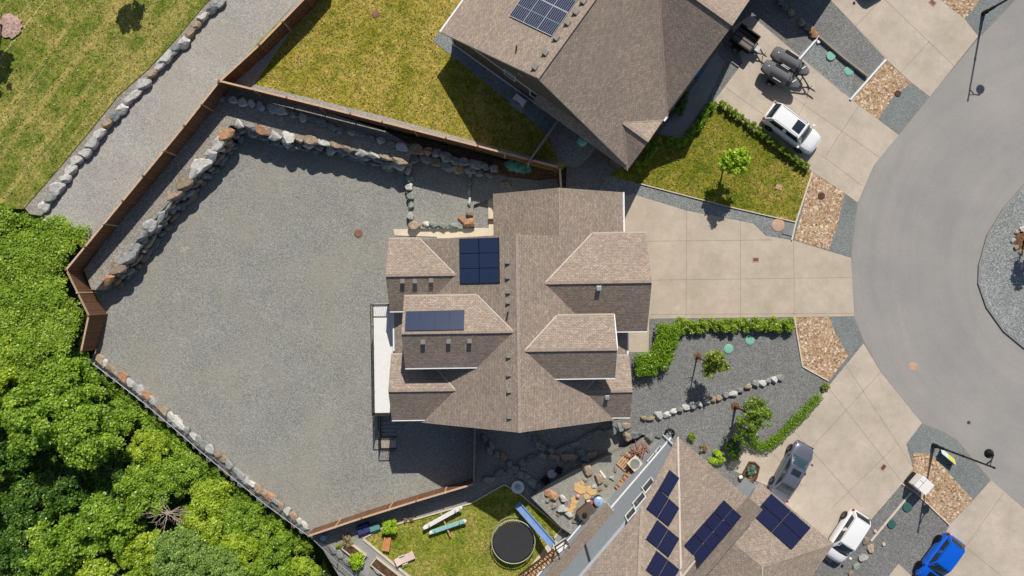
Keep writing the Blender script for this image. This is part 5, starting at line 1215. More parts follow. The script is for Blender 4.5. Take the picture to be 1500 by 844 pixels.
def ski_pair():
    dirx = Vector((math.cos(hd), math.sin(hd), 0)); c1 = P(1159.5, 90.5, FZ + 1.1); c2 = P(1145.5, 110, FZ + 1.1)
    for c, lb in ((c1, 'dark grey covered watercraft on the trailer, farther from the white car'), (c2, 'dark grey covered watercraft on the trailer, nearer to the white car')):
        watercraft((c.x, c.y, FZ + .52), hd, lb)
    mid = (c1 + c2) / 2
    t = thing('trailer', 'double watercraft trailer under two covered machines', 'trailer', (mid.x, mid.y, FZ), hd)
    d = (c1 - c2).length / 2
    g = MB()
    for s in (1, -1):
        g.beam((-1.3, s * d, .42), (1.1, s * d, .42), .08, .10); g.beam((1.1, s * d, .42), (2.35, s * .06, .42), .07, .09)
        for q in (-.25, .25): g.beam((-1.2, s * d + q, .50), (.9, s * d + q, .50), .10, .05)
    for x in (-1.2, 0, 1.05): g.beam((x, -d - .3, .40), (x, d + .3, .40), .08, .08)
    g.beam((2.2, 0, .42), (2.95, 0, .42), .08, .09); g.beam((1.55, -d * .7, .42), (1.55, d * .7, .42), .06, .06); g.build('frame', 'black_metal', t)
    g = MB(); g.tube([(2.95, 0, .42), (3.1, 0, .46)], .05, 8); g.build('hitch', 'galv', t)
    g = MB(); g.tube([(2.5, .12, .02), (2.5, .12, .75)], .03, 8); g.box((2.5, .12, .06), (.16, .06, .12)); g.build('jack_stand', 'galv', t)
    for s in (1, -1):
        g = MB(); g.lathe([(.2, -.08), (.28, -.06), (.28, .06), (.2, .08)], (-.35, s * (d + .72), .28), 18, axis='Y'); wh = g.build('wheel', 'tyre', t, smooth=50)
        g = MB(); g.lathe([(.05, -.085), (.17, -.082), (.17, .082), (.05, .085)], (-.35, s * (d + .72), .28), 14, axis='Y'); sub(g.build('rim', 'galv', None), wh)
        g = MB(); g.beam((-.7, s * (d + .72), .60), (.0, s * (d + .72), .60), .22, .03); g.build('mudguard', 'black_metal', t)
ski_pair()
def utility_trailer():
    hd2 = heading(1084, 54, 1104, 68); c = P(1091, 57, FZ + .8)
    t = thing('utility_trailer', 'small dark utility trailer parked against the upper house', 'trailer', (c.x, c.y, FZ), hd2)
    g = MB(); g.box((0, 0, .55), (1.75, 1.35, .06)); bed = g.build('bed', 'trailer_bed', t)
    g = MB()
    for y in (-.42, -.02, .38): g.beam((-.86, y, .60), (.86, y, .60), .05, .04)
    sub(g.build('slat', 'black_metal'), bed)
    for s in (1, -1):
        g = MB(); g.box((0, s * .70, .78), (1.85, .05, .5)); g.beam((-.9, s * .70, 1.06), (.9, s * .70, 1.06), .09, .06); g.build('side_wall', 'black_metal', t)
    for x in (-.9, .9):
        g = MB(); g.box((x, 0, .78), (.05, 1.36, .5)); g.beam((x, -.7, 1.06), (x, .7, 1.06), .08, .05); g.build('end_wall', 'black_metal', t)
    g = MB()
    for s in (1, -1): g.beam((.9, s * .5, .45), (1.9, 0, .45), .07, .08)
    g.beam((1.85, 0, .45), (2.25, 0, .45), .07, .08); g.build('drawbar', 'black_metal', t)
    g = MB(); g.box((1.25, 0, .58), (.45, .5, .25)); g.build('tool_box', 'galv', t, bevel=.02)
    g = MB(); g.tube([(2.0, .1, .02), (2.0, .1, .8)], .03, 8); g.build('jack_stand', 'galv', t)
    for s in (1, -1):
        g = MB(); g.lathe([(.2, -.09), (.30, -.07), (.30, .07), (.2, .09)], (-.1, s * .86, .30), 18, axis='Y'); w = g.build('wheel', 'tyre', t, smooth=50)
        g = MB(); g.lathe([(.05, -.095), (.18, -.092), (.18, .092), (.05, .095)], (-.1, s * .86, .30), 14, axis='Y'); sub(g.build('rim', 'galv'), w)
        g = MB(); g.beam((-.5, s * .86, .65), (.3, s * .86, .65), .22, .03); g.build('mudguard', 'black_metal', t)
utility_trailer()
# ================================================================== plants
# ---- the wood at the lower left: crowns placed one by one
def proto_crown(mat, seed, r, h, n, size, k, lump=.25, up=.5):
    return leaf_mesh('crown', mat, crown_blobs(seed, r, h, k), n, size, seed, up=up, fill=.5, lump=lump * 1.5, tint_clump=.35)
PR = {'forest': [proto_crown('leaf_forest', 1, 2.3, 3.0, 14000, .23, 64), proto_crown('leaf_forest', 2, 2.3, 2.8, 14000, .22, 70)],
      'yellow': [proto_crown('leaf_yellow', 3, 2.1, 2.6, 13000, .22, 60), proto_crown('leaf_yellow', 4, 2.1, 2.6, 13000, .21, 66)],
      'pale': [proto_crown('leaf_pale', 5, 2.2, 2.6, 14000, .18, 80, .16)],
      'deep': [proto_crown('leaf_deep', 6, 2.3, 3.0, 13000, .23, 60), proto_crown('leaf_deep', 7, 2.2, 3.0, 13000, .21, 66)]}
TRK = trunk_mb(5.0, .13, 3, 1.3, 6).mesh('trunk', 'trunk')
WORD = {'forest': 'bright green leafy tree', 'yellow': 'yellow green leafy tree', 'pale': 'pale green fine leaved tree', 'deep': 'dark green leafy tree'}
# px, py of the crown, height of crown centre z, scale, kind, where
WT = [
 (138, 572, -.2, .62, 'deep', 'nearest the end of the wooden fence'), (176, 612, -.2, .66, 'forest', 'second along chain link fence from wooden fence'),
 (222, 654, -.1, .80, 'yellow', 'third along chain link fence from wooden fence'), (266, 692, -.1, .78, 'forest', 'fourth along chain link fence from wooden fence'),
 (312, 730, -.1, .82, 'yellow', 'fourth along chain link fence from reddish fence'), (358, 766, -.1, .78, 'forest', 'third along chain link fence from reddish fence'),
 (400, 800, -.2, .76, 'forest', 'second along chain link fence from reddish fence'), (444, 838, -.3, .72, 'yellow', 'nearest the corner of the reddish fence'), (486, 884, -.6, .7, 'forest', 'at the bottom edge below the raised garden beds'),
 (104, 566, 1.6, 1.05, 'forest', 'broad crown right of the left edge below the thicket'), (62, 610, 2.4, 1.2, 'forest', 'tall broad crown near the left edge'), (128, 636, 2.2, 1.1, 'forest', 'tall crown in the middle of the wood'),
 (14, 560, 1.0, 1.0, 'yellow', 'on the left edge just below the thicket'), (10, 660, -.4, 1.0, 'deep', 'on the left edge beside the tall broad crown'), (176, 690, -.8, 1.0, 'deep', 'shaded, above the middle of the wood'),
 (214, 716, .6, .92, 'forest', 'left of the bare grey branches'), (112, 716, -1.4, 1.1, 'deep', 'in the dark hollow of the wood'), (50, 736, -1.0, 1.1, 'deep', 'low in the dark hollow near the left edge'),
 (160, 766, 1.0, 1.05, 'forest', 'below the dark hollow of the wood'), (206, 800, .4, .9, 'yellow', 'below and left of the bare grey branches'), (92, 800, .8, 1.1, 'forest', 'third from the left along the bottom edge'),
 (20, 806, .2, 1.0, 'deep', 'at the bottom left corner of the wood'), (266, 810, 1.2, 1.0, 'pale', 'large pale crown by the bottom edge'), (322, 832, 1.0, .92, 'pale', 'smaller pale crown right of the large pale one'),
 (300, 764, .6, .86, 'yellow', 'right of the bare grey branches'), (350, 806, .6, .8, 'yellow', 'between the pale crowns and the fence'), (394, 842, .3, .85, 'forest', 'at the bottom edge right of the pale crowns'), (440, 884, 0, .85, 'forest', 'just outside the bottom edge by the fence corner'),
 (150, 852, .8, 1.0, 'yellow', 'on the bottom edge below the middle of the wood'), (216, 868, .6, 1.0, 'forest', 'on the bottom edge left of the pale crowns'), (60, 868, .6, 1.0, 'deep', 'on the bottom edge near the left corner'),
 (80, 470, .6, .9, 'forest', 'tallest tree rising from the thicket beside the wooden fence'), (30, 500, .9, .9, 'yellow', 'bushy tree at the left edge in the thicket'), (106, 508, .5, .72, 'deep', 'small dark tree in the thicket by the fence end'),
 (-40, 620, 1.5, 1.1, 'forest', 'half outside the left edge'), (-50, 740, 1.0, 1.1, 'deep', 'outside the left edge in the shade'), (-40, 520, 1.0, 1.0, 'forest', 'outside the left edge by the thicket')]
for i, (px, py, zc, sc_, kind, where) in enumerate(WT):
    p = P(px, py, zc); tz = terrain_z(p.x, p.y)
    o = thing('leafy_tree', '%s %s' % (WORD[kind], where), 'tree', (p.x, p.y, tz), random.Random(i).uniform(0, 6.28), 'trees of the wood')
    c = mesh_obj('crown', PR[kind][i % len(PR[kind])], o); c.location = (0, 0, zc - tz); c.scale = (sc_, sc_, sc_)
    k = mesh_obj('trunk', TRK, o); hgt = max(.8, zc - tz + .4); k.scale = (sc_, sc_, hgt / 5.0)
# understorey and thicket: nobody could count its stems
def thicket(name, label, n, px_poly, zoff, size, mat, seed, lumps=.5):
    rg = random.Random(seed); poly = [P(x, y, max(0, zoff)).to_2d() for x, y in px_poly]
    x0, x1 = min(p.x for p in poly), max(p.x for p in poly); y0, y1 = min(p.y for p in poly), max(p.y for p in poly); bl = []
    while len(bl) < n:
        x, y = rg.uniform(x0, x1), rg.uniform(y0, y1)
        if poly_dist(x, y, poly) < .12: continue
        h = zoff + lumps * (mnoise.noise(Vector((x * .33, y * .33, seed))) + .5 * mnoise.noise(Vector((x * .9, y * .9, seed))))
        s = rg.uniform(.35, .7); bl.append((x, y, h, s, s, s * .55))
    me = leaf_mesh(name, mat, bl, n * 110, size, seed, up=.6, fill=.5, lump=.2, tint_clump=.5)
    return stuff(mesh_obj(name, me), label, 'bushes')
thicket('thicket', 'bright green bramble thicket beside the wooden fence corner', 820, [(-60, 294), (0, 300), (24, 312), (44, 308), (62, 326), (92, 322), (120, 334), (140, 330), (112, 372), (92, 398), (108, 440), (122, 468), (104, 516), (60, 560), (-60, 540)], 2.0, .18, 'leaf_ivy', 21, .8)
thicket('undergrowth', 'shaded undergrowth under the trees of the wood', 700, [(-60, 500), (60, 470), (122, 520), (300, 680), (452, 806), (500, 860), (500, 900), (-60, 900)], -2.2, .28, 'leaf_deep', 22, .8)
thicket('undergrowth', 'green fringe of shrubs along the chain link fence', 240, [(124, 536), (134, 540), (200, 600), (300, 690), (380, 750), (450, 806), (440, 826), (370, 776), (290, 716), (190, 624), (118, 560)], -1.1, .22, 'leaf_forest', 23, .5)
def dead_branches():
    p = P(246, 752, 1.2); t = thing('dead_tree', 'bare grey dead branches sticking out of the wood', 'tree', (p.x, p.y, terrain_z(p.x, p.y)), world=True)
    rg = random.Random(5); zb = terrain_z(p.x, p.y); g = MB(); g.tube([(p.x, p.y - .3, zb), (p.x + .1, p.y - .1, -1), (p.x, p.y, 1.3)], [.10, .08, .04], 8); g.build('trunk', 'dead_wood', t)
    g = MB()
    for i in range(24):
        a = rg.uniform(1.6, 6.6); L = rg.uniform(.8, 1.9); q = Vector((p.x, p.y, rg.uniform(.7, 1.5))); d = Vector((math.cos(a), math.sin(a) * .8, rg.uniform(.1, .45)))
        m_ = q + d * L * .5 + Vector((rg.uniform(-.15, .15), rg.uniform(-.15, .15), 0)); e = q + d * L; g.tube([q, m_, e], [.035, .022, .01], 6)
        for k in range(3):
            a2 = a + rg.uniform(-.9, .9); s = m_.lerp(e, rg.uniform(0, .8)); g.tube([s, s + Vector((math.cos(a2), math.sin(a2), .15)) * rg.uniform(.3, .7)], [.016, .007], 5)
    g.build('branch', 'dead_wood', t)
dead_branches()

# ---- single trees
def tree(label, px, py, z, blobs, mat, n, size, trunk_h, trunk_r, seed, name='young_tree', up=.35, group=None, fill=.55):
    b = P(px, py, z); t = thing(name, label, 'tree', b, 0, group)
    mesh_obj('crown', leaf_mesh('crown', mat, blobs, n, size, seed, up=up, fill=fill, lump=.3, tint_clump=.4), t)
    trunk_mb(trunk_h, trunk_r, seed, .9, 6).build('trunk', 'trunk', t, smooth=60)
    return t
def spray(seed, spec, k):
    """k small lumps thrown about a list of (x, y, z, r) spheres"""
    rg = random.Random(seed); out = []
    for i in range(k):
        x, y, z, r = spec[i % len(spec)]; d = Vector((rg.gauss(0, 1), rg.gauss(0, 1), rg.gauss(0, 1))).normalized() * r * rg.uniform(.35, 1.0); s = rg.uniform(.16, .34)
        out.append((x + d.x, y + d.y, z + d.z * .8, s, s, s * .8))
    return out
tree('bright lime green young tree on the front lawn', 1059, 249, FZ + .05, spray(31, [(.1, .1, 2.9, 1.15), (.1, .1, 3.6, 1.0), (0, .1, 2.4, 1.1)], 64), 'leaf_lime', 5200, .19, 3.6, .06, 31)
tree('sparse leaning young tree with dark trunk in the front gravel by the hedge', 1021, 523, FZ, spray(32, [(.35, -.1, 2.8, .85), (.3, .2, 3.4, .8), (.9, -.3, 3.0, .7), (.2, -.8, 2.6, .6)], 38), 'leaf_spring', 2500, .18, 3.3, .06, 32)
tree('wide spreading green tree in the front gravel near the lower house', 1077, 596, FZ, spray(33, [(.2, -.2, 2.6, 1.1), (.8, .1, 2.7, 1.0), (.3, -1.2, 2.5, .9), (-.2, -1.9, 2.2, .7), (1.1, -.4, 2.5, .9), (.7, .7, 2.6, .8), (1.5, -.1, 2.5, .6)], 110), 'leaf_spring2', 4600, .18, 2.9, .09, 33)
tree('tree of the park at the left edge whose shadow falls on the grass', 3, 38, TZ + .35, spray(34, [(0, 0, 3.6, 1.1), (.3, 0, 4.4, 1.0), (.5, .2, 3.0, .8)], 52), 'leaf_forest', 3600, .24, 4.2, .08, 34, 'park_tree')
tree('tree of the park just above the top edge whose shadow falls on the grass', 203, -44, TZ + .35, spray(35, [(0, 0, 3.4, 1.0), (.2, .2, 4.2, 1.0), (-.3, .1, 3.9, .9)], 46), 'leaf_forest', 3800, .24, 4.2, .08, 35, 'park_tree')
tree('tree on the gravel traffic island whose shadow falls beside it', 1499, 353, FZ + .15, spray(36, [(.3, 0, 2.4, .7), (.2, 0, 3.0, .7)], 30), 'leaf_deep', 2000, .2, 3.0, .06, 36, 'island_tree')
def disc(name, px, py, z, r, h, mat, label, cat, n=28, rim=None):
    g = MB(); g.lathe([(r, 0), (r, h * .7), (r * .93, h), (r * .5, h * 1.05)], P(px, py, z), n)
    o = g.build(name, mat, None, smooth=40); return tag(o, label, cat)
def mound(name, px, py, z, r, h, mat, label, cat):
    rg = random.Random(int(px)); g = MB(); N = 26; jit = [rg.uniform(.86, 1.1) for _ in range(N)]; c = P(px, py, z); vs = []
    for rr_, hh in ((1.0, 0), (.8, .6), (.4, 1.0), (.02, 1.05)):
        vs += [(c.x + math.cos(6.2832 * k / N) * r * rr_ * jit[k], c.y + math.sin(6.2832 * k / N) * r * rr_ * jit[k], z + h * hh * rg.uniform(.8, 1.2)) for k in range(N)]
    g.add(vs, [[i * N + k, i * N + (k + 1) % N, (i + 1) * N + (k + 1) % N, (i + 1) * N + k] for i in range(3) for k in range(N)] + [[3 * N + k for k in range(N)]])
    return tag(g.build(name, mat, None, smooth=60), label, cat)
mound('mulch_ring', 15, 38, TZ + .35, .95, .06, 'mulch', 'pinkish mulch ring round the park tree at the left edge', 'mulch')
mound('mulch_ring', 1022, 522, FZ, .33, .04, 'bark', 'small brown mulch ring of the sparse leaning tree', 'mulch')
mound('mulch_ring', 1077, 595, FZ, .36, .04, 'bark', 'small brown mulch ring of the wide spreading tree', 'mulch')
mound('mulch_ring', 1499, 354, FZ + .145, .8, .07, 'bark', 'brown mulch bed of the traffic island tree', 'mulch')

# ---- shrubs and hedges
def shrub(label, px, py, z, r, h, mat, n, size, seed, name='shrub', group=None, stems=True, k=14):
    b = P(px, py, z); t = thing(name, label, 'shrub', b, 0, group)
    rg = random.Random(seed); bl = []
    for i in range(k):
        a = rg.uniform(0, 6.283); q = r * math.sqrt(rg.random()) * .7; zz = h * rg.uniform(.25, .78) * (1 - .35 * (q / r) ** 2); s = r * rg.uniform(.28, .45)
        bl.append((math.cos(a) * q, math.sin(a) * q, zz, s, s, min(s, h * .35)))
    mesh_obj('foliage', leaf_mesh('foliage', mat, bl, n, size, seed, up=.45, fill=.45, lump=.22, tint_clump=.35), t)
    g = MB()
    for i in range(4):
        a = i * 1.6 + .3; g.tube([(0, 0, -.03), (math.cos(a) * r * .4, math.sin(a) * r * .4, h * .6)], [.03, .012], 6)
    g.build('stem', 'trunk', t)
    return t
def shrub_row(pts, z, r, h, mat, where, start, end, group, seed, size=.14, n=900):
    N = len(pts); var = [None] * 3
    for i, (x, y) in enumerate(pts):
        lb = '%s, %s, %s' % (group.split(' along')[0].split(' beside')[0].rstrip('s'), nth(i + 1, N, start, end), where)
        if i < 3: var[i] = shrub(lb, x, y, z, r, h, mat, n, size, seed + i, group=group)
        else:
            b = P(x, y, z); c = dup_tree(var[i % 3], b, random.Random(seed + i).uniform(0, 6.28), lb); s = random.Random(i + seed).uniform(.88, 1.12); c.scale = (s, s, s)
shrub_row([(995 + i * 15.6, 477 - i * .18) for i in range(11)], FZ, .68, .95, 'leaf_laurel', 'below the main driveway', 'house', 'street', 'leafy green hedge shrubs along the driveway', 200, .16, 1300)
shrub_row(along([(1052, 151), (1080, 172), (1110, 194), (1140, 217), (1182, 248)], 15), FZ + .03, .36, .8, 'leaf_laurel', 'between front lawn and white car', 'house', 'street', 'small laurel shrubs along the white car', 220, .12, 560)
shrub_row(along([(1043, 152), (1024, 180), (1006, 204), (992, 212), (974, 206)], 9), FZ + .03, .45, .9, 'leaf_hedge', 'curving along the shaded walkway', 'driveway', 'house', 'green shrubs along the walkway', 240, .12, 560)
shrub_row(along([(966, 208), (950, 226), (930, 248)], 5), FZ + .03, .5, 1.0, 'leaf_laurel', 'under the eave of the upper house porch', 'upper', 'lower', 'shaded green shrubs along the porch', 250, .13, 560)
shrub_row(along([(1004, 140), (994, 158), (990, 172)], 3), FZ + .03, .5, 1.0, 'leaf_deep', 'in the shaded bed by the upper house door', 'upper', 'lower', 'dark shrubs beside the entrance', 260, .13, 560)
shrub('blue green spruce shrub by the upper house door', 985, 162, FZ, .5, .9, 'leaf_spruce', 900, .12, 270)
def hedge(label, pts, z, w, h, mat, seed, n, size=.13):
    """a clipped hedge along pixel points, w wide and h high"""
    q = [P(x, y, z) for x, y in pts]; t = thing('hedge', label, 'hedge', q[0], world=False); o0 = q[0]; bl = []; rg = random.Random(seed)
    for a, b in zip(q, q[1:]):
        L = (b - a).length; k = max(1, int(L / .22)); d = (b - a).normalized(); s = Vector((-d.y, d.x, 0))
        for i in range(k):
            for c in range(max(1, int(w / .3))):
                off = (c + .5) / max(1, int(w / .3)) - .5
                p = a.lerp(b, (i + .5) / k) - o0 + s * off * w * .8 + Vector((rg.uniform(-.05, .05), rg.uniform(-.05, .05), h * .5 + rg.uniform(-.05, .05)))
                bl.append((p.x, p.y, p.z, .3, .3, h * .5))
    mesh_obj('foliage', leaf_mesh('foliage', mat, bl, n, size, seed, up=.35, fill=.3, lump=.1, tint_clump=.25), t)
    g = MB()
    for a, b in zip(q, q[1:]):
        k = max(1, int((b - a).length / .6))
        for i in range(k): p = a.lerp(b, (i + .5) / k) - o0; g.tube([p - Vector((0, 0, .05)), p + Vector((0, 0, h * .8))], .03, 6)
    g.build('stem', 'trunk', t); return t
hedge('thick bright green block hedge beside the front walk of the central house', [(976, 476), (972, 508), (958, 532), (930, 533)], FZ, 1.95, 1.3, 'leaf_hedge', 301, 12000, .13)
hedge('narrow clipped box hedge curving along the lower driveway', [(1198, 578), (1180, 597), (1160, 617), (1140, 637), (1118, 655), (1106, 650), (1098, 644)], FZ, .74, .75, 'leaf_hedge', 302, 6000, .10)
shrub('small yellow green plant at the street end of the box hedge', 1207, 566, FZ, .35, .5, 'leaf_spring', 260, .14, 303)
shrub('variegated yellow shrub nearest the roof tip of the lower house', 1012, 641, FZ, .45, .5, 'leaf_spring', 520, .13, 304)
shrub('larger yellow green shrub beside the lower house roof edge', 1047, 670, FZ, .75, .7, 'leaf_lime', 900, .15, 305)
shrub('dark green shrub between the two yellow shrubs', 1030, 656, FZ, .4, .4, 'leaf_brown', 400, .13, 306)
shrub('dark green bush in the shade of the spreading tree', 1072, 656, FZ, .9, 1.0, 'leaf_deep', 1500, .17, 307)
shrub('silvery blue spruce shrub in the planter by the lower house entrance', 1100, 688, FZ + .1, .45, .6, 'leaf_spruce', 700, .12, 308)
shrub('dry pinkish flowering shrub in the planter by the lower house entrance', 1096, 703, FZ + .1, .38, .4, 'leaf_brown', 400, .12, 309)
shrub('round bright green bush on the play lawn beside the reddish fence', 573, 769, .04, .72, 1.2, 'leaf_lime', 1400, .16, 310)
shrub('dry tan shrub at the garden corner beside the reddish fence', 510, 791, .05, .55, .6, 'leaf_brown', 600, .14, 311)
shrub('lime green leafy shrub growing in the upper raised garden bed', 524, 819, .2, .75, .9, 'leaf_lime', 1300, .16, 312)
shrub('small green plant beside the grey boulders of the garden corner', 497, 799, .05, .28, .4, 'leaf_spring', 240, .12, 313)
shrub('left of two small dry potted plants at the edge of the play lawn', 595, 761, .05, .22, .4, 'leaf_brown', 220, .11, 314)
shrub('right of two small dry potted plants at the edge of the play lawn', 603, 760, .05, .22, .4, 'leaf_brown', 220, .11, 315)

# ---- loose blades over the lawns: nobody could count them
def grass(label, px_poly, z, per_m2, mat, seed, size=.13):
    poly = [P(x, y, z).to_2d() for x, y in px_poly]; rg = np.random.default_rng(seed)
    X0 = np.array([[p.x, p.y] for p in poly]); lo, hi = X0.min(0), X0.max(0); n = int((hi - lo).prod() * per_m2)
    q = rg.uniform(lo, hi, (n, 2)); ins = np.zeros(n, bool); m = len(X0)
    for i in range(m):
        a, b = X0[i], X0[(i + 1) % m]
        if a[1] == b[1]: continue
        ins ^= ((a[1] > q[:, 1]) != (b[1] > q[:, 1])) & (q[:, 0] < (b[0] - a[0]) * (q[:, 1] - a[1]) / (b[1] - a[1]) + a[0])
    q = q[ins]; n = len(q); c = np.column_stack([q, np.full(n, z + .02)])
    nm = rg.normal(scale=.55, size=(n, 3)) + [0, 0, 1.0]; nm /= np.linalg.norm(nm, axis=1)[:, None]
    t = np.cross(nm, rg.normal(size=(n, 3))); t /= np.linalg.norm(t, axis=1)[:, None]; b = np.cross(nm, t); s_ = size * rg.uniform(.5, 1.3, n)[:, None]
    vv = np.empty((n, 4, 3)); vv[:, 0] = c - t * s_ * .5; vv[:, 1] = c + b * s_ * .28 + [0, 0, .03]; vv[:, 2] = c + t * s_ * .5 + [0, 0, .04]; vv[:, 3] = c - b * s_ * .28 + [0, 0, .03]
    me = bpy.data.meshes.new('grass'); me.vertices.add(4 * n); me.vertices.foreach_set('co', vv.reshape(-1)); me.loops.add(4 * n); me.loops.foreach_set('vertex_index', np.arange(4 * n, dtype=np.int32))
    me.polygons.add(n); me.polygons.foreach_set('loop_start', np.arange(0, 4 * n, 4, dtype=np.int32)); me.polygons.foreach_set('loop_total', np.full(n, 4, np.int32))
    at = me.attributes.new('tint', 'FLOAT', 'POINT'); at.data.foreach_set('value', np.repeat(rg.random(n) ** 1.2, 4)); me.materials.append(M[mat]); me.update(); me.validate()
    stuff(mesh_obj('grass', me), label, 'grass')
grass('loose grass blades of the upper lawn', [(374, 122), (440, 138), (560, 170), (700, 205), (790, 226), (800, 205), (634, 62), (655, 20), (690, -40), (480, -40), (468, -16)], LZ, 26, 'leaf_lawn_rear', 71)
grass('loose grass blades of the park lawn', [(-30, -30), (326, -26), (300, 4), (254, 59), (217, 99), (172, 139), (132, 189), (82, 249), (36, 303), (-30, 303)], TZ + .24, 20, 'leaf_lawn_park', 72)
grass('loose grass blades of the front lawn', [(897, 258), (937, 268.5), (1062, 301), (1165, 325), (1187, 253), (1130, 213), (1046, 150), (1000, 206), (960, 197)], FZ + .05, 26, 'leaf_lawn_park', 73)
grass('loose grass blades of the play lawn', [(534, 790), (561, 774), (620, 758), (690, 738), (740, 711), (762, 726), (820, 774), (799, 800), (758, 850), (640, 880), (600, 844)], .04, 26, 'leaf_lawn_rear', 74)
# ================================================================== street lamps
def street_lamp(label, px, py, head):
    b = P(px, py, FZ); t = thing('street_lamp', label, 'street lamp', b)
    g = MB(); g.tube([(0, 0, 0), (0, 0, .5)], .17, 14); g.tube([(0, 0, .5), (0, 0, 1.3)], [.13, .12], 14); g.tube([(0, 0, 1.3), (0, 0, 7.0)], [.085, .06], 12); g.tube([(0, 0, 3.6), (0, 0, 3.75)], .10, 12); g.lathe([(.09, 7.0), (.03, 7.15)], n=10); g.build('pole', 'black_metal', t, smooth=40)
    hx, hy = head; d = Vector((hx, hy, 0)); L = d.length; d.normalize()
    g = MB(); g.tube([(0, 0, 6.15), d * L * .5 + Vector((0, 0, 6.45)), d * L + Vector((0, 0, 6.40))], .045, 8); g.tube([(0, 0, 6.6), d * L * .55 + Vector((0, 0, 6.45))], .03, 6); g.build('arm', 'black_metal', t)
    g = MB(); c = d * L; g.lathe([(.05, 6.42), (.09, 6.3), (.20, 6.12), (.33, 5.98), (.34, 5.90), (.12, 5.88)], (c.x, c.y, 0), 20); hd_ = g.build('lamp_head', 'black_metal', t, smooth=40)
    g = MB(); g.lathe([(.16, 5.875), (.14, 5.80), (.05, 5.77)], (c.x, c.y, 0), 16); sub(g.build('lens', 'lamp_clear'), hd_)
street_lamp('black street lamp rising from the stone verge beside the yellow sign board', 1367, 652, (.38, .72))
street_lamp('black street lamp at the top right whose shadow falls on the road', 1440, 20, (.8, -.2))
def leaning_sign():
    t = thing('sign_board', 'pale blue and yellow sign board leaning on the lower street lamp', 'sign', P(1378, 664, FZ), world=True)
    d = Vector((23, -19, 0)).normalized(); n = Vector((-d.y, d.x, 0))                     # along the board, towards the road
    a = P(1374, 660, FZ); a.z = FZ + .03; L = 1.45; lo = n * .30; hi = n * -.12 + Vector((0, 0, .62)); nor = d.cross(hi - lo).normalized()
    if nor.z < 0: nor = -nor
    f = lambda u, v, k=0: a + d * L * u + lo.lerp(hi, v) + nor * k
    def piece(name, u0, u1, v0, v1, k0, k1, mat, parent=t):
        c = [f(u0, v0, k0), f(u1, v0, k0), f(u1, v1, k0), f(u0, v1, k0)]; e = [f(u0, v0, k1), f(u1, v0, k1), f(u1, v1, k1), f(u0, v1, k1)]
        g = MB(); g.hexa(c, e); return g.build(name, mat, parent)
    board = piece('board', 0, 1, 0, 1, -.02, .0, 'sign_blue')
    sub(piece('yellow_panel', .52, .97, .06, .94, .003, .008, 'yellow', None), board)
    for k in range(4): sub(piece('printed_line', .08, .46, .12 + k * .2, .22 + k * .2, .003, .006, 'white_plastic', None), board)
    for u in (.12, .88):
        g = MB(); g.beam(f(u, 1, -.03), a + d * L * u - n * .42, .04, .04); g.build('prop_leg', 'black_metal', t)
leaning_sign()
def white_cabinet():
    c = P(1347, 708, FZ + .7); rz = math.atan2(-15, 17); t = thing('mailbox_cabinet', 'white boxy cabinet on a post standing on the river rock verge beside the lamp', 'cabinet', (c.x, c.y, FZ), rz)
    g = MB(); g.box((0, 0, .85), (1.12, 1.0, .95)); body = g.build('cabinet', 'white_plastic', t, bevel=.05)
    g = MB(); g.box((0, 0, 1.345), (1.18, 1.06, .06)); g.build('lid', 'white_plastic', t, bevel=.02)
    g = MB(); g.beam((-.2, -.5, 1.38), (-.2, .5, 1.38), .03, .02); g.beam((-.55, .1, 1.38), (-.2, .1, 1.38), .03, .02); sub(g.build('seam', 'flat_grey'), body)
    for x in (-.4, .4):
        g = MB(); g.box((x, 0, .2), (.1, .8, .4)); g.build('leg', 'black_metal', t)
    g = MB(); g.box((-.62, 0, .3), (.12, .9, .35)); g.build('base_frame', 'black_metal', t)
white_cabinet()
# ---- lids and covers
disc('septic_lid', 1216.5, 82.5, FZ, .38, .12, 'lid_green', 'green round lid in the gravel bed, nearer the white board corner', 'lid')
disc('septic_lid', 1243.5, 104.5, FZ, .38, .06, 'lid_green', 'pale green round lid in the gravel bed, nearer the river rock', 'lid')
disc('septic_lid', 1067, 511, FZ, .38, .06, 'lid_green', 'pale green round lid in the front gravel, left of two below the hedge', 'lid')
disc('septic_lid', 1098.5, 498.5, FZ, .38, .06, 'lid_green', 'pale green round lid in the front gravel, right of two below the hedge', 'lid')
disc('septic_lid', 1328.5, 743, FZ, .37, .10, 'lid_dark', 'dark green round lid beside the white cabinet', 'lid')
disc('septic_lid', 1305.5, 767.5, FZ, .35, .10, 'lid_dark', 'dark green round lid nearer to the white hatchback', 'lid')
disc('manhole_cover', 525, 342, 0, .34, .05, 'lid_rust', 'rusty round cover in the back gravel yard', 'manhole')
disc('manhole_cover', 1337.5, 537, FZ + .008, .36, .012, 'lid_pink', 'pinkish round manhole cover in the road', 'manhole')
disc('manhole_cover', 1140, 330, FZ + .03, .52, .05, 'lid_pink', 'pinkish round concrete cover at the corner of the front lawn', 'manhole')
disc('manhole_cover', 1203, 287, FZ + .01, .28, .06, 'drain_iron', 'dark round cover in the river rock above the main driveway', 'manhole')
disc('manhole_cover', 1315, 137, FZ + .01, .26, .06, 'drain_iron', 'dark round cover in the river rock between the upper driveways', 'manhole')
disc('manhole_cover', 1419, 619, FZ + .008, .14, .015, 'drain_iron', 'tiny dark valve cover in the road above the sign board', 'manhole')
disc('cleanout_cap', 1049, 514.5, FZ, .12, .10, 'clay', 'small round cap in the front gravel by the sparse tree', 'cap')
disc('cleanout_cap', 1281.5, 778, FZ, .13, .12, 'clay', 'small pale cap beside the long edging board', 'cap')
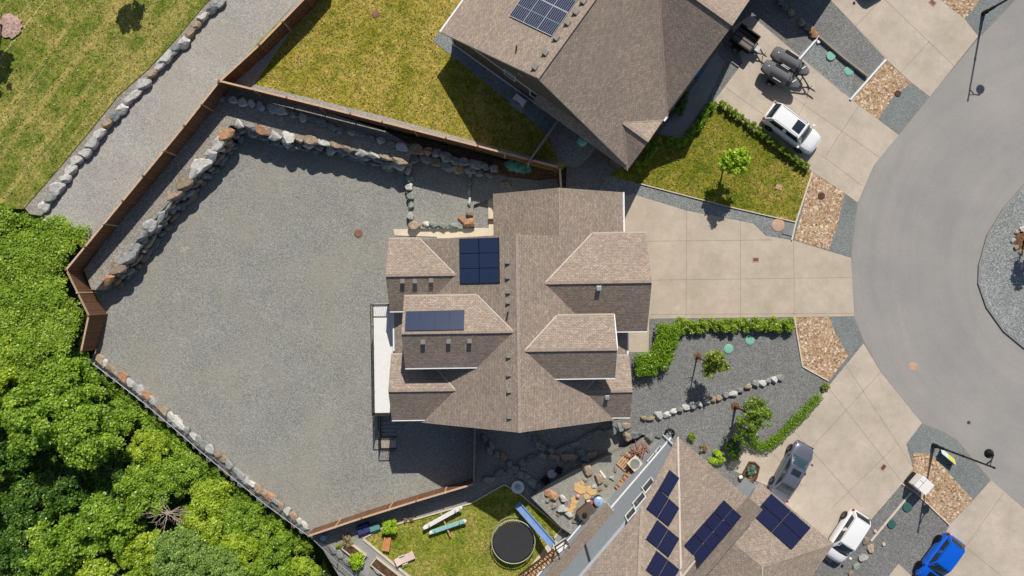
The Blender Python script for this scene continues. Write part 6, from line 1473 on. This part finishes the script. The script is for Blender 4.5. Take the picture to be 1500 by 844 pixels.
disc('cleanout_cap', 1294, 797, FZ, .14, .12, 'clay', 'small pale cap right of the stepping boulders', 'cap')
disc('cleanout_cap', 1198, 62, FZ, .14, .16, 'white_plastic', 'white pipe cap inside the corner of the green lids bed', 'cap')
def drain(px, py, z, label, w=.6, d=.45, rz=0.0):
    p = P(px, py, z); t = thing('drain_grate', label, 'drain', p, rz)
    g = MB(); g.box((0, 0, .006), (w + .16, d + .16, .012)); g.build('frame', 'lid_pink', t)
    g = MB()
    for i in range(6): g.box(((i - 2.5) * w / 6, 0, .018), (w / 9, d, .02))
    g.build('grate', 'drain_iron', t); return t
drain(1107, 380.5, FZ + .015, 'small iron drain grate in the main driveway', .42, .26)
drain(1294, 684.5, FZ + .015, 'small iron drain grate in the lower driveway', .42, .28, .9)
drain(1366, 4, FZ + .015, 'small iron drain grate at the top of the corner driveway', .45, .3, -.7)
g = MB(); p = P(1155.5, 336, FZ + .03); g.box((p.x, p.y, p.z + .03), (.85, .95, .08), -.25); tag(g.build('utility_cover', 'flat_grey', None, bevel=.01), 'grey rectangular utility cover beside the pinkish round cover', 'cover')
g = MB(); p = P(1141, 274, FZ + .06); g.box((p.x, p.y, p.z + .01), (.5, .4, .03), -.3); tag(g.build('utility_cover', 'lid_pink', None), 'small brown utility cover in a dry patch of the front lawn', 'cover')

# ---- beside the upper house
def heat_pump():
    p = P(761, 149, LZ + .5); rz = math.atan2(-.584, .812); t = thing('heat_pump', 'white heat pump on a pad at the upper house wall', 'heat pump', (p.x, p.y, LZ + .04), rz)
    g = MB(); g.box((0, 0, .03), (1.3, 1.1, .08)); g.build('pad', 'concrete_grey', t)
    g = MB(); g.box((0, .05, .55), (1.0, .42, .9)); b = g.build('casing', 'white_plastic', t, bevel=.03)
    g = MB(); g.lathe([(.33, -.19), (.33, -.17), (.06, -.17)], (-.1, 0, .55), 20, axis='Y'); sub(g.build('fan_grille', 'vent_grey'), b)
    for s in (-.4, .4):
        g = MB(); g.box((s, -.05, .1), (.06, .6, .05)); g.build('foot', 'galv', t)
heat_pump()
def tank():
    p = P(851, 211, 1.3); t = thing('water_tank', 'round pale tank on a square pad in the shade of the upper house', 'tank', (p.x, p.y, FZ + .85), -.6)
    g = MB(); g.box((0, 0, .05), (1.2, 1.2, .1)); g.build('pad', 'concrete_grey', t)
    g = MB(); g.lathe([(.40, .1), (.42, .2), (.42, .75), (.36, .86), (.2, .92), (.02, .93)], n=28); g.build('vessel', 'teal_pale', t, smooth=50)
    g = MB(); g.lathe([(.12, .92), (.12, .99), (.02, 1.0)], n=14); g.build('cap', 'galv', t)
tank()
def blue_bin():
    p = P(1021, 108, FZ + .4); t = thing('blue_bin', 'blue bin at the corner of the upper house', 'bin', (p.x, p.y, FZ), .6)
    g = MB(); g.box((0, 0, .45), (.6, .5, .9)); g.build('bin_body', 'bin_blue', t, bevel=.04)
    g = MB(); g.box((0, 0, .93), (.66, .56, .06)); g.build('lid', 'bin_blue', t, bevel=.02)
blue_bin()
def green_tarp():
    a, b = P(738, 238, 1.6), P(786, 252, 1.2); t = None
    g = MB(); n, k = 14, 8; vs = []
    for i in range(n + 1):
        c = a.lerp(b, i / n); e = min(1, 4 * min(i / n, 1 - i / n) + .25)
        for j in range(k + 1):
            an = math.pi * j / k; w = .52 * e * (1 + .16 * math.sin(i * 2.3 + j)); vs.append(c + Vector((.2 * math.cos(an) * w, math.cos(an) * w, math.sin(an) * w * .9 - .4 + .06 * math.sin(i * 1.7 + j * 2.1))))
    g.add(vs, [[i * (k + 1) + j, (i + 1) * (k + 1) + j, (i + 1) * (k + 1) + j + 1, i * (k + 1) + j + 1] for i in range(n) for j in range(k)])
    tag(g.build('tarp_bundle', 'tarp', None, smooth=40), 'long green tarp covered bundle lying under the upper wooden fence', 'tarp')
green_tarp()
# bank that carries the bundle and the boulders beside it
mb = MB(); mb.prism([P(x, y, 1.25).to_2d() for x, y in ((596, 200), (740, 238), (818, 246), (818, 258), (790, 262), (742, 256), (700, 246), (640, 232), (600, 222))], -.6, 1.25); struct(mb.build('rock_bank', 'soil'), 'dark earth bank under the upper fence', 'bank')
mb = MB()
for y in (321.5, 325.5):
    p, q = P(715, y, .1), P(723.5, y, .1); mb.beam(p, q, .12, .14)
tag(mb.build('step_timber', 'brown_wood'), 'dark timber steps in the pale side path of the central house', 'steps')

# ---- play lawn
def trampoline():
    c = P(752, 794, .9); t = thing('trampoline', 'round black trampoline on the play lawn', 'trampoline', (c.x, c.y, .04))
    Rr = 1.74; g = MB(); g.lathe([(Rr - .14, .84), (Rr - .14, .855), (.6, .825), (.02, .81)], n=48); g.build('mat', 'tramp_mat', t, smooth=60)
    g = MB()
    for i in range(64):
        a = i * 2 * math.pi / 64; d = Vector((math.cos(a), math.sin(a), 0)); g.beam(d * (Rr - .16) + Vector((0, 0, .850)), d * (Rr - .05) + Vector((0, 0, .86)), .045, .02)
    g.build('spring', 'vent_black', t)
    g = MB(); g.tube([(Rr * math.cos(i * math.pi / 24), Rr * math.sin(i * math.pi / 24), .86) for i in range(49)], .04, 8, caps=False); g.build('frame', 'tramp_frame', t, smooth=60)
    for i in range(6):
        a = i * math.pi / 3 + .3; p = [Vector((Rr * math.cos(a + s), Rr * math.sin(a + s), 0)) for s in (-.16, .16)]
        g = MB(); g.tube([p[0] + Vector((0, 0, .86)), p[0] + Vector((0, 0, .05)), p[1] + Vector((0, 0, .05)), p[1] + Vector((0, 0, .86))], .028, 8); g.build('leg', 'galv', t)
    g = MB(); g.tube([((Rr + .0) * math.cos(i * math.pi / 24), (Rr + .0) * math.sin(i * math.pi / 24), .10) for i in range(49)], .03, 6, caps=False); g.build('lower_ring', 'tramp_frame', t, smooth=60)
trampoline()
def seesaw():
    t = thing('seesaw', 'white and teal crossed seesaw boards on the play lawn', 'seesaw', P(653, 765, .04), world=True)
    def board(name, p, q, w, z0, z1, mat):
        a, b = P(*p, z0), P(*q, z1); g = MB(); g.beam(a, b, w, .10); o = g.build(name, mat, t, bevel=.03)
        d = (b - a).normalized()
        for e in (a, b):
            k = MB(); k.lathe([(.13, 0), (.15, .05), (.10, .13)], e + Vector((0, 0, .03)), 12); sub(k.build('seat', 'white_plastic'), o)
        for f in (.14, .86):
            c = a.lerp(b, f); s = Vector((-d.y, d.x, 0)).normalized(); k = MB(); k.tube([c - s * .16 + Vector((0, 0, .28)), c + s * .16 + Vector((0, 0, .28))], .02, 6); k.tube([c, c + Vector((0, 0, .28))], .02, 6); sub(k.build('handle', 'galv'), o)
    board('white_board', (622, 773), (675, 743.5), .34, .55, .75, 'white_plastic')
    board('teal_board', (631, 780), (681, 763), .34, .45, .60, 'teal_pale')
    g = MB(); g.beam(P(646, 752, .35), P(660, 786, .35), .10, .10); g.build('base_beam', 'tan_wood', t)
    for x, y in ((648, 757), (657, 780)):
        g = MB(); g.tube([P(x - 3, y, .05), P(x, y, .5), P(x + 3, y, .05)], .03, 6); g.build('support', 'galv', t)
seesaw()
def slide():
    t = thing('slide', 'long pale blue slide running from the wooden landing across the play lawn', 'slide', P(758, 737, .04), world=True)
    a, b = P(757.5, 738, .35), P(810, 798, 2.0); d = (b - a).normalized(); s = Vector((-d.y, d.x, 0)).normalized()
    g = MB(); g.beam(a, b, .50, .05); g.build('chute', 'slide_blue', t)
    for k in (1, -1):
        g = MB(); g.beam(a + s * .26 * k + Vector((0, 0, .08)), b + s * .26 * k + Vector((0, 0, .08)), .06, .2); g.build('side_rail', 'slide_blue', t)
    for f in (.35, .7):
        c = a.lerp(b, f); g = MB(); g.beam(Vector((c.x, c.y, 0)), c, .08, .08); g.build('support', 'tan_wood', t)
slide()
def stairs_landing():
    t = thing('outdoor_stairs', 'wooden stairs with dark rails beside the trampoline, leading to a white landing', 'stairs', P(800, 825, .05), world=True)
    zl = 2.0; q = [P(x, y, zl) for x, y in ((812, 800), (828, 789), (845, 812), (828, 826))]
    g = MB(); g.prism([p.to_2d() for p in q], zl - .2, zl); land = g.build('landing', 'deck_white', t)
    for p in q:
        g = MB(); c = sum(q, Vector()) / 4; e = p.lerp(c, .08); g.beam(Vector((e.x, e.y, -.1)), Vector((e.x, e.y, zl + 1.0)), .09, .09); g.build('post', 'rail_dark', t)
    for i, j in ((0, 1), (1, 2), (0, 3)):
        for z in (1.0, .15):
            r = MB(); r.beam(q[i] + Vector((0, 0, z)), q[j] + Vector((0, 0, z)), .06, .06); r.build('rail', 'rail_dark', t)
    a0, a1 = P(811, 806, zl), P(829, 826, zl); b0, b1 = P(760, 843, .1), P(776, 862, .1); n = 13
    for i in range(n):
        f = (i + .5) / n; g = MB(); p, r_ = a0.lerp(b0, f), a1.lerp(b1, f); g.beam(p, r_, .27, .045); g.build('tread', 'tan_wood', t)
    for p, r_ in ((a0, b0), (a1, b1)):
        g = MB(); g.beam(p - Vector((0, 0, .1)), r_ - Vector((0, 0, .02)), .07, .26); g.build('stringer', 'brown_wood', t)
        g = MB(); g.beam(p + Vector((0, 0, .95)), r_ + Vector((0, 0, .95)), .08, .06)
        for k in range(8): e = p.lerp(r_, k / 7); g.beam(e, e + Vector((0, 0, .95)), .05, .05)
        g.build('handrail', 'rail_dark', t)
stairs_landing()
def slab_thing(name, label, cat, px, py, z, s, rz, mat, bevel=.03, tilt=None):
    p = P(px, py, z + s[2] / 2); g = MB(); g.box((0, 0, 0), s, 0, 0, tilt); o = g.build(name, mat, None, bevel=bevel); o.location = p; o.rotation_euler = (0, 0, rz); return tag(o, label, cat)
def bench():
    p = P(566.5, 797, .4); t = thing('garden_bench', 'orange wooden bench on the play lawn below the round bush', 'bench', (p.x, p.y, .04), R(82))
    for k in range(4):
        g = MB(); g.box((0, (k - 1.5) * .145, .42), (1.12, .13, .04)); g.build('slat', 'orange_wood', t)
    for s in (-.42, .42):
        g = MB(); g.box((s, 0, .2), (.08, .5, .4)); g.build('leg', 'brown_wood', t)
bench()
def lounger():
    p = P(594, 818, .35); t = thing('sun_lounger', 'pinkish white sun lounger on the play lawn', 'sun lounger', (p.x, p.y, .04), math.atan2(13, 31))
    g = MB(); g.box((.15, 0, .32), (1.2, .62, .07)); g.build('seat', 'pink_white', t, bevel=.03)
    g = MB(); g.box((-.62, 0, .42), (.5, .62, .06), 0, 0, Matrix.Rotation(R(25), 3, 'Y')); g.build('backrest', 'pink_white', t, bevel=.03)
    for x in (-.5, .6):
        for y in (-.27, .27):
            g = MB(); g.beam((x, y, 0), (x, y, .3), .05, .05); g.build('leg', 'white_plastic', t)
    for y in (-.36, .36):
        g = MB(); g.beam((-.4, y, .5), (.1, y, .5), .05, .04); g.beam((-.15, y, .3), (-.15, y, .5), .04, .04); g.build('armrest', 'white_plastic', t)
lounger()
def raised_bed(label, px, py, L, W_, rz, mat='soil'):
    p = P(px, py, .15); t = thing('raised_bed', label, 'garden bed', (p.x, p.y, .03), rz)
    g = MB(); g.box((0, 0, .14), (L, W_, .22)); g.build('soil', mat, t)
    for s in (-1, 1):
        g = MB(); g.box((0, s * W_ / 2, .16), (L + .1, .07, .32)); g.build('side_board', 'edging', t)
        g = MB(); g.box((s * L / 2, 0, .16), (.07, W_, .32)); g.build('end_board', 'edging', t)
rzb = math.atan2(-58, 74)
raised_bed('upper raised garden bed beside the reddish fence corner', 519, 808, 1.9, .75, rzb)
raised_bed('lower raised garden bed beside the play lawn at the bottom edge', 566, 836, 2.6, .75, rzb)
slab_thing('storage_box', 'dark blue storage box in the shade behind the reddish fence', 'box', 533, 774, .02, (1.0, .7, .5), .35, 'navy')
slab_thing('storage_box', 'teal storage box in the shade behind the reddish fence', 'box', 549, 772, .02, (.85, .5, .45), .35, 'teal')
slab_thing('plank', 'short pale plank at the edge of the play lawn', 'plank', 533, 788.5, .05, (.45, .14, .05), -.6, 'tan_wood')
disc('bucket_lid', 475, 786, 0, .25, .4, 'blue_lid', 'pale bucket in the shade behind the fence corner', 'bucket')

# ---- gravel patio side yard of the lower house
def dish(label, px, py, r, name='round_planter'):
    p = P(px, py, .3); t = thing(name, label, 'planter', (p.x, p.y, 0))
    g = MB(); g.lathe([(r * .5, 0), (r, .35), (r, .42), (r * .88, .42), (r * .5, .30), (r * .3, .30)], n=30); g.build('bowl', 'white_plastic', t, smooth=40)
    g = MB(); g.lathe([(r * .42, .30), (r * .42, .40), (r * .25, .46)], n=22); g.build('centre', 'blue_lid', t, smooth=40)
dish('round white dish planter at the top corner of the play lawn', 758.5, 713.5, .52)
def table_set():
    p = P(808.5, 694, .6); t = thing('garden_table', 'round pale garden table in the shade between two dark chairs', 'table', (p.x, p.y, 0))
    g = MB(); g.lathe([(.36, .60), (.37, .63), (.36, .66), (.02, .66)], n=28); g.build('tabletop', 'galv', t)
    g = MB(); g.tube([(0, 0, 0), (0, 0, .6)], .05, 10); g.lathe([(.25, 0), (.25, .03)], n=16); g.build('stand', 'black_metal', t)
    for (x, y, rz, lb) in ((798, 703, 2.4, 'dark garden chair below the round pale garden table'), (819, 689, -.5, 'dark garden chair right of the round pale garden table')):
        p = P(x, y, .4); c = thing('garden_chair', lb, 'chair', (p.x, p.y, 0), rz, 'dark garden chairs')
        g = MB(); g.box((0, 0, .42), (.52, .55, .06)); g.build('seat', 'cover_dark', c, bevel=.02)
        g = MB(); g.box((-.27, 0, .68), (.06, .55, .5)); g.build('backrest', 'cover_dark', c, bevel=.02)
        for a in (-.22, .22):
            for b in (-.22, .22):
                g = MB(); g.beam((a, b, 0), (a, b, .4), .04, .04); g.build('leg', 'black_metal', c)
table_set()
def flag(label, px, py, s, rz, seed):
    rg = random.Random(seed); p = P(px, py, PZ + .05); g = MB(); n = 6
    g.prism([(math.cos(i * 6.283 / n) * s[0] * rg.uniform(.42, .58), math.sin(i * 6.283 / n) * s[1] * rg.uniform(.42, .58)) for i in range(n)], 0, .06)
    o = g.build('flagstone', 'flagstone', None, bevel=.01); o.location = (p.x, p.y, PZ + 0.005); o.rotation_euler = (0, 0, rz); tag(o, label, 'flagstone', 'tan flagstones of the patio')
for i, (x, y, s, lb) in enumerate(((850, 716, (1.15, .85), 'largest tan flagstone at the edge of the shade'), (866, 719, (1.0, .65), 'tan flagstone right of the largest flagstone'), (860, 728, (.7, .5), 'tan flagstone below the right flagstone'), (842, 733, (.7, .6), 'tan flagstone beside the pink ball'), (840, 741, (.65, .5), 'tan flagstone below the pink ball'), (836, 748, (.6, .45), 'lowest tan flagstone beside the pale boulders'), (853, 707, (.5, .4), 'tan flagstone nearest the house shade'))): flag(lb, x, y, s, -.7 + .1 * i, 400 + i)
g = MB(); p = P(846.5, 727, PZ + .22)
g.lathe([(.001, -.16), (.08, -.139), (.139, -.08), (.16, 0), (.139, .08), (.08, .139), (.001, .16)], p, 18); tag(g.build('ball', 'pink', None, smooth=60), 'small pink ball on the flagstones', 'ball')
slab_thing('plank', 'white plank lying on the gravel beside the tan boulders', 'plank', 883, 695, PZ, (.75, .16, .06), -.95, 'white_plastic')
def spool():
    p = P(930, 679, PZ + .7); t = thing('bowl_stand', 'square grey stand with round bowl against the wall of the lower house', 'basin', (p.x, p.y, PZ), -.85)
    g = MB(); g.box((0, 0, .35), (.75, .75, .7)); g.build('base', 'cover_dark', t); g = MB(); g.box((0, 0, .73), (.95, .95, .06)); g.build('top', 'concrete_pale', t, bevel=.02)
    g = MB(); g.lathe([(.38, .765), (.38, .80), (.34, .80), (.2, .775), (.05, .775)], n=24); g.build('bowl', 'flat_grey', t, smooth=40)
spool()
def pallet():
    p = P(917, 676, PZ + .1); t = thing('pallet', 'pale wooden pallet beside the square grey stand', 'pallet', (p.x, p.y, PZ), .85)
    for k in range(5):
        g = MB(); g.box((0, (k - 2) * .2, .13), (1.3, .15, .03)); g.build('board', 'tan_wood', t)
    for s in (-.55, 0, .55):
        g = MB(); g.box((s, 0, .06), (.1, .95, .1)); g.build('bearer', 'tan_wood', t)
pallet()
def logs():
    rg = random.Random(9)
    for i in range(11):
        f = i / 10; px, py = 905 + 20 * f, 712 - 24 * f + 4; p = P(px, py, PZ + .12); g = MB(); L = rg.uniform(.5, .75); g.tube([(-L / 2, 0, 0), (L / 2, 0, 0)], rg.uniform(.07, .10), 9)
        o = g.build('split_log', ['tan_wood', 'red_wood'][i % 2 if i % 3 else 0], None); o.location = p + Vector((0, 0, rg.uniform(0, .1))); o.rotation_euler = (0, rg.uniform(-.1, .1), -.65 + rg.uniform(-.2, .2))
        tag(o, 'split log of the small firewood stack, %s' % nth(i + 1, 11, 'lower', 'upper'), 'log', 'firewood logs by the lower house wall')
    for i in range(12):
        p = P(933 + rg.uniform(-16, 14), 661 + rg.uniform(-8, 9), PZ + .1); a = rg.uniform(0, 3.14); L = rg.uniform(.6, 1.4); d = Vector((math.cos(a), math.sin(a), rg.uniform(-.05, .1))) * L / 2
        g = MB(); g.tube([-d, d * .1 + Vector((0, 0, .06)), d], [.05, .045, .02], 7); o = g.build('branch_stick', 'red_wood', None, smooth=60); o.location = p + Vector((0, 0, .08 + i * .012))
        tag(o, 'reddish cut branch in the loose pile near the lower house roof tip', 'branch', 'pile of cut branches')
logs()
def hot_tub():
    p = P(864, 756, PZ + .75); t = thing('hot_tub', 'brown covered hot tub against the wall of the lower house', 'hot tub', (p.x, p.y, PZ), -.88)
    g = MB(); g.box((0, 0, .38), (1.7, 1.35, .76)); g.build('shell', 'brown_wood', t, bevel=.12)
    g = MB(); g.box((0, 0, .80), (1.78, 1.42, .10)); c = g.build('cover', 'tub_brown', t, bevel=.06)
    g = MB(); g.tube([(.25 + .24 * math.cos(i * .3927), .1 + .24 * math.sin(i * .3927), .855) for i in range(17)], .02, 6, caps=False); sub(g.build('ring', 'clay'), c)
    g = MB(); g.lathe([(.2, .85), (.2, .95), (.1, .99)], (-.35, -.25, 0), 16); sub(g.build('float', 'cover_dark'), c)
hot_tub()
def barrel():
    p = P(877.5, 735.5, PZ + .7); t = thing('covered_barrel', 'round barrel with shiny pale blue lid beside the hot tub', 'barrel', (p.x, p.y, PZ))
    g = MB(); g.lathe([(.36, 0), (.42, .3), (.40, .62)], n=26); g.build('tub', 'cover_dark', t, smooth=40); g = MB(); g.lathe([(.43, .60), (.43, .64), (.36, .72), (.15, .77), (.02, .78)], n=28); g.build('lid', 'blue_lid', t, smooth=50); g = MB(); g.lathe([(.05, .77), (.06, .82)], n=10); g.build('knob', 'galv', t)
barrel()
def toy():
    p = P(864.5, 736, PZ + .2); t = thing('toy_box', 'small red and navy toy crate beside the blue barrel lid', 'toy', (p.x, p.y, PZ), .3)
    g = MB(); g.box((0, 0, .16), (.62, .55, .32)); g.build('crate', 'navy', t, bevel=.04); g = MB(); g.lathe([(.18, .30), (.2, .38), (.12, .46)], (.05, 0, 0), 14); g.build('red_top', 'red', t, smooth=40); g = MB(); g.box((-.1, .2, .36), (.3, .15, .08)); g.build('white_top', 'white_plastic', t, bevel=.02)
toy()
def towels():
    p = P(836, 774.5, .25); t = thing('toy_table', 'pale teal and white play table at the corner of the patio', 'toy table', (p.x, p.y, .05), -.5)
    g = MB(); g.box((0, 0, .42), (.9, .5, .05)); g.build('top', 'teal_pale', t, bevel=.03); g = MB(); g.box((.28, .05, .50), (.28, .3, .1)); g.build('tray', 'navy', t, bevel=.02); g = MB(); g.box((-.22, -.05, .48), (.3, .25, .07)); g.build('tray', 'white_plastic', t, bevel=.02)
    for x in (-.38, .38):
        for y in (-.18, .18):
            g = MB(); g.beam((x, y, 0), (x, y, .4), .05, .05); g.build('leg', 'white_plastic', t)
towels()
def ladder():
    t = thing('ladder', 'grey ladder leaning at the corner of the lower house bay', 'ladder', P(846, 792, .1), world=True)
    a, b = P(841, 780, .1), P(848, 806, 2.4); s = Vector((.25, -.05, 0))
    for k in (1, -1):
        g = MB(); g.beam(a + s * k, b + s * k, .06, .09); g.build('rail', 'galv', t)
    for i in range(8):
        g = MB(); c = a.lerp(b, (i + .5) / 8); g.beam(c - s, c + s, .04, .04); g.build('rung', 'galv', t)
ladder()
def hose():
    p = P(979, 633, .9); t = thing('hose_wheel', 'black garden hose reel at the tip of the lower house roof', 'hose reel', (p.x, p.y, FZ - .1))
    g = MB()
    for k in range(4): g.tube([((.36 - .04 * (k % 2)) * math.cos(i * .2618), (.36 - .04 * (k % 2)) * math.sin(i * .2618), .25 + .05 * k) for i in range(25)], .04, 7, caps=False)
    g.build('hose', 'black_metal', t, smooth=60); g = MB()
    for i in range(3): a = i * 1.047; g.beam((-.34 * math.cos(a), -.34 * math.sin(a), .3), (.34 * math.cos(a), .34 * math.sin(a), .3), .04, .04)
    g.tube([(0, 0, 0), (0, 0, .4)], .06, 8); g.build('reel', 'galv', t)
hose()
def planter():
    pts = [(1084, 702), (1098, 677), (1106, 678), (1112, 684), (1108, 700), (1098, 716), (1088, 712)]
    t = thing('planter_bed', 'kerbed planter bed by the entrance of the lower house', 'planter', P(1098, 696, FZ), world=True)
    g = MB(); g.prism([P(x, y, FZ).to_2d() for x, y in pts], FZ - .05, FZ + .10); g.build('soil', 'soil', t)
    k = MB(); q = [P(x, y, FZ + .1) for x, y in pts]
    for a, b in zip(q, q[1:] + q[:1]): k.beam(a, b, .1, .2)
    k.build('kerb', 'brown_wood', t)
planter()
slab_thing('door_mat', 'grey glass topped box by the entrance of the lower house', 'box', 1102, 716, FZ, (1.0, .6, .5), .85, 'steel')
slab_thing('corner_box', 'white stone in the planter of the lower house', 'stone', 1085, 699, FZ + .1, (.3, .25, .2), .3, 'white_plastic', .06)
slab_thing('scrap_board', 'dark board lying beside the utility trailer shadow', 'board', 1077, 94.5, FZ + .02, (.72, .1, .08), -.62, 'fence_grey')

disc('manhole_cover', 550.5, 21, LZ, .3, .04, 'lid_rust', 'rusty round cover in the upper lawn near the path fence', 'manhole')
def survey_mark():
    p = P(270, 366, .004); g = MB(); g.box((p.x, p.y, .006), (.75, .2, .008), .5); g.box((p.x, p.y, .0145), (.62, .18, .008), -1.0)
    struct(g.build('sprayed_mark', 'yard_mark'), 'faint pale cross marked on the gravel yard', 'mark')
gravel('yard_mark', g3((140, 132, 120), (166, 156, 142), (190, 182, 168)), 12.0, .1)
survey_mark()
# the house beyond the top edge whose shadow reaches the front gravel
def far_house():
    q = [P(x, y, FZ).to_2d() for x, y in ((1112, -68), (1166, -26), (1197, -30), (1240, -94), (1180, -190), (1060, -150))]
    t = thing('house', 'house beyond the top edge whose shadow falls on the front gravel', 'house', (q[1].x, q[1].y, FZ), world=True)
    c = sum(q, Vector((0, 0))) / len(q); z = FZ + 4.6
    w = MB(); w.prism([p.lerp(c, .06) for p in q], FZ - .3, z); w.build('wall', 'siding_dark', t)
    g = MB(); top = Vector((c.x, c.y, z + 2.6)); n = len(q)
    for i in range(n):
        a, b = q[i].to_3d() + Vector((0, 0, z)), q[(i + 1) % n].to_3d() + Vector((0, 0, z)); g.slab([a, b, top], .18, b - a)
    g.build('roof', ['shingle', 'fascia'], t)
far_house()
# past 300 boulders: the smallest and most hidden ones become one mass of rubble
def rubble():
    keys = ('lower course facing the wood', 'lowest course of the upper wall', 'dark ledge', 'lowest course of the left wall', 'short steps by', 'low step under', 'small loose stone lying')
    bm = bmesh.new(); mats = list(RC.values()); old = []
    for o in list(COL.objects):
        if o.name.split('.')[0] == 'boulder' and any(k in o['label'] for k in keys):
            me = o.data.copy(); me.transform(Matrix.LocRotScale(o.location, o.rotation_euler, o.scale)); n = len(bm.faces); bm.from_mesh(me); bm.faces.ensure_lookup_table()
            k = mats.index(o.data.materials[0].name)
            for f in bm.faces[n:]: f.material_index = k
            old.append(o); bpy.data.meshes.remove(me)
    me = bpy.data.meshes.new('rubble'); bm.to_mesh(me); bm.free()
    for m in mats: me.materials.append(M[m])
    me.set_sharp_from_angle(angle=R(14))
    for o in old: bpy.data.objects.remove(o)
    stuff(mesh_obj('rubble', me), 'rubble stones along the foot of the boulder walls and on the patio gravel', 'rubble')
rubble()
# ================================================================== light, sky, camera
w = bpy.data.worlds.new('World'); SC.world = w; w.use_nodes = True
nt = w.node_tree; bg = nt.nodes['Background']; sky = nt.nodes.new('ShaderNodeTexSky'); sky.sky_type = 'NISHITA'; sky.sun_disc = False
sky.sun_elevation = R(SUN_EL); sky.sun_rotation = math.atan2(SUN_DIR.x, SUN_DIR.y)
sky.air_density = 1.0; sky.dust_density = 1.0
nt.links.new(sky.outputs[0], bg.inputs[0]); bg.inputs[1].default_value = 0.07
sl = bpy.data.lights.new('sun', 'SUN'); sl.energy = 4.6; sl.angle = R(0.5); sl.color = (1.0, 0.955, 0.88)
so = bpy.data.objects.new('sun', sl); COL.objects.link(so); so.rotation_euler = (-SUN_DIR).to_track_quat('-Z', 'Y').to_euler(); so.location = (0, 0, 80)
cd = bpy.data.cameras.new('camera'); co = bpy.data.objects.new('camera', cd); COL.objects.link(co)
cd.sensor_width = 36; cd.lens = 36 * F / 1500; cd.clip_end = 3000; cd.clip_start = 0.5; co.location = (0, 0, H); co.rotation_euler = (0, 0, 0)
SC.camera = co
SC.view_settings.view_transform = 'Standard'; SC.view_settings.look = 'None'; SC.view_settings.exposure = 0.0; SC.view_settings.gamma = 1.0
SC.view_settings.use_curve_mapping = False
SC.cycles.max_bounces = 6; SC.cycles.transparent_max_bounces = 8
SC.cycles.use_denoising = True
for o in bpy.data.objects:
    if '_w' in o: del o['_w']
